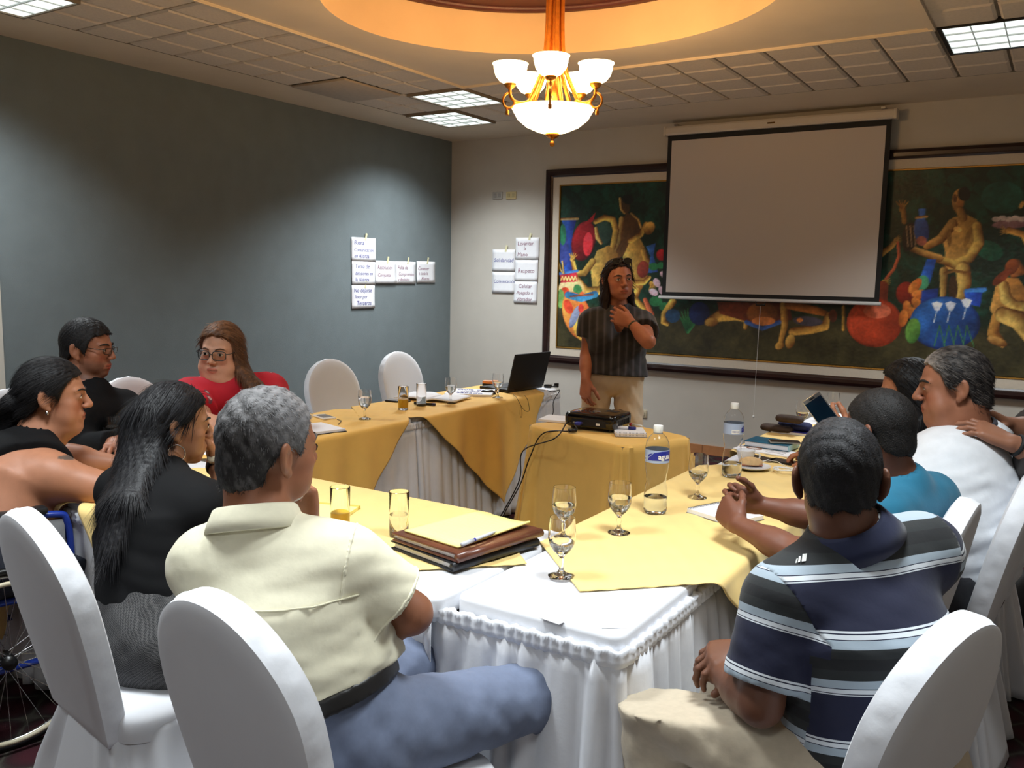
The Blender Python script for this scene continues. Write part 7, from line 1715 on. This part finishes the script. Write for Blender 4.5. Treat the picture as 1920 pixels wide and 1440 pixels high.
def cab(pts, lab, r=.0028, mat=None): return tag(MB().tube(spline(pts, 8), r, 8).build('cable', mat or M['black'], None, smooth=True), lab, 'cable', 'black cables')
cab([on_z(1026, 732, CZ + .004), on_z(1036, 735, CZ + .003), V(2.50, -2.10, .75), on_x(1038, 752, 2.56), on_x(1037, 775, 2.58), on_x(1030, 800, 2.60), V(2.62, -2.32, .30), V(2.70, -2.5, .006), V(2.85, -2.85, .006)], 'black cable hanging from the laptop over the white table end')
cab([on_z(962, 740, CZ + .003), on_x(968, 745, XE), on_x(982, 768, XE), on_x(992, 770, XE), on_x(990, 752, XE), on_x(984, 741, XE - .02)], 'thin black loop of cable dangling on the yellow cloth', .0014)
cab([on_x(976, 760, XE), on_x(975, 775, XE), on_x(977, 783, XE), on_x(979, 776, XE), on_x(977, 762, XE)], 'tiny black cable loop below the dangling one on yellow cloth', .0012)
# projector
pf = [on_z(1064, 803, PH + .006), on_z(1143, 812, PH + .006)]; ax = nrm(pf[1] - pf[0]); PA = math.degrees(math.atan2(ax[1], ax[0]))
t = thing('projector', 'black projector on the yellow draped table, rear sockets facing the viewer', 'projector', tuple((pf[0] + pf[1]) / 2 + V(.0, .0, .0) + .125 * V(-ax[1], ax[0], 0)), R(PA))
pw, pd, ph = .150, .125, .088
m = MB(); ring = []
for (sx, sy, a0) in ((1, 1, 0), (-1, 1, 90), (-1, -1, 180), (1, -1, 270)):
    for k in range(6):
        a = R(a0 + 18 * k); ring.append((sx * (pw - .03) + .03 * math.cos(a), sy * (pd - .03) + .03 * math.sin(a)))
prof = [(.93, .014), (.985, .022), (1.0, .045), (1.0, .062), (.985, .078), (.95, .086), (.86, .089), (.4, .090)]
m.grid([[(x * f, y * f, z) for f, z in prof] for x, y in ring], closed_u=True); n = len(ring); k_ = len(prof)
m.f += [tuple(i * k_ + k_ - 1 for i in range(n)), tuple(i * k_ for i in reversed(range(n)))]; m.mi += [0, 0]; o = m.build('housing', M['black_gloss'], t, smooth=True); auto_smooth(o, 45)
slab('socket_panel', -.10, .10, -pd - .0015, -pd + .004, .024, .058, M['black_matte'], t)
for x, w_, c_ in ((-.085, .012, 'steel'), (-.06, .008, 'white_plastic'), (-.035, .010, 'steel'), (.055, .022, 'white_plastic')): slab('socket', x - w_ / 2, x + w_ / 2, -pd - .003, -pd, .032, .044, M[c_], t)
for i in range(9): MB().lathe([(0, 0), (.005, 0), (.005, .002), (0, .0024)], 10, (-.09 + .022 * (i % 5) + .008 * (i // 5), -.055 + .022 * (i // 5), .0895)).build('button', mat_plain('grey_button', (66, 66, 70), .4) if i == 0 else bpy.data.materials['grey_button'], t)
slab('logo_plate', -.02, .02, -.02, -.012, .0895, .0908, mat_plain('silver_logo', (170, 170, 172), .4), t); slab('vent_panel', .03, .10, .01, .06, .0893, .0905, mat_plain('dark_grey_vent', (44, 44, 46), .5), t)
for i in range(9): slab('slat', pw - .003, pw + .0015, -.07 + .017 * i, -.062 + .017 * i, .03, .06, M['black_matte'], t)
for sx in (-1, 1):
    for sy in (-1, 1): MB().lathe([(0, 0), (.010, 0), (.010, .016), (0, .016)], 10, (sx * .11, sy * .085, 0)).build('foot', M['black'], t)
MB().lathe([(.036, 0), (.036, .02), (.028, .022), (0, .018)], 24, (0, 0, 0)).build('lens_barrel', M['black_gloss'], t, (.07, pd + .004, .05), smooth=True).rotation_euler = (R(-90), 0, 0)
pm = t.matrix_basis if False else Matrix.Translation(t.location) @ Matrix.Rotation(R(PA), 4, 'Z')
ctr = V(PT[0], PT[1], 0); fdir = V(math.cos(PRZ), math.sin(PRZ), 0); bdir = V(-math.sin(PRZ), math.cos(PRZ), 0)
def front(u, z, off=.03): return ctr + fdir * u - bdir * (PD + off) + V(0, 0, z)
e1 = np.array(pm @ Vector((-.05, -pd - .01, .038))); e2 = np.array(pm @ Vector((-.10, -pd - .01, .034)))
q = cab([e1, e1 - bdir * .03 - V(0, 0, .006), on_z(1078, 808, PH + .012), front(-.20, PH - .02, .025), front(-.28, PH - .16, .05), front(-.335, PH - .32, .07), front(-.40, .22, .12), front(-.46, .06, .16), front(-.47, .008, .20)], 'black video cable from the blue plug over the front of the yellow cloth', .0034)
q = cab([e2, e2 - bdir * .03, on_z(1040, 822, PH + .0), front(-.345, PH - .14, .05), front(-.345, PH - .30, .07), front(-.42, .20, .13), front(-.50, .05, .17), front(-.52, .008, .22)], 'black power cable from the projector, left of the video cable', .0034)
tp = thing('video_plug', 'blue video plug in the rear of the projector', 'plug', tuple(e1 + V(0, 0, -.001)), R(PA)); slab('shell', -.016, .016, -.028, .008, -.008, .008, mat_plain('blue_plug', (60, 64, 150), .4), tp, .003)
tp = thing('cable_ferrite', 'black lump on the video cable at the table edge', 'cable', tuple(on_z(1073, 809, PH + .012)), R(50)); MB().tube([(-.022, 0, .004), (.022, 0, .004)], .010, 10).build('sleeve', M['black'], tp, smooth=True)
tp = thing('star_tag', 'small dark star shaped clip by the cable low on the white skirt', 'clip', tuple(on_x(1022, 872, 2.60)), 0)
sp_ = []
for k in range(10): a = R(36 * k + 10); r_ = .032 if k % 2 == 0 else .012; sp_.append((r_ * math.cos(a), r_ * math.sin(a)))
o = MB().prism(sp_, -.002, .002).build('star', M['black'], tp); o.rotation_euler = (R(90), 0, R(60)); o = None
# things on the projector table
t = thing('spiral_notebook', 'white spiral notebook at the right end of the projector table', 'notebook', tuple(on_z(1180, 813, PH + .004)), R(PA + 28)); spiral_pad(t, .16, .20, .018)
t = thing('paper_sheet', 'white paper block peeking left of the projector', 'paper', tuple(on_z(1046, 788, PH + .004)), R(PA + 8)); slab('sheets', -.09, .07, -.08, .10, 0, .012, M['paper'], t)
for (px, py, a, c_, cc, w_) in ((1172, 802, 15, (236, 236, 240), (30, 40, 120), 'white marker with blue cap lying on the spiral notebook'), (1172, 795, 130, (226, 226, 220), (40, 110, 50), 'marker with green cap behind the projector notebook'), (1190, 797, 160, (226, 226, 220), (170, 30, 44), 'marker with red cap behind the projector notebook')):
    t = thing('marker_pen', w_, 'marker', tuple(on_z(px, py, PH + (.031 if 'blue' in w_ else .013))), R(PA + a), 'coloured board markers')
    MB().tube([(-.05, 0, 0), (.02, 0, 0)], .0078, 12).build('barrel', mat_plain('marker_barrel', c_, .4), t, smooth=True); MB().tube([(.018, 0, 0), (.055, 0, 0), (.058, 0, 0)], [.0088, .0088, .006], 12).build('cap', mat_plain('marker_cap', cc, .4), t, smooth=True)
# right run
a_, b_ = on_z(1295, 963, CZ), on_z(1365, 985, CZ); ax = nrm(b_ - a_)
t = thing('spiral_notebook', 'white spiral notebook under the clasped hands of the young man', 'notebook', tuple((a_ + b_) / 2 + .075 * V(-ax[1], ax[0], 0)), R(math.degrees(math.atan2(ax[1], ax[0])) - 90)); spiral_pad(t, .15, .19, .014)
t = put(1410, 879, 0, 'plate', 'white dessert plate with a bitten sandwich', 'plate'); lathe_obj('dish', [(0, .002), (.045, .001), (.05, .003), (.075, .013), (.0755, .0145), (.05, .006), (0, .0045)], mat_plain('white_porcelain', (236, 236, 238), .2), t, 40)
t = thing('sandwich', 'half eaten bread roll lying on the white plate', 'bread', tuple(on_z(1408, 872, CZ + .008)), R(25))
m = MB(); m.grid([[(.048 * math.cos(b) * math.cos(a), .032 * math.cos(b) * math.sin(a), .006 + .028 * math.sin(b) ** .7) for b in np.linspace(0, math.pi / 2, 8)] for a in np.linspace(0, 2 * math.pi, 24, endpoint=False)], closed_u=True); m.build('top_half', mat_plain('toasted_bread', (206, 170, 120), .8, noise=.15, nscale=50), t, smooth=True)
slab('filling', -.04, .044, -.026, .026, .002, .008, mat_plain('ham_filling', (170, 110, 84), .7), t, .002)
t = put(1398, 866, 0, 'coffee_cup', 'white cup standing behind the sandwich plate', 'cup'); lathe_obj('bowl', [(0, .002), (.022, 0), (.026, .004), (.036, .035), (.038, .052), (.036, .052), (.033, .034), (0, .008)], bpy.data.materials['white_porcelain'], t, 32); MB().tube(spline([(.034, 0, .045), (.056, 0, .042), (.056, 0, .022), (.031, 0, .016)], 6), .0035, 8).build('handle', bpy.data.materials['white_porcelain'], t, smooth=True)
t = put(1424, 861, 72, 'smartphone', 'black phone beside the coiled white cable, its left one', 'phone'); slab('case', -.034, .034, -.068, .068, 0, .008, M['steel'], t, .003); slab('screen', -.032, .032, -.064, .064, .0078, .0086, M['black_gloss'], t)
t = put(1474, 868, 78, 'smartphone', 'black phone half under the coiled white cable', 'phone'); slab('case', -.034, .034, -.068, .068, 0, .008, M['black'], t, .003); slab('screen', -.032, .032, -.064, .064, .0078, .0086, M['black_gloss'], t)
cc = on_z(1474, 884, CZ + .004); pts = []
for k in range(90):
    a = k * .33; r_ = .045 + .012 * math.sin(k * .9); pts.append((cc[0] + r_ * .9 * math.cos(a), cc[1] + r_ * math.sin(a), cc[2] + .002 + .0035 * (k % 19) / 6 + .004 * math.sin(k * .5) ** 2))
pts = [tuple(on_z(1420, 869, CZ + .012)), tuple(on_z(1440, 862, CZ + .016)), tuple(on_z(1458, 866, CZ + .014))] + pts
tag(MB().tube(pts, .0018, 6).build('charging_cable', M['white_plastic'], None, smooth=True), 'coiled white charging cable on the yellow cloth', 'cable')
a_, b_ = on_z(1388, 843, CZ), on_z(1474, 857, CZ); ax = nrm(b_ - a_); A3 = math.degrees(math.atan2(ax[1], ax[0]))
t = thing('brochure', 'white brochure with a brown ring emblem under the teal book', 'brochure', tuple((a_ + b_) / 2 + .05 * V(-ax[1], ax[0], 0)), R(A3)); slab('sheet', -.145, .145, -.055, .075, 0, .004, M['paper'], t)
MB().tube([(-.07 + .035 * math.cos(a), .006 + .022 * math.sin(a), .0045) for a in np.linspace(0, 2 * math.pi, 24, endpoint=False)], .003, 6, closed=True).build('ring_emblem', mat_plain('brown_print', (150, 106, 84), .7), t)
for k in range(3): slab('printed_line', .0, .085, .02 - .022 * k, .024 - .022 * k, .0041, .0046, mat_plain('grey_print', (140, 140, 146), .7) if k == 0 else bpy.data.materials['grey_print'], t)
slab('green_stripe', .146, .160, -.05, .05, .0005, .0042, mat_plain('green_print', (120, 170, 90), .7), t); slab('teal_corner', .160, .205, -.04, .05, .0005, .0042, mat_plain('teal_print', (90, 170, 170), .7), t)
t = thing('teal_book', 'thick teal covered book stacked on the brochure edge', 'book', tuple(on_z(1446, 837, CZ + .006)), R(A3 + 6))
bk_m = mat_plain('teal_book_cover', (20, 92, 122), .35, noise=.15, nscale=20)
slab('pages', -.10, .10, -.065, .075, .002, .022, M['paper'], t); slab('top_cover', -.104, .104, -.069, .079, .022, .025, bk_m, t, .001); slab('bottom_cover', -.104, .104, -.069, .079, 0, .002, bk_m, t); slab('spine', .101, .105, -.069, .079, 0, .025, mat_plain('pale_spine', (150, 190, 200), .5), t)
t = thing('smartphone', 'dark phone lying on top of the teal book', 'phone', tuple(on_z(1471, 830, CZ + .033)), R(A3 + 35)); slab('case', -.068, .068, -.034, .034, 0, .008, M['card'], t, .003); slab('screen', -.065, .065, -.032, .032, .0078, .0086, mat_plain('brown_black_screen', (26, 16, 14), .15), t)
def pouch(px, py, rz, l, w_, h, mat, lab, z=CZ, name='pouch'):
    t = thing(name, lab, 'pouch', tuple(on_z(px, py, z)), R(rz)); m = MB(); rows = []
    for i in range(17):
        u = math.sin((-1 + i / 8) * math.pi / 2); f = (1 - abs(u) ** 7.0) ** .5; rows.append([(u * l, w_ * f * math.cos(a) * (1 + .06 * math.sin(9 * u)), h * (.5 + .5 * math.sin(a) * f) if True else 0) for a in np.linspace(0, 2 * math.pi, 18)])
    m.grid(rows).build('body', mat, t, smooth=True); MB().tube([(u * l * .85, 0, h * (.5 + .5 * (1 - abs(u) ** 3) ** .5) + .0005) for u in np.linspace(-.9, .9, 12)], .002, 6).build('zip', M['card'], t); return t
lb = mat_plain('brown_suede', (62, 46, 38), .8, noise=.2, nscale=40)
t = put(1492, 812, A3 + 10, 'notebook', 'white edged notebook under the brown and blue pouches', 'notebook'); slab('pages', -.11, .12, -.06, .07, 0, .012, M['paper'], t); slab('cover', -.112, .122, -.062, .072, .012, .014, M['ink_blue'], t)
pouch(1457, 810, A3 + 8, .085, .045, .040, lb, 'flat brown suede pouch lying left of the blue one', CZ); pouch(1490, 806, A3 + 5, .085, .045, .045, mat_plain('navy_fabric', (26, 34, 84), .8, noise=.1), 'navy blue fabric pouch on the notebook', CZ + .016); pouch(1480, 793, A3 + 6, .070, .034, .040, lb, 'dark brown case stacked on top of the navy pouch', CZ + .058, 'glasses_case')
t = put(1594, 785, A3, 'paper_sheet', 'white papers at the far end of the right run', 'paper'); slab('sheets', -.11, .12, -.07, .10, 0, .006, M['paper'], t)

# ================================================================== wheelchair and floor bag
def wheelchair():
    ctr = V(2.39, -5.80, 0); rz = R(-13); t = thing('wheelchair', 'blue framed wheelchair with spoked wheels under the woman in black', 'wheelchair', tuple(ctr), rz)
    blue = mat_plain('blue_enamel', (28, 56, 150), .3, coat=.4); seat = mat_plain('black_vinyl', (22, 22, 24), .5)
    for q in (-1, 1):
        x = q * .285; wh = MB(); hz = .295
        tire = MB().tube([(x, .295 * math.cos(a) * .97, hz + .283 * math.sin(a)) for a in np.linspace(0, 2 * math.pi, 48, endpoint=False)], .0125, 8, closed=True).build('tyre', M['black'], t, smooth=True)
        MB().tube([(x, .268 * math.cos(a), hz + .268 * math.sin(a)) for a in np.linspace(0, 2 * math.pi, 48, endpoint=False)], .008, 8, closed=True).build('wheel_rim', M['steel'], tire, smooth=True)
        MB().tube([(x + q * .035, .255 * math.cos(a), hz + .255 * math.sin(a)) for a in np.linspace(0, 2 * math.pi, 48, endpoint=False)], .008, 8, closed=True).build('push_rim', mat_plain('beige_push_rim', (196, 186, 160), .4), tire, smooth=True)
        sp = MB()
        for k in range(32):
            a = 2 * math.pi * k / 32; b2 = a + (.5 if k % 2 else -.5); sp.tube([(x + (.02 if k % 4 < 2 else -.02), .024 * math.cos(b2), hz + .024 * math.sin(b2)), (x, .266 * math.cos(a), hz + .266 * math.sin(a))], .0012, 5)
        sp.build('spokes', M['steel'], tire); MB().tube([(x - .035, 0, hz), (x + .035, 0, hz)], .022, 14).build('hub', M['black'], tire, smooth=True)
        xf = q * .225
        f = MB(); f.tube(spline([(xf, -.27, .95), (xf, -.25, .70), (xf, -.23, .50), (xf, -.22, .22)], 6), .0115, 10); f.tube(spline([(xf, -.25, .72), (xf, -.10, .725), (xf, .16, .72), (xf, .21, .68), (xf, .22, .50), (xf, .24, .30), (xf, .33, .14)], 6), .0115, 10)
        f.tube([(xf, -.22, .46), (xf, .22, .46)], .0115, 10); f.tube([(xf, -.22, .24), (xf, .23, .24)], .0115, 10); f.build('side_frame', blue, t, smooth=True)
        MB().box(xf - .026, xf + .026, -.16, .15, .728, .752).build('armrest', seat, t, bevel=.01); MB().tube([(xf, -.27, .945), (xf, -.36, .95)], .015, 10).build('push_handle', M['black'], t, smooth=True)
        MB().box(xf - .004, xf + .004, -.2, .2, .50, .70).build('side_guard', mat_plain('pale_guard_panel', (150, 150, 152), .6), t)
        MB().tube([(xf, .27 + .055 * math.cos(a), .068 + .055 * math.sin(a)) for a in np.linspace(0, 2 * math.pi, 24, endpoint=False)], .013, 8, closed=True).build('caster', M['black'], t, smooth=True)
        MB().tube([(xf, .27, .07), (xf, .24, .13), (xf, .24, .24)], .010, 8).build('caster_fork', M['steel'], t, smooth=True); MB().box(xf - .07 * q - .05, xf - .07 * q + .05, .33, .45, .12, .132).build('footrest', M['black'], t, bevel=.004)
    MB().box(-.215, .215, -.22, .21, .455, .480).build('seat', seat, t, bevel=.01); MB().box(-.215, .215, -.262, -.248, .50, .90).build('backrest', seat, t, bevel=.005)
    m = MB(); m.tube([(-.22, -.15, .24), (.22, .0, .46)], .010, 8); m.tube([(.22, -.15, .24), (-.22, .0, .46)], .010, 8); m.build('cross_brace', blue, t, smooth=True)
wheelchair()
bp = on_z(1888, 1182, 0.0)
t = thing('handbag', 'black bag with a long strap slumped on the carpet behind the white chairs', 'bag', tuple(bp), R(20))
m = MB(); rows = []
for i in range(21):
    u = -1 + i / 10; f = (1 - abs(u) ** 3.5) ** .5; rows.append([(u * .20, .10 * f * math.cos(a) * (1 + .08 * math.sin(7 * u + a)), .14 + .14 * f * math.sin(a) * (1 - .12 * u) + .012 * math.sin(11 * u) * max(0, math.sin(a))) for a in np.linspace(0, 2 * math.pi, 24)])
m.grid(rows).build('body', mat_plain('black_nylon', (16, 16, 18), .6, bump=.3, bscale=30), t, smooth=True)
MB().tube(spline([(-.14, -.05, .22), (-.17, -.16, .10), (-.10, -.22, .02), (.06, -.22, .012), (.18, -.16, .06), (.15, -.06, .2)], 6), .007, 8).build('strap', mat_plain('grey_black_strap', (48, 48, 52), .6), t, smooth=True)
